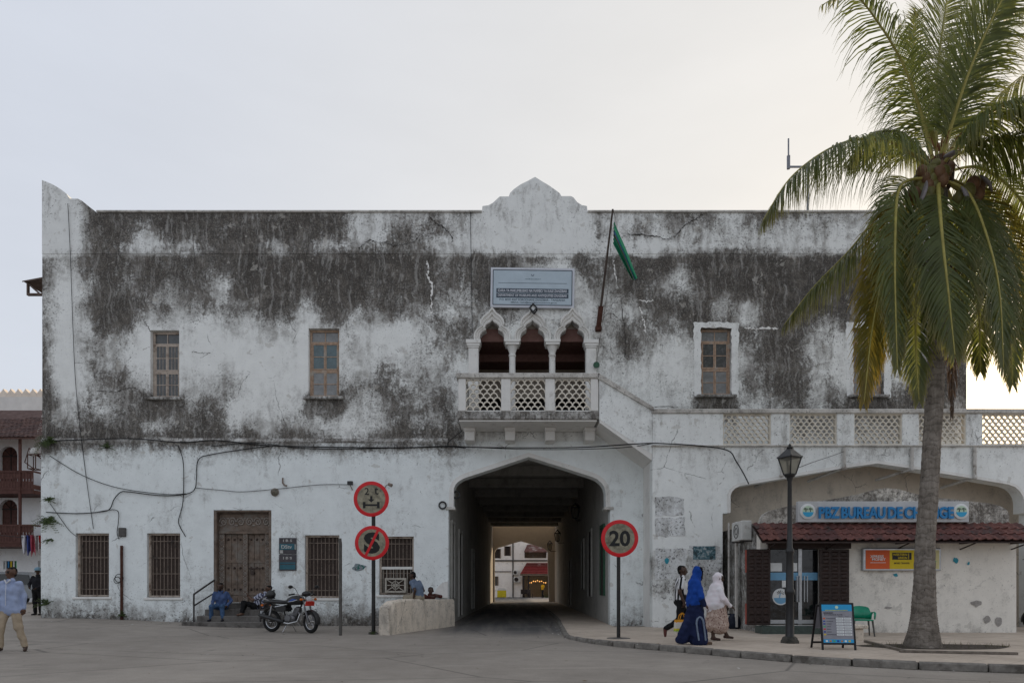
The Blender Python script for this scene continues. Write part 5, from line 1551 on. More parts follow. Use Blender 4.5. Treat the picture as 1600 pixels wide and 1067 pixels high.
f = person(J, fw=V3(-.4, -1, 0), face=V3(-.7, -1, .05), sleeve='short', barefoot=True, hands={'R': (V3(-.3, 0, 1), V3(-.5, -.6, 0), V3(.3, -.5, 0), .4)})
f.cap(J['pelvis'] - V3(.06, .02, .02), J['pelvis'] + V3(.05, 0, .0), .118, .11, LEG, .03)
yy = -.55
figure('person', 'man in striped shirt and black trousers lounging on the steps behind the motorcycle', f,
       (M_SK2, M_HR, stripes('shirt_striped', (.42, .44, .52), (.07, .075, .13), 5.5, 'X', (0, R(20), R(20)), .55), MATS['trousers_black'], M_SK2, M_HR, M_EYE), (PX(398, yy), yy, 0), 0, seed=4)

# --- 5 man sitting on the low wall, seen from behind his side
J = seated(.0, spread=.10, lean=.13, foot=.44, drop=.42)
J['wrL'] = V3(.24, -.02, .06); J['elL'] = V3(.27, .06, .28); J['wrR'] = V3(-.20, -.16, .10); J['elR'] = V3(-.27, -.02, .27)
J['chest'] = V3(0, -.05, .38); J['neck'] = V3(0, -.17, .57); J['shL'] = V3(.19, -.13, .52); J['shR'] = V3(-.19, -.13, .52)
for s_, q in (('L', 1), ('R', -1)):
    J['kn' + s_] = V3(q * .11, -.44, .06); J['an' + s_] = V3(q * .12, -.40, -.34); J['toe' + s_] = V3(q * .13, -.53, -.39)
f = person(J, sleeve='short', face=V3(-.1, -1, -.55), hands={'L': (V3(.0, .1, -1), V3(0, -1, 0), V3(0, -1, 0), .2)})
tt = .46
pw = A + (B - A) * tt
figure('person', 'man in grey-blue polo shirt sitting on the low cream wall with head bowed', f,
       (M_SK1, M_HR, cloth_mat('polo_grey_blue', (.13, .17, .24), var=.2), cloth_mat('trousers_khaki', (.30, .26, .20)), MATS['shoe_black'], M_HR, M_EYE), (pw.x + .02, pw.y + .02, .935), R(-118), seed=5)

# --- 6 man leaning on the low wall from behind
J = seated(.0, spread=.14, lean=.10, foot=.30, drop=.45)
J['shL'] = V3(.19, -.16, .53); J['elL'] = V3(.30, -.36, .50); J['wrL'] = V3(.16, -.42, .52); J['shR'] = V3(-.19, -.16, .53); J['elR'] = V3(-.30, -.34, .50); J['wrR'] = V3(-.12, -.42, .51)
J['neck'] = V3(0, -.20, .56); J['chest'] = V3(0, -.10, .36)
f = person(J, face=V3(-.25, -1, .0), headc=V3(0, -.235, .70))
for s_ in 'LR':
    pass
figure('person', 'man in dark red shirt peering over the low cream wall, arms resting on it', f,
       (M_SK1, M_HR, cloth_mat('shirt_maroon', (.085, .030, .025), var=.25), MATS['trousers_black'], MATS['shoe_black'], M_HR, M_EYE), (-2.80, -.62, .50), R(38), h=.012, seed=6)
bx = MB(); bx.box(-3.02, -2.6, -.8, -.4, .0, .49, ch=.02); bo = bx.build('stone_block', M['step_stone']); rehome(bo, (-2.8, -.6, 0)); tag(bo, 'stone block seat hidden behind the low cream wall', 'stone block')

# --- 7 man in striped football shirt, walking right
def walker(phase=.3, lean=.03):
    """walking towards +x; body faces +x"""
    J = dict(pelvis=V3(0, 0, .96), chest=V3(lean, 0, 1.24), neck=V3(lean * 1.6, 0, 1.45))
    J.update(shL=V3(.02, .185, 1.39), shR=V3(.02, -.185, 1.39), elL=V3(.12, .23, 1.13), wrL=V3(.24, .20, .93), elR=V3(-.06, -.23, 1.12), wrR=V3(.04, -.24, .87))
    J.update(hipL=V3(0, .09, .88), hipR=V3(0, -.09, .88))
    J.update(knL=V3(.20, .09, .49), anL=V3(.30, .10, .10), toeL=V3(.46, .10, .06), knR=V3(-.02, -.09, .47), anR=V3(-.36, -.09, .26), toeR=V3(-.36, -.10, .10))
    return J
J = walker()
f = person(J, fw=V3(1, 0, 0), face=V3(1, -.15, 0), sleeve='short', hands={'R': (V3(.05, 0, -1), V3(0, 1, 0), V3(1, 0, 0), 1.2)})
yy = -6.9
jersey = stripes('jersey_stripes', (.62, .62, .62), (.012, .012, .014), 3.4, 'X', (0, 0, R(42)), .45)
figure('person', 'man in black and white striped jersey walking behind the woman in blue', f,
       (M_SK1, M_HR, jersey, MATS['trousers_black'], simple('shoe_maroon', (.10, .03, .025), .6), M_HR, M_EYE), (PX(1062, yy), yy, pave_z(4, yy)), 0, seed=7)
# --- 8 woman in bright blue veil and navy gown
f = Fig()
hc = V3(.03, 0, 1.46)
f.cap(hc + V3(-.005, 0, .02), hc + V3(.0, 0, -.05), .098, .088, TOP, .02)
f.cap(hc + V3(-.03, 0, -.04), V3(-.04, 0, 1.22), .088, .13, TOP, .05)
f.cap(V3(-.03, .09, 1.23), V3(-.05, .10, .88), .105, .125, TOP, .05); f.cap(V3(-.03, -.09, 1.23), V3(-.04, -.10, .88), .105, .125, TOP, .05)
f.cap(V3(-.09, 0, 1.2), V3(-.15, 0, .86), .085, .09, TOP, .05); f.cap(V3(.06, 0, 1.15), V3(.08, 0, .90), .08, .08, TOP, .04)
f.cap(hc + V3(.070, 0, -.02), hc + V3(.058, 0, -.14), .056, .05, HAIR, .01)     # face veil
f.cap(hc + V3(.048, -.045, .045), hc + V3(.060, .045, .045), .055, .055, HAIR, .008)
for q in (-1, 1): f.ball(hc + V3(.118, q * .03, .015), .012, EYE, .004)
f.cap(V3(-.03, .05, .92), V3(.0, .07, .13), .135, .165, LEG, .06); f.cap(V3(-.03, -.05, .92), V3(.03, -.07, .13), .135, .165, LEG, .06)
f.cap(V3(-.06, 0, .8), V3(-.28, .02, .12), .12, .11, LEG, .08); f.cap(V3(.0, 0, .7), V3(.10, 0, .09), .13, .16, LEG, .08)
f.cap(V3(-.16, 0, .5), V3(-.42, 0, .08), .08, .06, LEG, .08)
for q in (-1, 1):
    sh, el, wr = V3(0, q * .17, 1.18), V3(.03, q * .235, .96), V3(.12, q * .22, .82)
    f.cap(sh, el, .07, .075, TOP, .03); f.cap(el, wr, .062, .055, LEG, .02); f.cap(el, wr + V3(.02, 0, -.02), .03, .025, SKIN, .01)
    hand(f, wr + V3(.03, 0, -.03), V3(.6, 0, -.7), V3(-.5, 0, -.3), V3(0, -q, 0.4), curl=.9)
f.cap(V3(.16, -.07, .045), V3(.31, -.08, .035), .035, .03, SHOE, .02); f.cap(V3(.08, .09, .05), V3(.20, .09, .04), .03, .03, SHOE, .02)
yy = -8.35
wb = figure('person', 'woman in bright blue veil and navy gown with face covered, walking right', f,
       (M_SK2, cloth_mat('veil_black', (.008, .008, .012)), cloth_mat('veil_blue', (.010, .052, .27), var=.35, scale=6), cloth_mat('gown_navy', (.012, .018, .055), var=.3), simple('sandal_tan', (.12, .075, .05), .6), M_HR, M_EYE), (PX(1088, yy), yy, pave_z(4, yy)), 0, fold=.014, seed=8)
q_ = MB(); xs_ = np.linspace(0, math.pi, 14)
q_.tube([(.02 - .08 * math.cos(t), -.232 + .03 * math.sin(t), .42 + .14 * math.sin(t)) for t in xs_], .022, 6)
q_.tube([(-.06, -.232, .42), (-.04, -.240, .28), (-.01, -.242, .10)], .020, 6); q_.tube([(.10, -.225, .42), (.12, -.228, .28), (.15, -.215, .10)], .020, 6)
wb.scale = (.93, .93, 1.05)
q_.build('gown_trim', simple('trim_grey_blue', (.16, .20, .27), .9, obj=True), wb)
# --- 9 woman in white veil and patterned skirt
f = Fig()
hc = V3(.05, 0, 1.42)
head(f, hc, V3(1, -.25, -.05), hair=False, s=.96)
f.cap(hc + V3(-.03, 0, .035), hc + V3(-.01, 0, .03), .100, .092, TOP, .02)
f.cap(hc + V3(-.045, 0, .0), hc + V3(-.03, 0, -.12), .092, .095, TOP, .03); f.cap(hc + V3(.02, 0, -.13), hc + V3(-.04, 0, -.20), .07, .12, TOP, .04)
f.cap(V3(-.01, .08, 1.18), V3(-.05, .10, .86), .13, .17, TOP, .06); f.cap(V3(-.01, -.08, 1.18), V3(-.03, -.10, .84), .13, .17, TOP, .06)
f.cap(V3(-.03, 0, 1.15), V3(-.14, 0, .80), .14, .16, TOP, .06); f.cap(V3(.05, -.10, .95), V3(.0, -.14, .72), .10, .06, TOP, .05)
f.cap(V3(-.0, .06, .9), V3(.0, .08, .34), .16, .19, LEG, .06); f.cap(V3(-.0, -.06, .9), V3(.04, -.08, .34), .16, .19, LEG, .06); f.cap(V3(.02, 0, .7), V3(.10, 0, .34), .16, .16, LEG, .06); f.cap(V3(-.05, 0, .7), V3(-.14, 0, .34), .14, .15, LEG, .06)
for q in (-1, 1):
    sh, el, wr = V3(0, q * .19, 1.15), V3(.08, q * .26, .94), V3(.22, q * .23, .80)
    f.cap(sh, el, .07, .07, TOP, .03); f.cap(el, wr, .06, .045, TOP, .03); f.cap(el, wr + V3(.02, 0, -.01), .03, .025, SKIN, .01)
    hand(f, wr + V3(.03, 0, -.015), V3(.8, 0, -.5), V3(-.3, 0, -.8), V3(0, -q, .4), curl=.7)
f.cap(V3(-.12, -.06, .36), V3(-.10, -.06, .09), .05, .038, SKIN, .02); f.cap(V3(-.13, -.06, .05), V3(.04, -.07, .03), .034, .028, SHOE, .02); f.cap(V3(-.10, -.06, .09), V3(-.06, -.06, .05), .04, .03, SKIN, .02)
f.cap(V3(.12, .06, .36), V3(.24, .06, .13), .05, .038, SKIN, .02); f.cap(V3(.20, .06, .08), V3(.38, .06, .06), .034, .028, SHOE, .02); f.cap(V3(.24, .06, .13), V3(.28, .06, .08), .04, .03, SKIN, .02)
k = NT('skirt_print'); v = k.obj(); dd = k.vor(v, 26); n_ = k.noise(v, 18, 3)
k.col(k.mix(k.rng(n_, .45, .6), k.ramp(dd, [(.25, (.15, .08, .07)), (.5, (.38, .27, .22)), (.7, (.50, .40, .34))]), (.40, .30, .25))); k.rough(.9)
kv = NT('veil_white'); v = kv.obj(); n_ = kv.noise(v, 3.5, 4, .6)
kv.col(kv.ramp(n_, [(.42, (.70, .68, .70)), (.66, (.68, .60, .63))])); kv.rough(.9)
yy = -7.2
figure('person', 'woman in white veil and brown patterned skirt walking ahead of the others', f,
       (M_SK1, M_HR, kv.m, k.m, simple('sandal_dark', (.05, .025, .02), .6), M_HR, M_EYE), (PX(1120, yy), yy, pave_z(5, yy)), 0, fold=.012, seed=9)
# carried shopping bag
yy = -7.6
bg_ = thing('shopping_bag', 'orange, white and green shopping bag carried behind the blue-veiled woman', 'bag', (PX(1066, yy), yy, PZ(990, yy)), R(8), local=True)
q_ = MB()
vs = []
for i, (z_, wx, wy) in enumerate(((0, .15, .06), (.06, .17, .075), (.2, .165, .07), (.32, .16, .05))):
    for a, b_ in ((-1, -1), (0, -1.3), (1, -1), (1, 1), (0, 1.3), (-1, 1)): vs.append((a * wx, b_ * wy, z_))
fs = [(0, 1, 2, 3, 4, 5)] + [(i * 6 + j, i * 6 + (j + 1) % 6, (i + 1) * 6 + (j + 1) % 6, (i + 1) * 6 + j) for i in range(3) for j in range(6)]
q_.add(vs, fs)
kb = NT('bag_print'); v = kb.obj(); sp_ = kb.n('ShaderNodeSeparateXYZ'); kb.l(v, sp_.inputs[0])
zz_ = kb.math('ADD', kb.math('DIVIDE', sp_.outputs[2], .32), kb.math('MULTIPLY', kb.noise(v, 9, 2), .25))
kb.col(kb.ramp(zz_, [(.15, (.62, .58, .52)), (.30, (.30, .45, .03)), (.42, (.62, .50, .04)), (.52, (.60, .57, .52)), (.85, (.62, .55, .50)), (.95, (.65, .28, .01))], 'CONSTANT')); kb.rough(.6)
q_.build('sack', kb.m, bg_, smooth=60)
q_ = MB()
for sy in (-.05, .05): q_.tube([(-.08, sy, .31), (-.05, sy, .42), (0, sy * .5, .47), (.05, sy, .42), (.08, sy, .31)], .010, 6)
q_.build('handle', simple('bag_orange', (.62, .26, .01), .6, obj=True), bg_)
# ================================================================== coconut palm
YP = -8.96
SP = S(YP)
pb = Vector((PX(1443, YP), YP, pave_z(8, YP)))
palm = thing('palm_tree', 'tall coconut palm with drooping fronds growing from the pavement on the right', 'palm tree', pb)
def palm_bark():
    k = NT('palm_bark'); v = k.pos()
    wv = k.n('ShaderNodeTexWave', wave_type='BANDS', bands_direction='Z'); k.l(v, wv.inputs['Vector'])
    wv.inputs['Scale'].default_value = 2.2; wv.inputs['Distortion'].default_value = 9; wv.inputs['Detail'].default_value = 4; wv.inputs['Detail Scale'].default_value = 2.5
    n1 = k.noise(v, 4, 7, .7); n2 = k.noise(k.map(v, (10, 10, 1.2)), 2, 5, .7)
    c = k.ramp(k.math('ADD', k.math('MULTIPLY', n1, .6), k.math('MULTIPLY', n2, .4)), [(.35, (.10, .085, .072)), (.52, (.20, .175, .15)), (.68, (.32, .285, .25))])
    c = k.mix(k.math('MULTIPLY', k.rng(wv.outputs[1], .22, .0), .38), c, (.05, .042, .036))
    c = k.mix(k.rng(k.noise(k.map(v, (6, 6, 3)), 1.6, 5, .7), .64, .70), c, (.028, .022, .020))
    k.col(c); k.rough(.95); k.set(**{'Specular IOR Level': .1})
    k.bump(k.math('ADD', k.math('MULTIPLY', wv.outputs[1], .5), k.math('MULTIPLY', n2, 1.4)), .6, .025)
    return k.m
tr = [(1441, 1013, 28), (1441, 1006, 26.5), (1442, 996, 24), (1443, 983, 21), (1443.5, 965, 18.4), (1443.7, 945, 17), (1444.6, 906, 15.2), (1446, 843, 13.8), (1450, 790, 13.2), (1453, 744, 12.8), (1456, 690, 12.6), (1459, 644, 12.5), (1462, 590, 12), (1464, 520, 11.5), (1465, 440, 11), (1466, 360, 11), (1466, 300, 13), (1466, 255, 9)]
cps = catmull([(PX(a, YP), PZ(b, YP), c / SP) for a, b, c in tr], 14)
m_ = MB(); pts = []; rs = []
n = 24; vs = []; fs = []
for i, (x, z, r_) in enumerate(cps):
    for k in range(n):
        a = 2 * math.pi * k / n
        rr = r_ * (1 + .035 * mnoise.noise(Vector((math.cos(a) * 2, math.sin(a) * 2, z * 2.5))) + .018 * (1 if i % 3 == 0 else -1 if i % 3 == 1 else 0))
        if z < .8: rr *= 1 + .08 * max(0, mnoise.noise(Vector((math.cos(a) * 3, math.sin(a) * 3, 5)))) * (.8 - z)
        vs.append((x + rr * math.cos(a), YP + rr * math.sin(a), z))
for i in range(len(cps) - 1):
    for k in range(n): fs.append((i * n + k, i * n + (k + 1) % n, (i + 1) * n + (k + 1) % n, (i + 1) * n + k))
m_.add(vs, fs); m_.build('trunk', palm_bark(), palm, smooth=True)

def leaf_mat(name, c, tr_c, tip):
    k = NT(name); v = k.obj(); nz = k.noise(v, 2.3, 5, .6)
    a = k.n('ShaderNodeAttribute'); a.attribute_name = 'tipness'
    c0 = k.ramp(nz, [(.3, tuple(x * .6 for x in c)), (.7, tuple(x * 1.25 for x in c))])
    c1 = k.mix(k.math('MULTIPLY', k.rng(a.outputs['Fac'], .55, 1.0), .75), c0, tip)
    k.col(c1); k.rough(.42); k.set(**{'Specular IOR Level': .4})
    tl = k.n('ShaderNodeBsdfTranslucent'); k.l(k.mix(.55, c1, tr_c), tl.inputs[0])
    mx = k.n('ShaderNodeMixShader'); mx.inputs[0].default_value = .52
    k.l(k.b.outputs[0], mx.inputs[1]); k.l(tl.outputs[0], mx.inputs[2]); k.l(mx.outputs[0], k.out.inputs[0])
    MATS[name] = k.m; return k.m
LG = leaf_mat('frond_green', (.115, .145, .052), (.34, .36, .06), (.30, .23, .09))
LY = leaf_mat('frond_yellowing', (.15, .14, .030), (.40, .30, .04), (.40, .25, .05))
LB = leaf_mat('frond_dead', (.085, .052, .030), (.16, .09, .04), (.10, .06, .03))
RG = simple('rachis_green', (.34, .30, .08), .5, var=.3, scale=6)
RB = simple('rachis_brown', (.10, .065, .038), .7, var=.3, scale=6)

def frond(ctrl, mat, rmat, L=1.0, n=180, droop=1.0, ragged=.15, vup=.0, w_=.027, seed=0, sidevec=None, miss=0.0, tw=0.0):
    """ctrl: (px, py, dy) along the midrib; leaflets hang off both sides"""
    rd = random.Random(seed)
    pts = [Vector((PX(a, YP + c), YP + c, PZ(b, YP + c))) for a, b, c in ctrl]
    sm = [Vector(p) for p in catmull([tuple(p) for p in pts], 14)]
    cum = [0.0]
    for a, b in zip(sm[:-1], sm[1:]): cum.append(cum[-1] + (b - a).length)
    tot = cum[-1]
    def at(s):
        for i in range(len(sm) - 1):
            if cum[i + 1] >= s:
                t = (s - cum[i]) / max(1e-6, cum[i + 1] - cum[i])
                return sm[i].lerp(sm[i + 1], t), (sm[i + 1] - sm[i]).normalized()
        return sm[-1], (sm[-1] - sm[-2]).normalized()
    az = Vector((sm[-1].x - sm[0].x, sm[-1].y - sm[0].y, 0))
    if sidevec is not None: side0 = Vector(sidevec).normalized()
    else:
        az = az.normalized() if az.length > .3 else Vector((0, -1, 0))
        side0 = Vector((az.y, -az.x, 0))
    mb = MB()
    mb.tube([p for p in sm], [.040 * (1 - .88 * (c / tot)) + .005 for c in cum], 6, flat=.7)
    tips = [0.0] * len(mb.v)
    s0 = tot * .14
    for i in range(n):
        u = i / (n - 1)
        s = s0 + (tot - s0) * u
        p, T = at(s)
        side = (side0 - T * side0.dot(T)).normalized()
        up = side.cross(T)
        if up.z < 0: up = -up
        ll = 1.34 * L * (.42 + .58 * math.sin(math.pi * min(1, (u * .86 + .10)) ) ** .7) * (1 - .62 * u ** 2.2)
        for q in (-1, 1):
            if rd.random() < miss: continue
            l_ = ll * rd.uniform(1 - ragged, 1 + ragged * .4)
            fwd = .50 + .45 * u + .9 * u ** 4
            d = (side * q + T * (fwd + rd.uniform(-.16, .16)) + up * (vup + rd.uniform(-.10, .10))).normalized()
            segs = 4; P_ = p.copy(); dirn = d.copy()
            path = [P_.copy()]
            g_ = 1.25 * droop * rd.uniform(.6, 1.4)
            for j in range(segs):
                dirn = (dirn + Vector((rd.uniform(-.10, .10), rd.uniform(-.10, .10), -.16 * g_ * (j + .6)))).normalized()
                P_ = P_ + dirn * l_ / segs; path.append(P_.copy())
            wn = up.cross(d)
            wn = (T - d * T.dot(d)).normalized() if (T - d * T.dot(d)).length > .05 else side
            wd = [w_ * .55, w_, w_ * .92, w_ * .6, .004]
            base = len(mb.v); vs_ = []
            for pt, ww in zip(path, wd): vs_ += [pt - wn * ww * .5, pt + wn * ww * .5]
            mb.add(vs_, [(2 * j, 2 * j + 1, 2 * j + 3, 2 * j + 2) for j in range(segs)])
            tips += [v_ for j in range(segs + 1) for v_ in (max(u * .75, j / segs * .85 + u * .15),) * 2]
            for fi in range(segs): mb.mi[-1 - fi] = 1
    me_o = MB.build.__get__(mb)('frond', (rmat, mat), palm, smooth=True)
    at_ = me_o.data.attributes.new('tipness', 'FLOAT', 'POINT'); at_.data.foreach_set('value', tips)
    return me_o
FR = [
 ([(1470, 258, .2), (1490, 190, .5), (1530, 90, 1.0), (1590, 20, 1.4), (1660, -20, 1.6)], LG, RG, dict(L=1.0, droop=.9, seed=31, sidevec=(.7, -.6, 0))),
 ([(1460, 262, .3), (1430, 225, .7), (1400, 205, 1.1), (1360, 215, 1.5), (1325, 260, 1.8)], LG, RG, dict(L=.9, droop=2.2, seed=33)),
 ([(1476, 282, -.1), (1520, 320, -.2), (1550, 400, -.2), (1575, 500, -.1), (1582, 600, 0)], LG, RG, dict(L=.8, droop=1.0, seed=34, sidevec=(1, -.3, 0))),
 ([(1458, 285, .1), (1418, 330, .3), (1385, 410, .4), (1372, 500, .4), (1368, 590, .4)], LG, RG, dict(L=.75, droop=1.1, seed=35, sidevec=(1, .4, 0))),
 ([(1458, 262, 0), (1448, 205, -.1), (1415, 110, -.3), (1375, 40, -.5), (1330, -10, -.7), (1285, 8, -.8)], LG, RG, dict(L=.95, droop=1.6, miss=.25, ragged=.3, seed=1, n=150)),
 ([(1464, 262, .1), (1463, 190, .2), (1466, 100, .35), (1478, 10, .5), (1490, -80, .7)], LG, RG, dict(L=1.0, droop=.35, vup=.1, seed=2, sidevec=(1, .25, 0))),
 ([(1468, 262, 0), (1485, 200, -.3), (1515, 110, -.7), (1555, 20, -1.0), (1600, -60, -1.2)], LG, RG, dict(L=1.0, droop=.5, seed=3, sidevec=(.9, .4, -.2))),
 ([(1470, 262, .2), (1505, 205, .5), (1560, 150, .9), (1620, 105, 1.2), (1690, 90, 1.3)], LG, RG, dict(L=1.0, droop=1.8, seed=4)),
 ([(1470, 266, -.1), (1500, 240, -.3), (1540, 221, -.6), (1600, 217, -.9), (1665, 250, -1.1), (1700, 310, -1.2)], LG, RG, dict(L=1.1, droop=2.2, seed=5)),
 ([(1460, 268, -.1), (1425, 240, -.4), (1378, 218, -.6), (1310, 226, -.8), (1238, 275, -.95), (1192, 345, -1.0)], LG, RG, dict(L=1.15, droop=2.2, seed=6, n=185)),
 ([(1458, 278, 0), (1425, 285, .2), (1390, 312, .4), (1330, 388, .6), (1270, 450, .7), (1225, 508, .7)], LG, RG, dict(L=1.0, droop=2.6, seed=7, n=180)),
 ([(1455, 280, -.3), (1420, 282, -.6), (1402, 305, -.8), (1398, 390, -.9), (1399, 480, -.85), (1402, 575, -.75)], LG, RG, dict(L=.80, droop=.9, seed=8, sidevec=(1, .2, 0))),
 ([(1452, 285, -.2), (1405, 330, -.5), (1380, 430, -.6), (1362, 520, -.55), (1350, 628, -.5)], LY, RG, dict(L=.82, droop=.8, seed=9, sidevec=(1, .1, 0))),
 ([(1466, 285, -.4), (1467, 310, -.75), (1473, 380, -.95), (1482, 460, -.95), (1492, 555, -.85)], LG, RG, dict(L=.95, droop=.6, seed=10, sidevec=(1, 0, 0), n=185)),
 ([(1460, 290, -.2), (1440, 370, -.45), (1432, 460, -.5), (1431, 540, -.45), (1436, 625, -.4)], LG, RG, dict(L=.75, droop=.8, seed=11, sidevec=(1, -.2, 0))),
 ([(1476, 282, -.3), (1515, 305, -.6), (1545, 380, -.8), (1562, 460, -.75), (1568, 575, -.6)], LG, RG, dict(L=.85, droop=.9, seed=12, sidevec=(1, .3, 0))),
 ([(1478, 278, 0), (1530, 305, .1), (1575, 370, .2), (1595, 440, .25), (1605, 540, .3)], LY, RG, dict(L=.85, droop=1.0, seed=13)),
 ([(1476, 270, .3), (1530, 262, .6), (1585, 300, .9), (1625, 370, 1.0), (1645, 450, 1.0)], LG, RG, dict(L=.95, droop=2.2, seed=14)),
 ([(1470, 262, -.3), (1520, 200, -.8), (1570, 165, -1.3), (1630, 160, -1.6), (1690, 200, -1.8)], LG, RG, dict(L=1.0, droop=2.0, seed=15)),
 ([(1462, 262, .3), (1440, 190, .7), (1425, 110, 1.0), (1432, 20, 1.2)], LG, RG, dict(L=.9, droop=.9, seed=16, miss=.1)),
 ([(1470, 290, .2), (1484, 380, .45), (1487, 470, .5), (1488, 560, .5), (1487, 648, .45)], LB, RB, dict(L=.55, droop=2.0, seed=17, miss=.35, ragged=.4, sidevec=(1, .3, 0))),
 ([(1462, 285, .4), (1430, 350, .7), (1412, 440, .8), (1405, 540, .8)], LG, RG, dict(L=.85, droop=1.1, seed=18, sidevec=(.8, .6, 0))),
 ([(1474, 285, .4), (1510, 370, .7), (1528, 470, .8), (1532, 580, .8)], LG, RG, dict(L=.85, droop=1.0, seed=19, sidevec=(.8, -.5, 0))),
 ([(1466, 262, .1), (1478, 190, .3), (1500, 100, .6), (1540, 0, 1.0), (1570, -60, 1.2)], LG, RG, dict(L=1.0, droop=.7, seed=20, sidevec=(.8, .5, 0))),
]
for ctrl, a, b, kw in FR: frond(ctrl, a, b, **kw)
# coconuts, spathes, fibre
simple('coconut_green', (.13, .12, .035), .5, var=.3); simple('coconut_brown', (.16, .085, .045), .6, var=.3); simple('spathe_grey', (.22, .20, .21), .7, var=.25); NUTS = [(1440 + 9 * (i % 5) - 4 * (i // 5), 268 + 11 * (i // 5) + 3 * (i % 2), -.42 + .05 * (i % 3), .10 + .02 * (i % 2), i % 3 == 0) for i in range(20)]
simple('fibre_brown', (.07, .042, .026), .95, var=.5, scale=20, bump=.6)
for i, (px, py, dy, r_, mt) in enumerate(((1440, 298, -.35, .13, 0), (1452, 306, -.45, .14, 0), (1446, 316, -.45, .14, 0), (1428, 302, -.3, .13, 1), (1434, 312, -.3, .12, 1), (1470, 262, -.3, .11, 1), (1462, 258, -.3, .10, 0), (1478, 270, -.3, .11, 1), (1512, 300, -.3, .14, 0), (1520, 288, -.25, .13, 1), (1526, 304, -.2, .14, 1), (1530, 292, -.15, .12, 1), (1500, 310, -.4, .13, 0), (1484, 262, -.2, .10, 1), (1456, 276, -.35, .11, 1)) + tuple(NUTS)):
    y = YP + dy
    m_ = MB(); m_.ell((PX(px, y), y, PZ(py, y)), (r_, r_, r_ * 1.22), 12, 9); m_.build('coconut', M['coconut_brown'] if mt else M['coconut_green'], palm, smooth=True)
for px0, py0, px1, py1, dy, w2 in ((1447, 284, 1434, 325, -.6, .09), (1474, 246, 1494, 241, -.5, .08), (1502, 292, 1512, 325, -.55, .09), (1530, 274, 1550, 300, -.3, .07), (1440, 180, 1462, 236, .0, .07)):
    y = YP + dy; a = P(px0, py0, y); b = P(px1, py1, y)
    m_ = MB(); pts = [a.lerp(b, t) + Vector((0, -.06 * math.sin(t * math.pi), 0)) for t in np.linspace(0, 1, 9)]
    m_.tube(pts, [max(.008, w2 * math.sin(math.pi * (.08 + .84 * t)) ** .8) for t in np.linspace(0, 1, 9)], 8, flat=.45); m_.build('spathe', M['spathe_grey'] if py0 > 200 else RG, palm, smooth=True)
m_ = MB(); m_.ell((PX(1467, YP), YP, PZ(275, YP)), (.27, .27, .42), 16, 12); m_.build('fibre_crown', M['fibre_brown'], palm, smooth=True)
m_ = MB(); rd = random.Random(3)
for i in range(34):
    a = rd.uniform(0, 6.28); r0 = rd.uniform(.1, .25); c = Vector((PX(1470, YP), YP, PZ(262, YP)))
    p0 = c + Vector((r0 * math.cos(a), r0 * math.sin(a), rd.uniform(-.1, .5))); d = Vector((math.cos(a) * .5, math.sin(a) * .5, rd.uniform(-.5, .5)))
    m_.tube([p0, p0 + d * .25 + Vector((0, 0, .05)), p0 + d * .55 - Vector((0, 0, .12))], [.012, .01, .005], 4)
m_.build('flower_stalks', simple('stalk_orange', (.20, .09, .04), .8), palm)
# soil bed and timber edging
simple('soil', (.06, .048, .038), .98, var=.5, scale=12, bump=.7); simple('timber', (.17, .145, .12), .9, var=.4, scale=10)
m_ = MB(); c0 = pb + Vector((.35, .15, 0)); vs = [(c0.x, c0.y, pave_z(c0.x, c0.y) + .05)]
for i in range(40):
    a = 2 * math.pi * i / 40; rx, ry = 1.5, .62
    x, y = c0.x + rx * math.cos(a) * (1 + .1 * math.sin(3 * a)), c0.y + ry * math.sin(a); vs.append((x, y, pave_z(x, y) + .004 + .0 * a))
m_.add(vs, [(0, i + 1, (i + 1) % 40 + 1) for i in range(40)]); so_ = m_.build('soil', M['soil'], smooth=True); so_['kind'] = 'stuff'
def plank(px0, py0, px1, py1, nm, lab):
    def gp(px, py):
        s2 = (py - 915) / (CAMZ - .10); y = F_PX / s2 - D0; return Vector(((px - 800) / s2, y, pave_z(5, y)))
    a, b = gp(px0, py0), gp(px1, py1); d = (b - a); L_ = d.length
    m2 = MB(); T = Matrix.Translation(a) @ Matrix.Rotation(math.atan2(d.y, d.x), 4, 'Z'); m2.box(0, L_, -.035, .035, 0, .05, M=T, ch=.008)
    o = m2.build(nm, M['timber']); rehome(o, a); tag(o, lab, 'plank')
plank(1352, 1004, 1415, 1020, 'timber_plank', 'thin timber edging plank left of the palm base')
plank(1405, 1020, 1590, 1024, 'timber_plank', 'long timber edging plank in front of the palm base')
rd = random.Random(5)
gr = MB()
for i in range(160):
    a = rd.uniform(0, 6.28); r_ = rd.uniform(.55, 1.25) ** .5
    x, y = c0.x + 1.25 * r_ * math.cos(a) * 1.05, c0.y + .5 * r_ * math.sin(a); z = pave_z(x, y) + .01; h = rd.uniform(.03, .11); dx, dy = rd.uniform(-.05, .05), rd.uniform(-.05, .05)
    gr.add([(x - .004, y, z), (x + .004, y, z), (x + dx, y + dy, z + h)], [(0, 1, 2)])
go = gr.build('grass', leaf_mat('grass_dry', (.09, .085, .035), (.12, .12, .03), (.14, .11, .05))); go['kind'] = 'stuff'
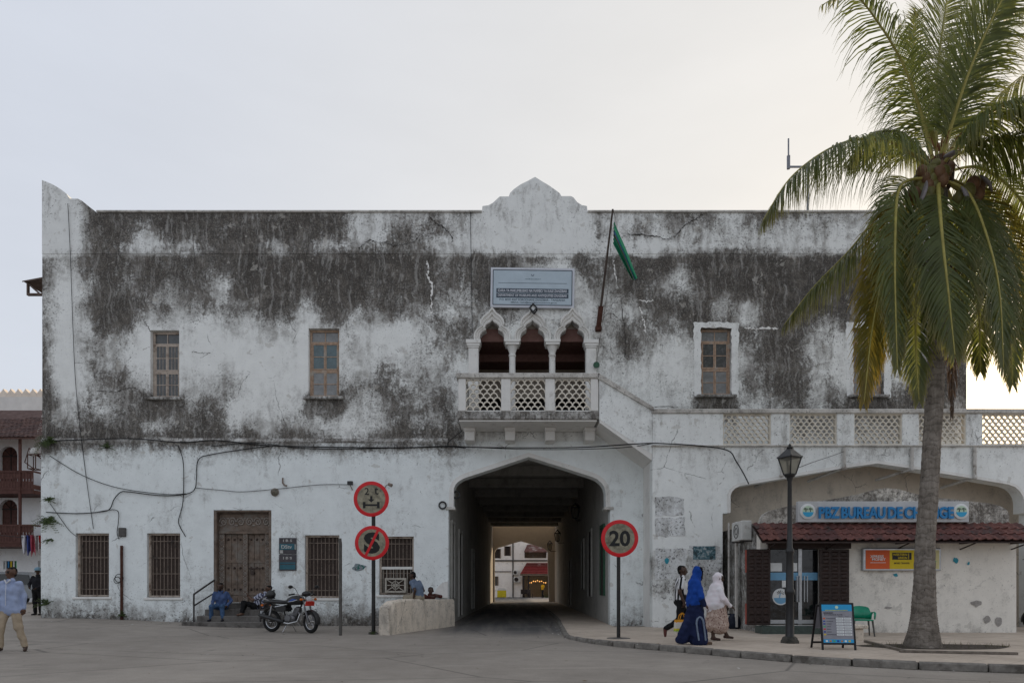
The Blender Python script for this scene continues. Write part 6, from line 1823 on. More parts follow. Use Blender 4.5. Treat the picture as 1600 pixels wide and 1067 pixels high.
# ================================================================== street furniture
simple('sign_red', (.58, .012, .018), .4, var=.12, scale=5); simple('sign_dull', (.27, .245, .175), .45, var=.55, scale=7, dirt=.3, dirtc=(.10, .09, .06)); simple('sign_black', (.010, .010, .010), .5); simple('post_black', (.014, .013, .013), .5, spec=.4, var=.4); simple('post_steel', (.10, .095, .088), .55, metal=.4, var=.35); simple('sign_back', (.2, .2, .2), .6)
def disc(parent, c, rad, tilt=0.0):
    T = Matrix.Translation(c) @ Matrix.Rotation(tilt, 4, 'Z') @ Matrix.Rotation(R(90), 4, 'X')
    m_ = MB(); m_.lathe([(rad, -.012), (rad, .004), (rad - .01, .008), (rad * .80, .008), (rad * .80, .004), (rad * .8, -.012)], 48, T); o = m_.build('red_rim', M['sign_red'], parent)
    m_ = MB(); m_.lathe([(rad * .80, -.010), (rad * .80, .003)], 48, T); m_.build('face', M['sign_dull'], parent)
    return T
def ring_rect(mb, x0, x1, z0, z1, y): mb.box(x0, x1, y - .003, y, z0, z1)
# axle-weight and no-stopping signs
y = -3.8; x = PX(583, y)
sg = thing('traffic_sign_post', 'black post with 2 t axle weight limit sign above crossed-out S sign', 'traffic sign', (x, y, 0))
m_ = MB(); m_.tube([(x, y + .05, -.05), (x, y + .05, PZ(762, y))], .055, 12); m_.build('post', M['post_black'], sg)
m_ = MB(); m_.lathe([(.16, 0), (.13, .03), (.06, .06)], 12, Matrix.Translation((x, y + .05, 0))); m_.build('footing', M['step_stone'], sg)
c1 = Vector((PX(580.5, y), y - .03, PZ(779.5, y))); r1 = 27.6 / S(y)
disc(sg, c1, r1)
yf = y - .034
m_ = MB(); text(m_, '2', PX(573.5, y), PZ(767.5, y), 0, .20, yf, bold=.012); text(m_, 't', PX(588.5, y), PZ(767, y), 0, .20, yf, bold=.012)
zx = PZ(789, y); ring_rect(m_, PX(570, y), PX(591, y), zx - .026, zx + .026, yf)
for px in (569.5, 591.5): m_.box(PX(px, y) - .036, PX(px, y) + .036, yf - .004, yf - .001, zx - .09, zx + .09, ch=.0012)
cx_ = PX(580.5, y); m_.prism([(cx_ - .03, PZ(775, y)), (cx_ - .03, PZ(780, y)), (cx_ - .09, PZ(780, y)), (cx_, PZ(785, y)), (cx_ + .09, PZ(780, y)), (cx_ + .03, PZ(780, y)), (cx_ + .03, PZ(775, y))], yf - .003, yf)
m_.build('symbol', M['sign_black'], sg)
c2 = Vector((PX(581.5, y), y - .03, PZ(848, y))); r2_ = 26.7 / S(y)
disc(sg, c2, r2_)
m_ = MB(); text(m_, 'S', c2.x, c2.z, .46, .60, yf, bold=.055); m_.build('letter', M['sign_black'], sg)
m_ = MB(); T = Matrix.Translation((c2.x, yf - .006, c2.z)) @ Matrix.Rotation(R(26), 4, 'Y'); m_.box(-.036, .036, -.002, .002, -r2_ * .86, r2_ * .86, M=T); m_.build('slash', M['sign_red'], sg)
# speed limit
y = -6.4; x = PX(967, y); zg = pave_z(2.6, y)
sg = thing('speed_sign_post', 'black post with round 20 speed limit sign on the pavement', 'traffic sign', (x, y, zg))
m_ = MB(); m_.tube([(x, y + .05, zg - .05), (x, y + .05, PZ(830, y))], .045, 12); m_.build('post', M['post_black'], sg)
m_ = MB(); m_.lathe([(.30, -.02), (.28, .012), (.05, .025)], 16, Matrix.Translation((x, y + .05, zg))); m_.build('footing', M['step_stone'], sg)
c1 = Vector((PX(968, y), y - .03, PZ(841, y))); disc(sg, c1, 29 / S(y)); yf = y - .034
m_ = MB(); text(m_, '20', c1.x, c1.z, 33 / S(y), 25 / S(y), yf, bold=.03); m_.build('numerals', M['sign_black'], sg)
# bare post
y = -4.25; x = PX(532, y)
m_ = MB(); m_.tube([(x, y, -.05), (x, y, PZ(850, y)), (x - .02, y, PZ(841, y))], .045, 10); o = m_.build('bare_post', M['post_steel']); rehome(o, (x, y, 0)); tag(o, 'bare rusty steel post without a sign, beside the motorcycle', 'post')
m_ = MB(); m_.add([(x - .02, y - .05, PZ(840, y)), (x + .02, y - .05, PZ(840, y)), (x + .02, y - .05, PZ(862, y)), (x - .02, y - .05, PZ(862, y))], [(0, 1, 2, 3)])
# street lamp
y = -7.95; x = PX(1234, y); zg = pave_z(6, y)
lp = thing('street_lamp', 'black cast-iron street lamp with four-sided lantern by the kiosk door', 'street lamp', (x, y, zg))
T = Matrix.Translation((x, y, 0)); Zp = lambda py: PZ(py, y)
m_ = MB(); m_.lathe([(.20, zg - .02), (.20, zg + .04), (.175, zg + .075), (.165, zg + .11), (.13, zg + .14)], 8, T); m_.build('base', simple('lamp_base', (.075, .07, .06), .9, var=.5, dirt=.4, dirtc=(.03, .03, .025)), lp)
m_ = MB(); m_.lathe([(.10, zg + .13), (.09, Zp(993)), (.084, Zp(930)), (.105, Zp(926)), (.105, Zp(922)), (.08, Zp(918)), (.07, Zp(866)), (.09, Zp(862)), (.09, Zp(859)), (.058, Zp(855)), (.05, Zp(820)), (.045, Zp(752)), (.065, Zp(748)), (.075, Zp(744))], 16, T); m_.build('column', M['black_iron'], lp)
T2 = T @ Matrix.Rotation(R(28), 4, 'Z')
def sq(h, z): return [T2 @ Vector((a * h, b_ * h, z)) for a, b_ in ((-1, -1), (1, -1), (1, 1), (-1, 1))]
z0_, z1_, z2_, z3_ = Zp(745), Zp(741), Zp(715), Zp(703)
h0, h1 = .085, .165
m_ = MB()
a, b_ = sq(h0, z1_), sq(h1, z2_)
for i in range(4):
    m_.tube([a[i], b_[i]], .016, 6); m_.tube([a[i], a[(i + 1) % 4]], .016, 6); m_.tube([b_[i], b_[(i + 1) % 4]], .02, 6)
    m_.tube([b_[i], b_[i] + (b_[i] - Vector((x, y, z2_))) * .10 + Vector((0, 0, .03))], [.02, .008], 6)
m_.lathe([(.04, z0_ - .02), (.10, z0_), (.12, z1_ - .01), (.03, z1_)], 12, T)
m_.build('lantern_frame', M['black_iron'], lp)
m_ = MB(); q1, q2, q3 = sq(h1 + .028, z2_ + .005), sq(.065, z3_), sq(.045, Zp(700.5)); vs = q1 + q2 + q3
m_.add(vs, [(i, (i + 1) % 4, (i + 1) % 4 + 4, i + 4) for i in range(4)] + [(i + 4, (i + 1) % 4 + 4, (i + 1) % 4 + 8, i + 8) for i in range(4)] + [(3, 2, 1, 0), (8, 9, 10, 11)])
m_.lathe([(.06, Zp(701)), (.07, Zp(699)), (.03, Zp(697)), (.035, Zp(695.5)), (.008, Zp(693))], 10, T); m_.build('lantern_roof', M['black_iron'], lp)
k = NT('lantern_glass'); k.col((.42, .40, .34)); k.rough(.35); k.set(**{'Transmission Weight': .75, 'IOR': 1.1}); MATS['lantern_glass'] = k.m
for i in range(4):
    m_ = MB(); m_.add([a[i].lerp(a[(i + 1) % 4], .04), a[i].lerp(a[(i + 1) % 4], .96), b_[i].lerp(b_[(i + 1) % 4], .96), b_[i].lerp(b_[(i + 1) % 4], .04)], [(0, 1, 2, 3)]); m_.build('pane', k.m, lp)
m_ = MB(); m_.lathe([(.02, z1_), (.02, z1_ + .06), (.035, z1_ + .10), (.035, z1_ + .17), (.01, z1_ + .2)], 10, T); m_.build('bulb', simple('bulb_dull', (.25, .23, .19), .4), lp)
# folding A-board with exchange rates
y = -9.35; zg = pave_z(6, y)
ab = thing('rate_board', 'folding A-board listing currency exchange rates on blue and grey panel', 'sandwich board', (PX(1306, y), y, zg), R(-6), local=True)
simple('board_frame', (.012, .011, .012), .5); simple('board_blue', (.02, .30, .58), .45, var=.15, scale=2, obj=True); simple('board_grey', (.25, .25, .28), .45, var=.2, scale=2.5, obj=True); simple('print_dark', (.05, .05, .07), .6); simple('print_yellow', (.5, .46, .1), .6); simple('print_orange', (.5, .2, .04), .6); simple('print_deepblue', (.02, .06, .3), .6)
W, H = .30, .92
Tf = Matrix.Translation((0, -.16, 0)) @ Matrix.Rotation(R(-9.5), 4, 'X')
Tb = Matrix.Translation((-.05, .32, 0)) @ Matrix.Rotation(R(19), 4, 'X')
for T_, nm in ((Tf, 'front_frame'), (Tb, 'rear_frame')):
    m_ = MB()
    for sx in (-1, 1): m_.box(sx * W - .018, sx * W + .018, -.015, .015, -.0, H, M=T_, ch=.004)
    for zz in (.12, H - .018): m_.box(-W + .018, W - .018, -.014, .014, zz - .018, zz + .018, M=T_, ch=.004)
    m_.build(nm, M['board_frame'], ab)
m_ = MB(); m_.box(-W + .018, W - .018, -.008, -.002, .138, H - .036, M=Tf); fp = m_.build('rate_panel', M['board_grey'], ab)
m_ = MB(); m_.box(-W + .018, W - .018, -.002, .006, .42, H - .036, M=Tb); m_.build('rear_panel', M['board_grey'], ab)
for za_, zb_ in ((H - .165, H - .037), (.14, .205)):
    m_ = MB(); m_.box(-W + .02, W - .02, -.011, -.009, za_, zb_, M=Tf); m_.build('blue_band', M['board_blue'], fp)
rdd = random.Random(11)
def dashes(mb, x0, x1, z, h):
    x = x0
    while x < x1:
        w2 = rdd.uniform(.008, .022); mb.box(x, min(x1, x + w2), -.0135, -.0115, z - h / 2, z + h / 2, M=Tf); x += w2 + rdd.uniform(.004, .007)
m_ = MB(); dashes(m_, -.22, .20, H - .150, .018); m_.build('print', M['print_yellow'], fp)['kind'] = 'stuff'
m_ = MB(); m_.lathe([(.03, 0), (.03, .002)], 14, Tf @ Matrix.Translation((0, -.012, H - .09)) @ Matrix.Rotation(R(90), 4, 'X')); m_.build('emblem', M['logo_green'], fp)
m_ = MB(); text(m_, 'EXCHANGE RATE', -.07, H - .235, .34, .028, -.012, bold=.01, M=Tf); m_.build('lettering', M['print_dark'], fp)
m_ = MB(); dashes(m_, -.25, -.07, H - .200, .022); dashes(m_, .02, .10, H - .275, .010); dashes(m_, .15, .22, H - .275, .010)
for i in range(7): dashes(m_, -.20, -.20 + rdd.uniform(.06, .16), H - .31 - i * .052, .010)
m_.build('print', M['print_dark'], fp)['kind'] = 'stuff'
for i in range(7):
    zz = H - .31 - i * .052
    for xx in (.045, .19):
        m_ = MB(); m_.box(xx - .066, xx + .066, -.0115, -.0085, zz - .018, zz + .018, M=Tf); sl_o = m_.build('rate_slot', M['white_print'], fp)
m_ = MB()
for i in range(7):
    for xx in (.045, .19): dashes(m_, xx - .055, xx + .05, H - .31 - i * .052, .014)
m_.build('print', simple('print_grey', (.30, .33, .36), .6), fp)['kind'] = 'stuff'
for i in range(7):
    zz = H - .31 - i * .052
    m_ = MB(); m_.box(-.265, -.225, -.0115, -.0085, zz - .012, zz + .012, M=Tf); m_.build('flag_icon', M[('ad_red', 'print_deepblue', 'print_deepblue', 'ad_green', 'sign_red', 'print_deepblue', 'ad_yellow')[i]], fp)
for i in range(7):
    m_ = MB(); xx = -.22 + i * .07; m_.box(xx - .02, xx + .02, -.014, -.0115, .155, .188, M=Tf); m_.build('card_icon', M[('white_print', 'print_orange', 'ad_green', 'print_deepblue', 'print_orange', 'white_print', 'ad_yellow')[i]], fp)
# green plastic chair
y = -5.1; zg = pave_z(8, y)
ch = thing('plastic_chair', 'green plastic armchair against the kiosk front wall', 'chair', (PX(1346, y), y, zg), R(-16), local=True)
simple('plastic_green', (.010, .26, .15), .35, spec=.45, var=.1, scale=3, bump=0, obj=True)
m_ = MB(); vs = []; fs = []; nn = 12
for i in range(nn + 1):
    u = i / nn; a = math.pi * (-.06 + 1.12 * u)
    cx_, cy_ = -.25 * math.cos(a), .05 + .22 * math.sin(a)
    top = .62 + .16 * math.sin(math.pi * u) ** .8 if .22 < u < .78 else .60 + .03 * math.sin(math.pi * u)
    for zz, k2 in ((.44, .92), (.55, .97), (top, 1.06), (top - .012, 1.13)): vs.append((cx_ * k2, (cy_ - .05) * k2 + .05, zz))
for i in range(nn):
    for j in range(3): fs.append((i * 4 + j, (i + 1) * 4 + j, (i + 1) * 4 + j + 1, i * 4 + j + 1))
m_.add(vs, fs); bk = m_.build('backrest', M['plastic_green'], ch, smooth=True); bk.modifiers.new('thick', 'SOLIDIFY').thickness = .012
m_ = MB(); m_.box(-.24, .24, -.24, .24, .405, .435, ch=.012); m_.build('seat', M['plastic_green'], ch)
for sx in (-1, 1):
    m_ = MB(); m_.tube([(sx * .26, .06, .615), (sx * .28, -.10, .625), (sx * .265, -.24, .60), (sx * .25, -.25, .45)], [.024, .028, .026, .018], 8, flat=.6); m_.build('arm', M['plastic_green'], ch, smooth=True)
    for sy in (-1, 1):
        m_ = MB(); m_.tube([(sx * .21, sy * .21, .42), (sx * .25, sy * .26, 0)], [.026, .018], 6); m_.build('leg', M['post_steel'], ch)
# stone bench end
y = -7.1; zg = pave_z(8, y); x = PX(1333, y)
bn = thing('stone_bench', 'small pale stone bench behind the exchange rate board', 'bench', (x, y, zg))
m_ = MB(); m_.box(x - .26, x + .24, y - .22, y + .22, PZ(981, y), PZ(975, y), ch=.02); m_.build('seat', M_LOWWALL, bn)
m_ = MB(); m_.box(x - .08, x + .17, y - .15, y + .15, zg - .02, PZ(981, y) - .001, ch=.025); m_.build('leg', M_LOWWALL, bn)
# bag on the pavement by the pier
y = -2.2; zg = pave_z(6, y); x = PX(1147, y)
bgk = thing('rucksack', 'dark navy rucksack left on the ground by the kiosk side wall', 'bag', (x, y, zg))
m_ = MB(); simple('bag_navy', (.010, .014, .028), .7)
m_.lathe([(.12, 0), (.19, .03), (.20, .2), (.17, .36), (.10, .45), (.02, .47)], 14, Matrix.Translation((x, y, zg)) @ Matrix.Diagonal((1, .65, 1, 1))); m_.build('sack', M['bag_navy'], bgk, smooth=True)
m_ = MB(); m_.tube([(x - .17, y, zg + .3), (x - .27, y, zg + .42), (x - .2, y, zg + .45), (x - .08, y, zg + .44)], .02, 6); m_.build('strap', M['bag_navy'], bgk)

# ================================================================== motorcycle
mc = thing('motorcycle', 'blue motorcycle with black seat and red front plate parked below the steps', 'motorcycle', (-6.42, -3.2, 0), R(-22), local=True)
simple('rubber', (.014, .014, .014), .85, obj=True); simple('chrome', (.45, .45, .46), .22, metal=.95, var=.1, bump=0, obj=True); simple('bike_blue', (.010, .07, .34), .25, spec=.6, var=.1, bump=0, obj=True); simple('bike_black', (.010, .010, .011), .4, spec=.5, obj=True, bump=0); simple('bike_white', (.55, .57, .60), .35, obj=True, bump=0); simple('engine_grey', (.16, .16, .165), .45, metal=.6, obj=True); simple('amber', (.55, .13, .01), .3, obj=True, bump=0); simple('bike_red', (.50, .03, .02), .4, obj=True, bump=0); simple('lens', (.5, .52, .54), .1, spec=.7, obj=True, bump=0)
WR = .285
def wheel(xc, steer=0.0):
    T = Matrix.Translation((xc, 0, WR)) @ Matrix.Rotation(steer, 4, 'Z')
    def tb(mb): 
        mb.v = [tuple(T @ Vector(v)) for v in mb.v]; return mb
    m_ = MB(); m_.torus((0, 0, 0), WR - .045, .047, 'y', 32, 10); w_ = tb(m_).build('wheel', M['rubber'], mc, smooth=True)
    m_ = MB(); m_.torus((0, 0, 0), WR - .09, .016, 'y', 32, 8); m_.lathe([(.05, -.06), (.05, .06)], 14, Matrix.Rotation(R(90), 4, 'X')); tb(m_).build('rim', M['chrome'], w_, smooth=40)
    m_ = MB()
    for i in range(18):
        a = 2 * math.pi * i / 18; s2 = .035 if i % 2 else -.035
        m_.tube([(.045 * math.cos(a + .5), s2, .045 * math.sin(a + .5)), ((WR - .1) * math.cos(a), 0, (WR - .1) * math.sin(a))], .0035, 4)
    tb(m_).build('spoke', M['chrome'], w_)
ST = R(-14)
wheel(-.62); wheel(.64, ST)
def part(nm, mb, mt, smooth=40): return mb.build(nm, M[mt], mc, smooth=smooth)
m_ = MB(); m_.tube([(.42, 0, .86), (.30, 0, .62), (.18, 0, .30), (-.12, 0, .28), (-.22, 0, .55), (-.55, 0, .70), (-.80, 0, .76)], .022, 8); m_.tube([(.42, 0, .86), (.1, 0, .74), (-.25, 0, .68), (-.6, 0, .70)], .022, 8); part('frame', m_, 'bike_black')
m_ = MB()
for sy in (-.09, .09): m_.tube([(-.15, sy, .32), (-.62, sy, WR)], .022, 8)
part('swingarm', m_, 'bike_black')
for sy in (-.12, .12):
    m_ = MB(); m_.tube([(-.52, sy, .70), (-.60, sy, .34)], .018, 8); pts = [Vector((-.525, sy, .66)).lerp(Vector((-.59, sy, .42)), t) for t in np.linspace(0, 1, 9)]
    for p in pts: m_.torus(p, .030, .008, 'z', 10, 5)
    part('shock_absorber', m_, 'chrome')
def loft(secs, n=14):
    """secs: (x, zc, hy, hz) super-ellipse sections along x"""
    mb = MB(); vs = []; fs = []
    for x, zc, hy, hz in secs:
        for k in range(n):
            a = 2 * math.pi * k / n; c, s2 = math.cos(a), math.sin(a)
            vs.append((x, hy * abs(c) ** .7 * (1 if c > 0 else -1), zc + hz * abs(s2) ** .7 * (1 if s2 > 0 else -1)))
    for i in range(len(secs) - 1):
        for k in range(n): fs.append((i * n + k, i * n + (k + 1) % n, (i + 1) * n + (k + 1) % n, (i + 1) * n + k))
    fs.append(tuple(range(n - 1, -1, -1))); fs.append(tuple(range((len(secs) - 1) * n, len(secs) * n))); mb.add(vs, fs); return mb
tk = part('tank', loft([(-.10, .78, .06, .05), (-.05, .80, .10, .09), (.08, .83, .135, .12), (.22, .84, .14, .125), (.34, .83, .12, .11), (.40, .82, .06, .06)]), 'bike_black', True)
for sy in (-1, 1):
    m_ = MB(); m_.add([(.02, sy * .132, .80), (.18, sy * .148, .88), (.30, sy * .140, .86), (.20, sy * .149, .82)], [(0, 1, 2, 3)]); m_.build('decal', M['bike_blue'], tk); m_ = MB(); m_.tube([(.02, sy * .137, .795), (.2, sy * .152, .815), (.32, sy * .14, .85)], .008, 5); m_.build('decal_line', M['bike_white'], tk)
    m_ = MB(); m_.add([(-.42, sy * .125, .66), (-.12, sy * .130, .72), (-.05, sy * .130, .60), (-.18, sy * .125, .52)], [(0, 1, 2, 3)]); m_.box(-.40, -.08, sy * .10, sy * .122, .54, .68, ch=.02); part('side_cover', m_, 'bike_black')
    m_ = MB(); m_.tube([(-.40, sy * .13, .665), (-.10, sy * .134, .715)], .014, 5); part('side_stripe', m_, 'bike_white')
part('seat', loft([(-.86, .80, .06, .03), (-.80, .80, .11, .05), (-.50, .80, .135, .055), (-.25, .78, .13, .05), (-.06, .79, .09, .05), (-.02, .80, .05, .04)]), 'bike_black', True)
m_ = MB(); m_.box(-.10, .18, -.11, .11, .27, .46, ch=.05); m_.lathe([(.09, -.14), (.10, -.12), (.10, .12), (.09, .14)], 16, Matrix.Translation((.0, 0, .37)) @ Matrix.Rotation(R(90), 4, 'X')); part('crankcase', m_, 'engine_grey')
m_ = MB(); T = Matrix.Translation((.17, 0, .46)) @ Matrix.Rotation(R(28), 4, 'Y')
for i in range(7): m_.box(-.075, .075, -.085, .085, i * .026, i * .026 + .012, M=T, ch=.004)
m_.box(-.06, .06, -.07, .07, 0, .22, M=T, ch=.01); part('cylinder', m_, 'engine_grey')
m_ = MB(); m_.tube([(.26, -.03, .56), (.36, -.08, .48), (.30, -.11, .30), (.05, -.14, .24), (-.15, -.15, .27)], .022, 8); part('exhaust_pipe', m_, 'chrome')
m_ = MB(); m_.tube([(-.10, -.16, .28), (-.25, -.165, .31), (-.75, -.17, .42), (-.88, -.17, .45)], [.03, .05, .058, .045], 12); part('muffler', m_, 'bike_black', True)
for sy in (-.085, .085):
    m_ = MB(); Tz = Matrix.Translation((.64, 0, 0)) @ Matrix.Rotation(ST, 4, 'Z') @ Matrix.Translation((-.64, 0, 0))
    m_.tube([Tz @ Vector((.66, sy, WR)), Tz @ Vector((.50, sy, .66))], .024, 8); m_.tube([Tz @ Vector((.52, sy, .62)), Tz @ Vector((.40, sy, .95))], .018, 8); part('fork_leg', m_, 'engine_grey')
def steerT(v): return Tz @ Vector(v)
m_ = MB(); vs = []
for i in range(13):
    a = R(-10 + i * 13); r_ = WR + .035
    for yy_, dr in ((-.065, -.02), (0, 0), (.065, -.02)): vs.append(steerT((.64 + (r_ + dr) * math.cos(a), yy_, WR + (r_ + dr) * math.sin(a))))
m_.add(vs, [(i * 3 + j, i * 3 + j + 1, i * 3 + j + 4, i * 3 + j + 3) for i in range(12) for j in range(2)]); part('front_mudguard', m_, 'bike_black', True)
m_ = MB(); vs = []
for i in range(13):
    a = R(45 + i * 11); r_ = WR + .05
    for yy_, dr in ((-.075, -.03), (0, 0), (.075, -.03)): vs.append((-.62 + (r_ + dr) * math.cos(a), yy_, WR + .04 + (r_ + dr) * math.sin(a)))
m_.add(vs, [(i * 3 + j, i * 3 + j + 1, i * 3 + j + 4, i * 3 + j + 3) for i in range(12) for j in range(2)]); part('rear_mudguard', m_, 'bike_black', True)
hl = steerT((.55, 0, .86)); fw_ = (Tz.to_3x3() @ Vector((1, 0, -.05))).normalized()
Mh = Matrix.Translation(hl) @ fw_.to_track_quat('Z', 'Y').to_matrix().to_4x4()
m_ = MB(); m_.lathe([(.03, -.10), (.08, -.06), (.098, 0), (.10, .02), (.094, .03)], 20, Mh); hlp = part('headlight', m_, 'chrome')
m_ = MB(); m_.lathe([(.088, .028), (.075, .040), (.04, .05), (.004, .053)], 20, Mh); m_.build('lens', M['lens'], hlp, smooth=True)
m_ = MB(); c_ = steerT((.46, 0, 1.00)); m_.ell(c_, (.11, .13, .075), 14, 9); part('instrument_cowl', m_, 'bike_black', True)
m_ = MB(); Tp = Matrix.Translation(steerT((.60, 0, .745))) @ Matrix.Rotation(ST, 4, 'Z') @ Matrix.Rotation(R(12), 4, 'Y'); m_.box(-.006, .006, -.14, .14, -.05, .05, M=Tp, ch=.003); m_.box(-.03, .02, -.10, .10, .04, .07, M=Tp); part('front_plate', m_, 'bike_red')
m_ = MB(); m_.tube([steerT(p) for p in ((.30, -.36, .98), (.36, -.28, 1.00), (.42, -.12, .97), (.42, .12, .97), (.36, .28, 1.00), (.30, .36, .98))], .013, 8); part('handlebar', m_, 'chrome')
for sy in (-1, 1):
    m_ = MB(); m_.tube([steerT((.36, sy * .28, 1.0)), steerT((.27, sy * .40, .975))], .020, 8); part('grip', m_, 'rubber')
    m_ = MB(); m_.tube([steerT((.40, sy * .20, .99)), steerT((.38, sy * .28, 1.14)), steerT((.36, sy * .34, 1.17))], .007, 6); part('mirror_stalk', m_, 'bike_black')
    m_ = MB(); m_.ell(steerT((.355, sy * .40, 1.18)), (.025, .085, .045), 12, 8); part('mirror', m_, 'bike_black', True)
    m_ = MB(); m_.tube([steerT((.52, sy * .08, .86)), steerT((.53, sy * .19, .86))], .008, 6); m_.ell(steerT((.54, sy * .215, .86)), (.045, .035, .032), 10, 7); part('indicator', m_, 'amber', True)
    m_ = MB(); m_.ell((-.80, sy * .16, .70), (.04, .035, .03), 10, 7); part('indicator', m_, 'amber', True)
m_ = MB(); m_.tube([(-.55, -.10, .82), (-.80, -.11, .86), (-.93, 0, .88), (-.80, .11, .86), (-.55, .10, .82)], .012, 6); part('grab_rail', m_, 'chrome')
m_ = MB(); m_.tube([(-.05, -.02, .30), (-.12, -.16, .02)], .012, 6); m_.tube([(-.05, .02, .30), (.02, .18, .01)], .012, 6); part('stand', m_, 'chrome')
m_ = MB(); m_.tube([(.0, -.22, .30), (.0, .22, .30)], .012, 6); part('footrest', m_, 'bike_black')
m_ = MB(); m_.box(-.93, -.90, -.09, .09, .42, .55, ch=.005); part('rear_plate', m_, 'bike_white')
mc.scale = (1.12, 1.12, 1.12)
def copy_tree(o, parent=None):
    c = o.copy(); COL.objects.link(c); c.parent = parent
    for ch2 in o.children: copy_tree(ch2, c)
    return c
m2 = copy_tree(mc)
m2.location = (PX(1606, -3.3) + .98, -3.3, pave_z(14, -3.3)); m2.rotation_euler = (0, 0, R(176))
m2['label'] = 'dark motorcycle whose wheel peeks in at the right edge beside the kiosk'
mc['group'] = m2['group'] = 'parked motorcycles'
# helmet on the seat
hp = mc.matrix_world
hm = thing('helmet', 'black motorcycle helmet resting on the back of the motorcycle seat', 'helmet', Vector((-6.42, -3.2, 0)) + Matrix.Rotation(R(-22), 3, 'Z') @ (Vector((-.66, 0, .855)) * 1.12), R(-22), local=True)
m_ = MB(); m_.ell((0, 0, .135), (.145, .13, .135), 18, 12); m_.build('shell', M['bike_black'], hm, smooth=True)
m_ = MB(); m_.torus((0, 0, .03), .115, .018, 'z', 20, 6); m_.build('rim', M['rubber'], hm, smooth=True)

# ================================================================== name board, flag and fittings on the facade
nbz = PZ(482, -.12)
nbd = thing('name_board', 'pale blue department name board mounted above the three trefoil arches', 'sign', (PX(832, -.12), -.12, nbz))
Tn = Matrix.Translation((PX(832, -.12), -.10, PZ(450, -.12))) @ Matrix.Rotation(R(.8), 4, 'Y')
W2, H2 = 131 / S(-.12) / 2, 62 / S(-.12) / 2
simple('board_white', (.56, .58, .63), .5, var=.1, scale=2, dirt=.12, dirtc=(.36, .37, .38)); simple('board_pale', (.42, .50, .56), .5, var=.1, scale=2); simple('print_slate', (.055, .075, .10), .6)
m_ = MB(); m_.box(-W2, W2, -.04, .04, -H2, H2, M=Tn, ch=.01); m_.build('board', M['board_white'], nbd)
m_ = MB(); m_.box(-W2 + .10, W2 - .10, -.044, -.041, -H2 + .09, H2 - .10, M=Tn); m_.build('field', M['board_pale'], nbd)
m_ = MB(); t = .012; x1, z1 = W2 - .085, H2 - .085
m_.box(-x1, x1, -.049, -.045, z1 - t, z1 + t, M=Tn); m_.box(-x1, x1, -.049, -.045, -z1 - t, -z1 + t, M=Tn); m_.box(-x1 - t, -x1 + t, -.0485, -.045, -z1, z1, M=Tn); m_.box(x1 - t, x1 + t, -.0485, -.045, -z1, z1, M=Tn)
m_.box(-W2 + .26, W2 - .26, -.049, -.045, .145, .155, M=Tn); m_.build('border', M['print_slate'], nbd)
for zc in (-.11, -.275):
    m_ = MB(); m_.box(-W2 + .20, W2 - .20, -.050, -.045, zc - .075, zc + .075, M=Tn, ch=.002); m_.build('title_bar', M['print_slate'], nbd)
m_ = MB(); text(m_, 'IDARA YA MAKUMBUSHO NA MAMBO YA KALE ZANZIBAR', 0, -.11, 2 * W2 - .5, .095, -.053, bold=.02, M=Tn); m_.build('lettering', M['board_white'], nbd); m_ = MB(); text(m_, 'DEPARTMENT OF MUSEUMS AND ANTIQUITIES ZANZIBAR', 0, -.275, 2 * W2 - .5, .095, -.053, bold=.02, M=Tn); m_.build('lettering', M['board_white'], nbd)
m_ = MB(); text(m_, 'P.O. BOX 4267 FORODHANI ZANZIBAR - TANZANIA', 0, -.41, 2 * W2 - .62, .075, -.047, bold=.012, M=Tn); text(m_, 'EMAIL: info@zanzibarmuseums.go.tz', .05, -.51, 1.55, .065, -.047, bold=.012, M=Tn)
m_.torus((0, 0, 0), .0, .0, 'y', 3, 3) if False else None
pts = [Tn @ Vector((.04 * math.cos(a), -.047, .44 + .04 * math.sin(a))) for a in np.linspace(math.pi * .95, math.pi * 2.05, 9)]
m_.tube(pts, .009, 5); m_.build('lettering', M['print_slate'], nbd)
m_ = MB(); rdd = random.Random(4); xx = -.26
while xx < .26:
    w2 = rdd.uniform(.02, .05); m_.box(xx, xx + w2, -.0475, -.0455, .285 - .012, .285 + .012 + rdd.uniform(0, .012), M=Tn); xx += w2 + .015
m_.build('faint_print', simple('print_faint', (.22, .28, .32), .6), nbd)['kind'] = 'stuff'
# small diamond lantern under the board
c_ = P(833, 481.5, -.30)
dl = thing('diamond_lamp', 'small black diamond-shaped wall lamp at the board bottom edge', 'lamp', c_)
for dx, sc2 in ((0, 1.0),):
    m_ = MB(); q = [(0, .14), (.115, 0), (0, -.14), (-.115, 0)]
    for i in range(4):
        a, b_ = q[i], q[(i + 1) % 4]; m_.tube([c_ + Vector((a[0], -.03, a[1])), c_ + Vector((b_[0], -.03, b_[1]))], .026, 6); m_.tube([c_ + Vector((a[0] * .9 + .03, .10, a[1] * .9 - .03)), c_ + Vector((b_[0] * .9 + .03, .10, b_[1] * .9 - .03))], .022, 6); m_.tube([c_ + Vector((a[0], -.03, a[1])), c_ + Vector((a[0] * .9 + .03, .10, a[1] * .9 - .03))], .018, 6)
    m_.tube([c_ + Vector((0, .10, 0)), c_ + Vector((0, .30, -.03))], .02, 6); m_.build('cage', M['black_iron'], dl)
    m_ = MB(); m_.prism([(c_.x + a * .8, c_.z + b_ * .8) for a, b_ in q], c_.y + .0, c_.y + .02); m_.build('glass', M['white_print'], dl)
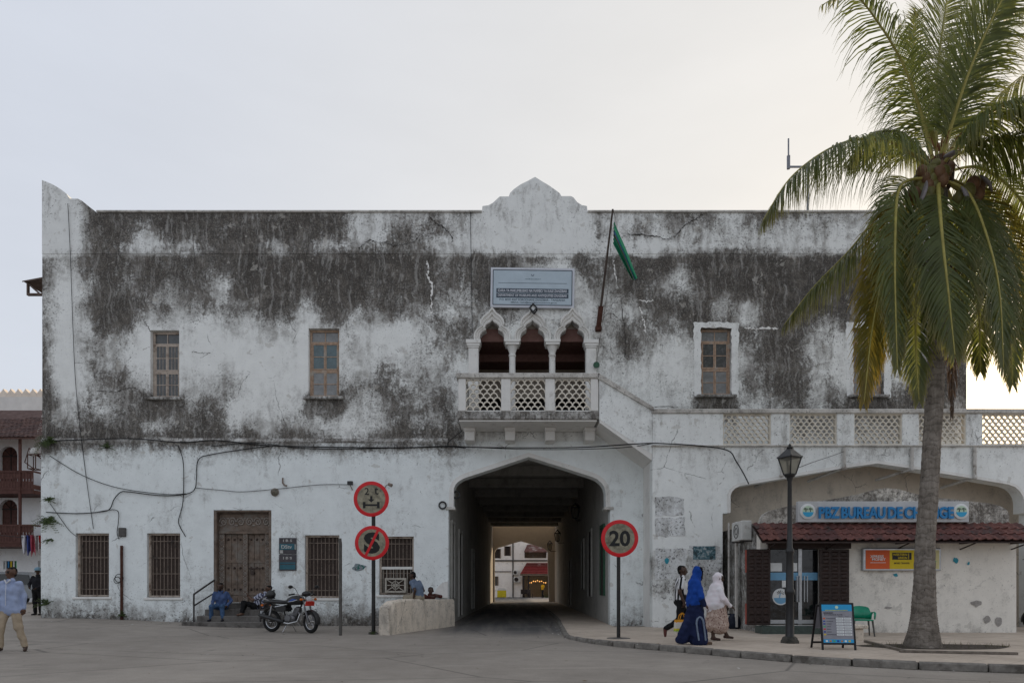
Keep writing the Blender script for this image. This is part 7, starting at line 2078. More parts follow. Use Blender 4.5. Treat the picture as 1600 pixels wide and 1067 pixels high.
# flag pole and flag
pb0, pt0 = P(935, 512, -.12), P(957.5, 327, -1.35)
fpole = thing('flag_pole', 'brown flagpole leaning out from a wall bracket right of the arches', 'flagpole', pb0)
simple('pole_brown', (.075, .055, .045), .7, var=.4); simple('rust', (.075, .03, .02), .9, var=.4)
m_ = MB(); m_.tube([pb0, pb0.lerp(pt0, .5), pt0], [.045, .038, .03], 10); m_.build('pole', M['pole_brown'], fpole)
m_ = MB(); q0, q1 = pb0.lerp(pt0, .0), pb0.lerp(pt0, .19); m_.tube([q0, q1], .085, 8); m_.box(pb0.x - .1, pb0.x + .1, -.2, .0, pb0.z - .1, pb0.z + .05, ch=.01); m_.build('bracket', M['rust'], fpole)
m_ = MB(); m_.tube([pt0 + Vector((0, -.01, 0)), pt0 + Vector((.07, -.02, -.25)), pt0 + Vector((.06, 0, -.6))], .008, 5); m_.tube([pt0, pt0.lerp(P(932, 566, -.3), .5) + Vector((.12, 0, 0)), P(932, 566, -.3)], .007, 5); m_.build('halyard', M['pole_brown'], fpole)
fl = thing('flag', 'limp green flag with black, blue and yellow band hanging from the pole', 'flag', P(961, 348, -1.28))
def flag_mat():
    k = NT('flag_cloth'); a = k.n('ShaderNodeAttribute'); a.attribute_name = 'band'
    k.col(k.ramp(a.outputs['Fac'], [(0, (.006, .17, .085)), (.40, (.02, .04, .03)), (.50, (.20, .19, .03)), (.54, (.05, .12, .26)), (.66, (.010, .22, .105))], 'CONSTANT')); k.rough(.8); return k.m
m_ = MB(); nu, nv = 20, 12; vs = []; bands = []
hoist_top, hoist_bot = (959, 347), (957, 402)
tip_t, tip_b = (996, 438), (985, 436)
for i in range(nu + 1):
    u = i / nu
    for j in range(nv + 1):
        v_ = j / nv
        a0 = (960 + (-1) * v_, 347 + 36 * v_)
        e0 = (996 - 10 * v_, 434 + 4 * math.sin(v_ * 3.1))
        px = a0[0] + (e0[0] - a0[0]) * u + 7 * u * (1 - u) * math.sin(math.pi * u) * (1 - v_); py = a0[1] + (e0[1] - a0[1]) * u + (10 * u * (1 - u)) * (1 - v_)
        if u < .08: px -= 1.5 * (j % 2)
        yy_ = -1.26 + .09 * math.sin(v_ * 17 + u * 2) * (.4 + .6 * u) + .05 * math.sin(v_ * 7 + 2)
        vs.append(P(px, py, yy_)); bands.append(min(1, max(0, 1 - v_)) * .98)
m_.add(vs, [(i * (nv + 1) + j, (i + 1) * (nv + 1) + j, (i + 1) * (nv + 1) + j + 1, i * (nv + 1) + j + 1) for i in range(nu) for j in range(nv)])
o = m_.build('cloth', flag_mat(), fl, smooth=True); at = o.data.attributes.new('band', 'FLOAT', 'POINT'); at.data.foreach_set('value', bands)
c_ = P(932, 570, -.22)
gb = thing('rope_coil', 'round green rope coil hanging on the wall beside the balcony', 'rope', c_)
m_ = MB(); m_.lathe([(.02, -.03), (.10, -.03), (.11, 0), (.10, .03), (.02, .03)], 16, Matrix.Translation(c_) @ Matrix.Rotation(R(90), 4, 'X')); m_.build('coil', M['green_paint'], gb, smooth=40)
m_ = MB(); m_.tube([c_ + Vector((0, .03, 0)), c_ + Vector((0, .22, 0))], .02, 6); m_.build('hook', M['black_iron'], gb)
# cables
simple('cable_black', (.010, .010, .011), .6, bump=0)
def cable(label, pts, r_=.018, y=-.11):
    m_ = MB(); pp_ = [(PX(p[0], p[2] if len(p) > 2 else y), p[2] if len(p) > 2 else y, PZ(p[1], p[2] if len(p) > 2 else y)) for p in pts]
    m_.tube(catmull(pp_, 6), r_, 5); o = m_.build('cable', M['cable_black']); rehome(o, pp_[0]); tag(o, label, 'cable', 'cables strung on the facade'); return o
cable('thick black cable bundle running across the facade at the ledge below the balcony', [(72, 689), (200, 685), (280, 691), (340, 688), (420, 696), (560, 699), (640, 699), (700, 697), (760, 699, -.5), (900, 699, -.9), (1000, 693, -1.62), (1040, 693, -1.62), (1100, 697, -1.62), (1138, 704, -1.62), (1150, 720, -1.62), (1162, 740, -1.62), (1170, 756, -1.62)], .019)
cable('second cable sagging beside the bundle, ending at the terrace corner', [(330, 697), (400, 692), (470, 700), (560, 701), (700, 698), (830, 702, -.7), (960, 700, -1.3), (1025, 692, -1.62)], .013)
cable('cable dropping in a loop above the second barred window', [(278, 695), (286, 720), (287, 760), (285, 790), (279, 812), (281, 822), (290, 838)], .014)
cable('cable running in a stepped curve from the ledge to the left corner', [(420, 697), (380, 702), (330, 710), (310, 718), (307, 745), (305, 762), (296, 770), (270, 774), (240, 773), (200, 768), (188, 769), (178, 780), (172, 794), (160, 799), (120, 802), (72, 800)], .016)
cable('thin wire crossing diagonally down from the ledge at the left corner', [(78, 712), (120, 738), (160, 755), (200, 765), (260, 772), (290, 771)], .012)
cable('thin wire running level to the floodlight over the carved door', [(305, 762), (350, 766), (380, 768), (440, 763), (500, 757), (549, 757)], .010)
cable('thin wire hanging down the full height of the left bay', [(106, 318, -.06), (110, 400, -.06), (116, 560, -.05), (122, 640, -.05), (134, 740, -.1), (146, 826, -.1)], .010)
cable('short wire tail dropping to the grey junction box', [(150, 800), (176, 796), (185, 800), (185, 815), (183, 832), (186, 842)], .012)
cable('wire descending from the left corner to the first barred window', [(78, 786), (92, 806), (108, 828), (120, 838)], .010)
cable('thin wire climbing past the parapet left of the crest', [(735, 331, -.06), (736, 400, -.05), (738, 520, -.04)], .010)
cable('loose wires hanging at the balcony left corner', [(728, 668, -.3), (708, 684, -.15), (700, 692, -.12), (702, 697, -.12), (728, 700, -.2)], .012)
cable('wire running from the street lamp up to the terrace drain', [(1236, 735, -7.9), (1270, 722, -5), (1300, 712, -3), (1319, 705, -1.6)], .008)
# wall fittings
def fitting(name, label, cat, c_, build): 
    t = thing(name, label, cat, c_); build(t, Vector(c_)); return t
def bulkhead(t, c):
    m_ = MB(); m_.lathe([(.12, 0), (.12, .04), (.10, .09), (.05, .13), (.005, .14)], 16, Matrix.Translation(c) @ Matrix.Rotation(R(90), 4, 'X')); m_.build('glass', M['lantern_glass'], t, smooth=True)
    m_ = MB(); m_.torus(c + Vector((0, -.04, 0)), .12, .018, 'y', 18, 6)
    for a in (0, 1.05, 2.1): m_.tube([c + Vector((.12 * math.cos(a), -.05, .12 * math.sin(a))), c + Vector((0, -.15, 0)), c + Vector((-.12 * math.cos(a), -.05, -.12 * math.sin(a)))], .010, 5)
    m_.build('cage', M['bar_iron'], t)
fitting('bulkhead_lamp', 'round caged bulkhead lamp on the wall above the carved door', 'lamp', P(430, 769, -.065), bulkhead)
def flood(t, c):
    m_ = MB(); m_.box(c.x - .09, c.x + .09, c.y - .22, c.y - .1, c.z - .06, c.z + .07, ch=.015); m_.build('housing', M['black_iron'], t)
    m_ = MB(); m_.tube([c + Vector((0, -.16, -.06)), c + Vector((.04, -.1, -.17)), c + Vector((.04, 0, -.2))], .015, 6); m_.build('bracket', M['bar_iron'], t)
fitting('floodlight', 'small black floodlight left of the weight limit sign', 'floodlight', P(549, 756, -.06), flood)
def spot(t, c):
    m_ = MB(); m_.tube([c + Vector((-.1, 0, -.03)), c + Vector((-.02, -.15, .02)), c + Vector((.08, -.2, .06))], .014, 6); m_.tube([c + Vector((.06, -.2, .05)), c + Vector((.18, -.24, .0))], [.05, .06], 8); m_.build('head', M['bar_iron'], t)
fitting('spotlight', 'small grey wall spotlight just right of the weight limit sign', 'floodlight', P(606, 760, -.06), spot)
def stub(t, c):
    m_ = MB(); m_.tube([c + Vector((-.09, -.06, .22)), c + Vector((-.09, -.07, .05)), c + Vector((-.03, -.07, -.03)), c + Vector((.05, -.05, -.05))], .028, 8); m_.build('pipe', M['bar_iron'], t)
fitting('pipe_stub', 'bent rusty pipe stub on the wall above the notice board', 'pipe', P(447, 757, -.06), stub)
for px, py, yy_, lab in ((691.5, 789, -.06, 'black cable ring hung on the wall left of the tunnel arch'), (713, 773, .1, 'black cable ring hung inside the tunnel arch jamb')):
    c_ = P(px, py, yy_ - .05); m_ = MB(); m_.torus(c_, .115, .028, 'y', 20, 7); o = m_.build('cable_ring', M['black_iron'], smooth=True); rehome(o, c_); tag(o, lab, 'cable ring', 'cable rings')
c_ = P(190, 831, -.14); m_ = MB(); m_.box(c_.x - .12, c_.x + .12, c_.y, -.06, c_.z - .15, c_.z + .15, ch=.015); o = m_.build('junction_box', M['post_steel']); rehome(o, c_); tag(o, 'grey junction box on the wall between the two left windows', 'junction box')
m_ = MB(); x = PX(190, -.12); m_.tube([(x, -.12, .2), (x, -.12, PZ(852, -.12))], .045, 8); o = m_.build('wall_pipe', M['rust']); rehome(o, (x, -.12, .2)); tag(o, 'rusty vertical conduit between the two left barred windows', 'pipe')
m_ = MB(); m_.torus(P(186, 903, -.14), .14, .012, 'y', 18, 5); m_.torus(P(183, 906, -.15), .11, .012, 'y', 18, 5); o = m_.build('wire_coil', M['cable_black']); rehome(o, P(186, 903, -.14)); tag(o, 'coil of black wire hanging on the rusty conduit', 'wire')
# notice board by the door
x0, x1, z0, z1 = PX(436, -.09), PX(463, -.09), PZ(891, -.09), PZ(840, -.09)
ntb = thing('notice_board', 'tall dark notice board with teal strips right of the carved door', 'notice board', ((x0 + x1) / 2, -.09, z0))
simple('board_dark', (.065, .060, .066), .6, var=.2); simple('board_teal', (.03, .115, .15), .55, var=.2); simple('print_cream', (.42, .42, .40), .7)
zm = (z0 + z1) / 2
for a, b_ in ((z0, zm - .01), (zm + .01, z1)):
    m_ = MB(); m_.box(x0, x1, -.10, -.062, a, b_, ch=.006); m_.build('panel', M['board_dark'], ntb)
for q_ in ((x0 + .02, x1 - .06, zm + .15, zm + .35), (x0 + .03, x1 - .03, z0 + .04, z0 + .20), (x0 + .03, x1 - .03, z0 + .23, z0 + .28)):
    m_ = MB(); m_.box(q_[0], q_[1], -.105, -.101, q_[2], q_[3]); m_.build('teal_strip', M['board_teal'], ntb)
cx_ = (x0 + x1) / 2
for tx_, zz, ww_, hh_, yy_ in (('I B S', z1 - .09, .30, .085, -.103), ('DStv', zm + .25, .36, .13, -.108), ('I B S', zm - .13, .30, .085, -.103)):
    m_ = MB(); text(m_, tx_, cx_ - (.03 if tx_ == 'DStv' else 0), zz, ww_, hh_, yy_, bold=.025); m_.build('lettering', M['print_cream'], ntb)
m_ = MB(); m_.box(x0 + .03, x0 + .14, -.104, -.101, zm + .03, zm + .14); m_.build('sticker', M['print_cream'], ntb)
m_ = MB(); m_.box(x1 - .05, x1 - .02, -.104, -.101, zm + .16, zm + .34); m_.build('sticker', M['print_cream'], ntb)
# pasted poster on the pier and torn scraps on the lower wall
x0, x1, z0, z1 = PX(1083, YB - .01), PX(1118, YB - .01), PZ(874, YB), PZ(853, YB)
k = NT('poster_print'); v = k.pos(); k.col(k.ramp(k.noise(v, 9, 6, .75), [(.40, (.035, .05, .055)), (.5, (.07, .17, .21)), (.60, (.40, .42, .42))])); k.rough(.85)
m_ = MB(); m_.box(x0, x1, YB - .016, YB - .012, z0, z1); o = m_.build('poster', k.m); rehome(o, ((x0 + x1) / 2, YB - .014, z0)); tag(o, 'small weathered teal poster pasted on the white pier', 'poster')
c_ = P(1042, 876, YB - .014); m_ = MB(); m_.prism([(c_.x + .07 * math.cos(a) * (1 + .2 * math.sin(3 * a)), c_.z + .1 * math.sin(a)) for a in np.linspace(0, 6.1, 10)], YB - .016, YB - .012); o = m_.build('paint_blot', M['scrap_teal']); rehome(o, c_); tag(o, 'bright turquoise paint blot on the white pier', 'paint blot')
k = NT('torn_paper'); v = k.pos(); k.col(k.ramp(k.noise(v, 12, 5, .7), [(.42, (.02, .12, .10)), (.52, (.30, .33, .36)), (.62, (.07, .07, .08))])); k.rough(.9)
c_ = P(561, 886, -.068); pts = [(c_.x + .22 * math.cos(a) * (1 + .25 * math.sin(4 * a)), c_.z + .12 * math.sin(a) * (1 + .2 * math.cos(3 * a))) for a in np.linspace(0, 6.1, 16)]
m_ = MB(); m_.prism(pts, -.070, -.064); o = m_.build('torn_poster', k.m); rehome(o, c_); tag(o, 'torn green and grey poster scrap on the lower wall by the sign post', 'poster')
# antenna on the roof
y = 6.0; x = PX(1262, y)
an = thing('roof_antenna', 'thin radio antenna on an arm above the roof, left of the palm', 'antenna', (x, y, 13.05))
simple('antenna_grey', (.20, .21, .24), .5)
m_ = MB(); m_.tube([(x, y, 13.05), (x, y, PZ(255, y))], .05, 8); m_.tube([(x, y, PZ(261, y)), (PX(1232, y), y, PZ(261, y))], .045, 8); m_.build('mast', M['antenna_grey'], an)
m_ = MB(); xx = PX(1232, y); m_.tube([(xx, y, PZ(264, y)), (xx, y, PZ(244, y))], .075, 8); m_.tube([(xx, y, PZ(244, y)), (xx, y, PZ(217, y))], .035, 8); m_.build('whip', M['antenna_grey'], an)
# weeds on the left corner and ledge
def weed(px, py, sz, n, label, y=-.14, hang=False, seed=0):
    rd = random.Random(seed); c = P(px, py, y); m_ = MB()
    for i in range(n):
        a = rd.uniform(0, 6.28); el = rd.uniform(-.2, 1.2); L_ = sz * rd.uniform(.5, 1.1)
        d = Vector((math.cos(a) * math.cos(el), -abs(math.sin(a) * math.cos(el)) * .7, math.sin(el)))
        mid = c + d * L_ * .5; tip = c + d * L_ - Vector((0, 0, L_ * (.5 if hang else .2)))
        m_.tube([c, mid, tip], [.006, .005, .002], 4)
        for t in np.linspace(.25, 1, 7):
            p = c.lerp(mid, t * 2) if t < .5 else mid.lerp(tip, t * 2 - 1)
            for q in (-1, 1):
                s2 = Vector((-d.y, d.x, rd.uniform(-.3, .4))).normalized() * q * sz * .16
                m_.add([p, p + s2 * .5 + Vector((0, 0, .012)), p + s2, p + s2 * .5 - Vector((0, 0, .014))], [(0, 1, 2, 3)])
    o = m_.build('weed', MATS['weed_leaf'], smooth=False); rehome(o, c); at = o.data.attributes.new('tipness', 'FLOAT', 'POINT'); tag(o, label, 'weed', 'weeds rooted in the wall')
leaf_mat('weed_leaf', (.070, .105, .035), (.10, .12, .03), (.06, .05, .03))
weed(74, 694, .55, 24, 'fern tuft rooted at the left building corner on the ledge', seed=1, hang=True)
weed(76, 782, .32, 14, 'small leafy weed high on the left building corner', seed=2)
weed(74, 818, .55, 26, 'big straggly weed below the cable on the left building corner', seed=3, hang=True)
weed(76, 845, .25, 10, 'small hanging weed beside the laundry at the left corner', seed=4, hang=True)
weed(72, 945, .40, 22, 'weed growing from the ground at the left building corner', seed=5)
weed(168, 700, .30, 16, 'green tuft growing on the ledge above the first window', seed=6)
weed(190, 962, .25, 14, 'dry tuft at the foot of the rusty conduit', seed=7)
weed(583, 990, .18, 12, 'weed at the foot of the twin traffic sign post', y=-3.9, seed=8)
# ================================================================== street on the left, behind the corner
YL = 22.0
def bx_(px0, px1, y): return PX(px0, y), PX(px1, y)
lh = thing('townhouse', 'white townhouse with brown carved balconies and red tiled roof at the far left', 'building', (PX(-40, YL), YL, .27))
M_FARW = plaster('townhouse_plaster', white=(.80, .81, .82), use_attr=False, level=.12, spots=.2, crack=False)
simple('balcony_wood', (.085, .034, .026), .7, var=.35, scale=5); simple('far_tile', (.085, .042, .034), .8, var=.4, scale=4); simple('far_tile_b', (.065, .034, .030), .8, var=.4, scale=4); simple('far_dark', (.03, .022, .02), .8)
xa, xb = PX(-260, YL), PX(130, YL)
def arch_hole(cx, w_, zb_, zt_):
    pts = [(cx - w_, zb_), (cx + w_, zb_)]
    for t in np.linspace(0, math.pi, 9): pts.append((cx + w_ * math.cos(t), zt_ - w_ + w_ * math.sin(t)))
    return pts
Z1, Z2 = PZ(850, YL), PZ(768, YL)
hol = []
doors = []
for cx in (13, -45, -105):
    for zb_, zt_ in ((Z1 + .05, PZ(780, YL)), (Z2 + .05, PZ(697, YL))): 
        hol.append(arch_hole(PX(cx, YL), .62, zb_, zt_)); doors.append((PX(cx, YL), zb_, zt_))
gw = [(5, 26, 876, 889), (59, 80, 876, 889)]
hol += [[(PX(a, YL), PZ(d, YL)), (PX(b, YL), PZ(d, YL)), (PX(b, YL), PZ(c, YL)), (PX(a, YL), PZ(c, YL))] for a, b, c, d in gw]
wall_sheet('wall', M_FARW, lh, [(xa, .1), (xb, .1), (xb, PZ(676, YL)), (xa, PZ(676, YL))], hol, YL, .5, .8, None, [.3] * len(hol))
for cx, zb_, zt_ in doors:
    d_ = MB(); d_.box(cx - .6, cx + .6, YL + .25, YL + .3, zb_, zt_); dd = d_.build('arched_door', M['balcony_wood'], lh)
    f_ = MB(); f_.box(cx - .03, cx + .03, YL + .22, YL + .249, zb_, zt_ - .6); f_.box(cx - .6, cx + .6, YL + .215, YL + .248, zt_ - .68, zt_ - .6)
    for t in (R(45), R(90), R(135)): f_.tube([(cx, YL + .23, zt_ - .62), (cx + .58 * math.cos(t), YL + .23, zt_ - .62 + .58 * math.sin(t))], .025, 5)
    f_.build('fanlight', M['far_dark'], dd)
for a, b, c, d in gw:
    w2 = MB(); w2.box(PX(a, YL), PX(b, YL), YL + .25, YL + .3, PZ(d, YL), PZ(c, YL)); ww = w2.build('window', M['far_dark'], lh)
    for i, mt in enumerate(('white_print', 'letter_blue', 'ad_yellow', 'white_print', 'ad_green')):
        q = MB(); xx = PX(a, YL) + (PX(b, YL) - PX(a, YL)) * (i + .5) / 5; q.box(xx - .05, xx + .05, YL + .1, YL + .14, PZ(d, YL), PZ(c, YL)); q.build('bar', M[mt], ww)
YBL = YL - 2.0
for zf_, zr_ in ((PZ(848, YBL), PZ(819, YBL)), (PZ(765, YBL), PZ(735, YBL))):
    x0, x1 = PX(-200, YBL), PX(52, YBL)
    b_ = MB(); b_.box(x0, x1, YBL, YL, zf_ - .25, zf_); b_.box(x0, x1, YBL - .03, YBL + .08, zr_ - .12, zr_); b_.box(x0, x1, YBL - .02, YBL + .06, zf_, zf_ + .12)
    b_.box(x1 - .08, x1, YBL + .08, YL, zr_ - .1, zr_); b_.box(x1 - .06, x1 - .02, YBL + .06, YL, zf_ + .05, zf_ + .35)
    bo = b_.build('balcony', M['balcony_wood'], lh)
    n = 28
    h_ = zr_ - zf_ - .24
    m_ = MB(); m_.box(-.085, .085, -.02, .02, 0, h_ * .44); m_.box(-.085, .085, -.02, .02, h_ * .60, h_); m_.box(-.085, -.03, -.02, .02, h_ * .44, h_ * .60); m_.box(.03, .085, -.02, .02, h_ * .44, h_ * .6); me = m_.mesh('fret_panel', mats=(M['balcony_wood'],))
    for i in range(n): piece('fret_panel', me, bo, (x1 - .1 - i * .19, YBL + .03, zf_ + .12))
    for xx in (x1 - .06, x1 - 2.0, x1 - 4.0, x1 - 6):
        pass
for px in (31, -75):
    q = MB(); q.box(PX(px, YBL) - .07, PX(px, YBL) + .07, YBL - .05, YBL + .09, PZ(850, YBL), PZ(684, YBL), ch=.01); q.build('balcony_post', M['balcony_wood'], lh)
# tiled roof
ra, rb = Vector((0, YBL - .4, PZ(683, YBL - .4))), Vector((0, YL + 5, PZ(641, YL + 5)))
sl_ = rb - ra; sd2 = sl_.normalized(); n2 = Vector((0, -sd2.z, sd2.y)); 
q = MB(); q.add([(xa, ra.y, ra.z), (PX(62, YBL), ra.y, ra.z), (PX(68, YL + 5), rb.y, rb.z), (xa, rb.y, rb.z), (xa, ra.y, ra.z - .12), (PX(62, YBL), ra.y, ra.z - .12)], [(0, 1, 2, 3), (4, 5, 1, 0)])
rfo = q.build('roof', M['far_tile'], lh)
q = MB(); tw_, tl_ = .30, .55
q.add([Vector((0, 0, 0)) , Vector((tw_ * .5, 0, 0)) + n2 * .05, Vector((tw_, 0, 0)), sd2 * tl_ + n2 * -.0, Vector((tw_ * .5, 0, 0)) + sd2 * tl_ + n2 * .02, Vector((tw_, 0, 0)) + sd2 * tl_], [(0, 1, 4, 3), (1, 2, 5, 4)])
tma = q.mesh('roof_tile', mats=(M['far_tile'],)); tmb = q.mesh('roof_tile', mats=(M['far_tile_b'],))
nr = int(sl_.length / .48)
cnt_ = 0
for r_ in range(nr):
    p0 = ra + sd2 * (r_ * .48) + n2 * .03
    xr_ = PX(62, YBL)
    for i in range(26):
        if cnt_ >= 300: break
        piece('roof_tile', tma if random.random() < .5 else tmb, rfo, (xr_ - .3 - i * tw_, p0.y, p0.z), (random.uniform(-.02, .02), 0, 0)); cnt_ += 1
# crenellated wall of the fort behind
YFt = 48.0
q = MB(); z0_, z1_ = 0, PZ(614, YFt); x0, x1 = PX(-120, YFt), PX(140, YFt)
ft = thing('fort_wall', 'distant white battlement wall above the red tiled roof at left', 'wall', ((x0 + x1) / 2, YFt, 0))
q.box(x0, x1, YFt, YFt + 1, z0_, PZ(620, YFt)); q.build('wall_body', simple('fort_white', (.62, .60, .58), .9, var=.12, scale=.8), ft)
m_ = MB(); m_.prism([(-.42, 0), (.42, 0), (.42, .35), (.28, .55), (.12, .75), (0, .95), (-.12, .75), (-.28, .55), (-.42, .35)], 0, .5); me = m_.mesh('merlon', mats=(simple('merlon_cream', (.68, .60, .52), .9, var=.15, scale=1.5),))
i = 0; xx = x0 + .5
while xx < x1: piece('merlon', me, ft, (xx, YFt + .2, PZ(620, YFt))); xx += .80
# parked grey minivan
yv = 17.5
vn = thing('minivan', 'silver-grey minivan parked in front of the white townhouse', 'van', (PX(14, yv), yv, .27), 0, local=True)
simple('van_paint', (.20, .21, .22), .35, spec=.5, metal=.3, var=.08, obj=True, bump=0)
prof = [(-2.3, .35), (2.2, .35), (2.28, .7), (2.25, 1.05), (1.95, 1.75), (1.7, 1.92), (-.5, 1.95), (-1.0, 1.85), (-1.55, 1.15), (-2.2, .98), (-2.32, .7)]
q = MB(); nn = len(prof); vs = [(x, -.85, z) for x, z in prof] + [(x * (.98), -.70 if z > 1.2 else -.88, z) for x, z in prof] 
q = MB(); secs = [(-.86, 0), (-.90, .0), (.90, 0), (.86, 0)]; vs = []
for yy_ in (-.86, .86):
    for x, z in prof: vs.append((x, yy_ * (1 if z < 1.1 else .88), z))
q.add(vs, [tuple(range(nn)), tuple(range(2 * nn - 1, nn - 1, -1))] + [(i, i + nn, (i + 1) % nn + nn, (i + 1) % nn) for i in range(nn)]); q.build('body', M['van_paint'], vn, smooth=25)
def vwin(pts):
    q = MB(); q.add([(x, -.875 + .10 * max(0, (z - 1.1) / .85) - .012, z) for x, z in pts], [tuple(range(len(pts)))]); q.build('window', M['dark_glass'], vn)
vwin([(-1.35, 1.18), (-.35, 1.18), (-.35, 1.78), (-.85, 1.76)]); vwin([(-.25, 1.18), (.75, 1.18), (.75, 1.80), (-.25, 1.79)]); vwin([(.85, 1.18), (1.98, 1.18), (1.78, 1.74), (.85, 1.80)])
for xc in (-1.5, 1.45):
    q = MB(); q.lathe([(.05, -.12), (.33, -.12), (.34, 0), (.33, .10), (.05, .10)], 20, Matrix.Translation((xc, -.80, .34)) @ Matrix.Rotation(R(90), 4, 'X')); wh = q.build('wheel', M['rubber'], vn, smooth=40)
    q = MB(); q.lathe([(.02, .105), (.2, .105), (.21, .09)], 16, Matrix.Translation((xc, -.80, .34)) @ Matrix.Rotation(R(90), 4, 'X')); q.build('rim', M['chrome'], wh)
for xc in (-.15, .6):
    q = MB(); q.box(xc, xc + .2, -.90, -.87, 1.02, 1.06); q.build('door_handle', M['bike_black'], vn)
q = MB(); q.ell((-2.22, -.6, .85), (.12, .2, .1), 10, 8); q.build('headlight', M['lens'], vn, smooth=True)
# flags and shirts hung on a line
yl = 6.0
ln = MB(); p0, p1 = P(-10, 835, yl), P(72, 836, yl); ln.tube([p0, p0.lerp(p1, .5) - Vector((0, 0, .1)), p1], .015, 5); o = ln.build('washing_line', M['cable_black']); rehome(o, p0); tag(o, 'washing line strung between townhouse and the building corner', 'line')
for i, (px, w_, h_, c, lab) in enumerate(((37, 8, 26, (.55, .55, .58), 'white cloth hanging on the line, leftmost'), (43.5, 6, 28, (.06, .09, .30), 'blue cloth hanging on the line beside the white one'), (50, 7, 30, (.48, .10, .14), 'red and white patterned cloth on the line'), (57, 6, 27, (.55, .50, .50), 'pale pinkish cloth on the line'), (64, 8, 20, (.55, .02, .02), 'bright red cloth hanging nearest the building corner'))):
    m_ = MB(); nu, nv = 6, 6; vs = []
    for a in range(nu + 1):
        for b in range(nv + 1):
            u, v_ = a / nu, b / nv
            vs.append(P(px + (u - .5) * w_ + v_ * 2.5, 836 + v_ * h_ * (1 + .15 * math.sin(u * 5 + i)), yl + .12 * math.sin(u * 7 + v_ * 3 + i)))
    m_.add(vs, [(a * (nv + 1) + b, (a + 1) * (nv + 1) + b, (a + 1) * (nv + 1) + b + 1, a * (nv + 1) + b + 1) for a in range(nu) for b in range(nv)])
    o = m_.build('hanging_cloth', cloth_mat('cloth_%d' % i, c, var=.4, scale=9), smooth=True); rehome(o, P(px, 836, yl)); tag(o, lab, 'cloth', 'cloths on the washing line')
# wall lantern at the corner
yq = 1.0; x = PX(66) - .02
wl = thing('corner_lantern', 'framed wall lantern on a bracket at the left building corner', 'lantern', (x, yq, PZ(733, yq)))
q = MB(); cx_ = PX(54, yq); 
for sx in (-.14, .14):
    for sy in (-.14, .14): q.tube([(cx_ + sx, yq + sy, PZ(733, yq)), (cx_ + sx, yq + sy, PZ(711, yq))], .018, 5)
for zz in (733, 711):
    pts = [(cx_ + a, yq + b, PZ(zz, yq)) for a, b in ((-.14, -.14), (.14, -.14), (.14, .14), (-.14, .14), (-.14, -.14))]; q.tube(pts, .018, 5)
q.tube([(cx_, yq, PZ(733, yq)), (cx_ - .35, yq, PZ(722, yq)), (cx_ - .2, yq, PZ(700, yq)), (x, yq, PZ(745, yq))], .02, 6); q.tube([(cx_, yq, PZ(711, yq)), (x, yq, PZ(700, yq))], .02, 6); q.build('frame', M['rust'], wl)
q = MB(); q.ell((cx_, yq, PZ(706, yq)), (.13, .13, .16), 10, 8); q.build('globe', M['appliance_white'], wl, smooth=True)
q = MB(); q.tube([(PX(66), .9, PZ(790)), (PX(66) - .55, .9, PZ(794)), (PX(66) - .5, .9, PZ(815)), (PX(66) - .1, .9, PZ(812))], .03, 6); q.box(PX(66) - .62, PX(66) + .0, .85, 1.0, PZ(795), PZ(791)); o = q.build('wall_bracket', M['rust']); rehome(o, (PX(66), .9, PZ(812))); tag(o, 'rusty empty frame bracket low on the left building corner', 'bracket')
q = MB(); q.prism([(PX(68) , .3), (PX(78), .35), (PX(80), PZ(898)), (PX(72), PZ(905))], -.22, -.066); 

# ================================================================== courtyard beyond the tunnel
YC = 56.0
ch_ = thing('courtyard_house', 'white courtyard house with red awning seen through the tunnel', 'building', (PX(815, YC), YC, 0))
x0, x1 = PX(700, YC), PX(960, YC)
M_CY = plaster('courtyard_plaster', white=(.80, .77, .74), use_attr=False, level=.18, spots=.3, crack=False)
hol = [pxpoly(rect(*r_), YC) for r_ in ((772.5, 781.5, 857, 872), (789, 797, 853, 868), (768, 777.5, 900, 914.5), (819.5, 854, 861, 871.5), (816, 861, 898, 936))]
wall_sheet('wall', M_CY, ch_, [(x0, -.1), (x1, -.1), (x1, 12), (x0, 12)], hol, YC, .4, .8, None, [.3, .3, .25, 1.2, 4.0])
for (a, b, c, d), mt in (((772.5, 781.5, 857, 872), 'far_dark'), ((789, 797, 853, 868), 'far_dark'), ((768, 777.5, 900, 914.5), 'post_steel')):
    q = MB(); q.box(PX(a, YC), PX(b, YC), YC + .2, YC + .24, PZ(d, YC), PZ(c, YC)); ww = q.build('window', M[mt], ch_)
    for e in ((a - 1.2, a + .2), (b - .2, b + 1.2)):
        q = MB(); q.box(PX(e[0], YC), PX(e[1], YC), YC - .10, YC - .01, PZ(d, YC), PZ(c, YC)); q.build('shutter', M['bar_iron'], ww)
q = MB(); q.box(PX(818, YC), PX(856, YC), YC + 1.0, YC + 1.2, PZ(872, YC), PZ(860, YC)); q.build('loggia_back', M['old_wood'], ch_)
for px in (812,):
    q = MB(); q.tube([(PX(801.5, YC), YC - .1, 0), (PX(801.5, YC), YC - .1, 11)], .08, 6); q.build('drain_pipe', M['post_steel'], ch_)
q = MB(); q.box(x0, PX(860, YC), YC - .12, YC - .005, PZ(876.5, YC), PZ(874.5, YC)); q.build('string_course', M['rail_iron'], ch_)
q = MB(); q.box(x0, PX(799, YC), YC - .10, YC - .005, PZ(893, YC), PZ(892, YC)); q.build('string_course', M['rail_iron'], ch_)
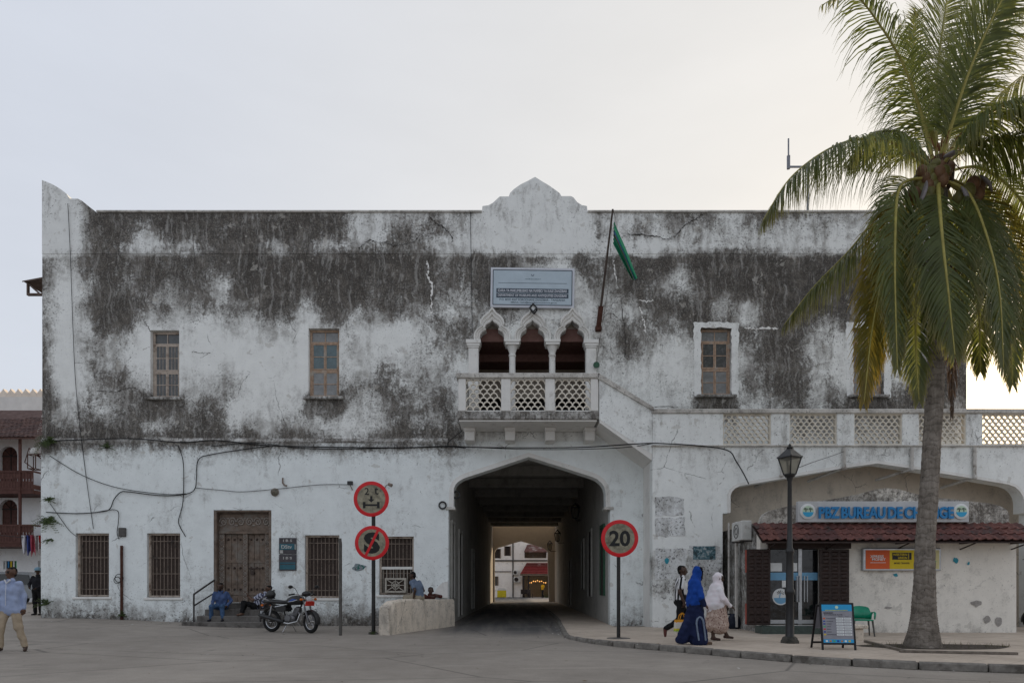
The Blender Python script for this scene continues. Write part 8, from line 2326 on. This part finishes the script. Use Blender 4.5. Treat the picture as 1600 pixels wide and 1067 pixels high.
# upper lean-to roof
simple('tin_red', (.12, .05, .042), .7, var=.4, scale=3, dirt=.35, dirtc=(.40, .36, .33)); 
q = MB(); ya_ = YC - 1.6; q.add([P(819, 861, ya_), P(858, 861.5, ya_), P(850, 850, YC), P(824, 850, YC)], [(0, 1, 2, 3)]); q.box(PX(819, ya_), PX(858, ya_), ya_, ya_ + .05, PZ(862.5, ya_), PZ(861, ya_)); q.build('upper_roof', M['tin_red'], ch_)
# red porch awning with tile courses
ya_ = YC - 2.5
pa = [P(813, 896, ya_), P(845, 896, ya_), P(866, 896, ya_), P(866, 879, YC - .05), P(850, 879, YC - .05), P(823, 879, YC - .05)]
simple('porch_red', (.20, .030, .028), .65, var=.3, scale=4); 
q = MB(); q.add(pa, [(0, 1, 2, 3, 4, 5)]); aw2 = q.build('porch_roof', M['porch_red'], ch_)
for i in range(7):
    t = i / 7; q = MB(); a = pa[0].lerp(pa[5], t); b = pa[2].lerp(pa[3], t); q.tube([a + Vector((0, -.03, .03)), b + Vector((0, -.03, .03))], .05, 5); q.build('tile_course', M['tin_red'] if i in (5, 6) else M['porch_red'], aw2)
q = MB(); q.box(PX(813, ya_), PX(866, ya_), ya_ - .02, ya_ + .06, PZ(899, ya_), PZ(896, ya_)); q.build('fascia', M['old_wood'], ch_)
for px in (818, 826, 860):
    q = MB(); q.box(PX(px, ya_) - .1, PX(px, ya_) + .1, ya_ + .1, ya_ + .3, 0, PZ(897, ya_)); q.build('porch_post', M['far_dark'], ch_)
q = MB(); q.box(PX(816, YC), PX(861, YC), YC + 3.9, YC + 4.0, 0, PZ(898, YC)); q.build('shop_back', simple('shop_warm', (.55, .46, .34), .8), ch_)
# string of lit bulbs
bs = thing('bulb_string', 'string of glowing warm bulbs under the courtyard porch', 'lights', P(838, 909, YC - 1))
k = NT('bulb_glow'); k.b.inputs['Emission Color'].default_value = (1, .45, .12, 1); k.b.inputs['Emission Strength'].default_value = 1.1; k.col((.8, .5, .2))
for i in range(9):
    px = 827 + i * 3.2; py = 910 - 3.5 * math.sin(i / 8 * math.pi) + (1.2 if i % 2 else 0)
    q = MB(); q.ell(P(px, py, YC - 1), (.065, .065, .08), 8, 6); q.build('bulb', k.m, bs, smooth=True)
q = MB(); q.tube([P(827 + i * 3.2, 908.6 - 3.5 * math.sin(i / 8 * math.pi), YC - 1) for i in range(9)], .02, 4); q.build('flex', M['cable_black'], bs)
# split air conditioners
for px, py, s2, lab in ((808, 905, 1.0, 'lower outdoor air conditioner on the courtyard house'), (806, 894, .75, 'upper smaller air conditioner on the courtyard house')):
    c_ = P(px, py, YC - .35); t_ = thing('wall_air_conditioner', lab, 'air conditioner', c_)
    q = MB(); q.box(c_.x - .42 * s2, c_.x + .42 * s2, c_.y - .15, YC - .01, c_.z - .34 * s2, c_.z + .34 * s2, ch=.02); q.build('casing', M['appliance_white'], t_)
    q = MB(); q.torus((c_.x - .1 * s2, c_.y - .16, c_.z), .22 * s2, .03, 'y', 16, 6); q.lathe([(.20 * s2, 0), (.2 * s2, .01)], 16, Matrix.Translation((c_.x - .1 * s2, c_.y - .155, c_.z)) @ Matrix.Rotation(R(90), 4, 'X')); q.build('fan', M['far_dark'], t_)
# yellow skip
yk = YC - 4
sk = thing('yellow_bin', 'yellow bin with pale lid standing in the courtyard', 'bin', (PX(784, yk), yk, 0))
simple('bin_yellow', (.50, .42, .02), .5); 
q = MB(); q.box(PX(777, yk), PX(791, yk), yk - .4, yk + .4, .05, PZ(922, yk), ch=.03); q.build('tub', M['bin_yellow'], sk)
q = MB(); q.prism([(PX(777, yk), PZ(922, yk) + .005), (PX(791, yk), PZ(922, yk) + .005), (PX(789, yk), PZ(918.5, yk)), (PX(779, yk), PZ(918.5, yk))], yk - .4, yk + .4); q.build('lid', M['appliance_white'], sk)
# black chairs
for i, (px, dy) in enumerate(((817, 0), (824, .3), (828, -.3))):
    yk2 = YC - 3.4 + dy; x = PX(px, yk2); t_ = thing('cafe_chair', ('leftmost', 'middle', 'rightmost')[i] + ' black chair of the three by the courtyard porch', 'chair', (x, yk2, 0), .3 * i, 'cafe chairs in the courtyard', local=True)
    q = MB(); q.box(-.25, .25, -.25, .25, .42, .47, ch=.02); q.build('seat', M['far_dark'], t_)
    q = MB(); q.box(-.25, .25, .2, .26, .47, .95, ch=.02); q.build('backrest', M['far_dark'], t_)
    for sx in (-.22, .22):
        for sy in (-.22, .22):
            q = MB(); q.box(sx - .025, sx + .025, sy - .025, sy + .025, 0, .42); q.build('leg', M['far_dark'], t_)
# potted shrub
weed(856, 936, 1.2, 30, 'dark green potted shrub by the courtyard porch post', y=YC - 3.2, seed=21)
# passer-by in yellow
J = std(); J.update(knL=V3(.10, -.16, .50), anL=V3(.10, -.14, .09), toeL=V3(.11, -.28, .035), knR=V3(-.10, .04, .48), anR=V3(-.10, .26, .14), toeR=V3(-.10, .16, .06))
f = person(J, sleeve='short')
yk = 54.0 - 4
figure('person', 'small far passer-by in a yellow shirt walking in the courtyard beyond the tunnel', f, (M_SK1, M_HR, cloth_mat('shirt_yellow', (.60, .33, .015)), MATS['trousers_black'], MATS['shoe_black'], M_HR, M_EYE), (PX(848, yk), yk, 0), R(-50), h=.02, fold=0)
# wall lanterns inside the tunnel
for i, (px, py, yy_, lab) in enumerate(((859, 853, 31.2, 'far wall lantern at the lit end of the tunnel'), (871, 838, 22.0, 'middle wall lantern in the dark of the tunnel'), (899, 800, 10.5, 'nearest wall lantern on the right tunnel wall'))):
    c_ = P(px, py, yy_); t_ = thing('tunnel_lantern', lab, 'lantern', c_, group='tunnel wall lanterns')
    q = MB(); s2 = .2
    lo = [c_ + Vector((a * s2 * .6, b * s2 * .6, -.3)) for a, b in ((-1, -1), (1, -1), (1, 1), (-1, 1))]; hi = [c_ + Vector((a * s2, b * s2, .22)) for a, b in ((-1, -1), (1, -1), (1, 1), (-1, 1))]
    for j in range(4): q.tube([lo[j], hi[j]], .02, 5); q.tube([lo[j], lo[(j + 1) % 4]], .02, 5); q.tube([hi[j], hi[(j + 1) % 4]], .025, 5); q.tube([hi[j], c_ + Vector((0, 0, .46))], .03, 5)
    xw = tx(1, min(yy_, YF)); q.tube([c_ + Vector((0, 0, -.3)), c_ + Vector((.05, 0, -.42)), Vector((xw, yy_, c_.z - .42))], .025, 6); q.build('frame', M['black_iron'], t_)
    q = MB(); q.lathe([(.10, -.28), (.17, .2)], 4, Matrix.Translation(c_) @ Matrix.Rotation(R(45), 4, 'Z')); q.build('glass', M['lantern_glass'], t_)
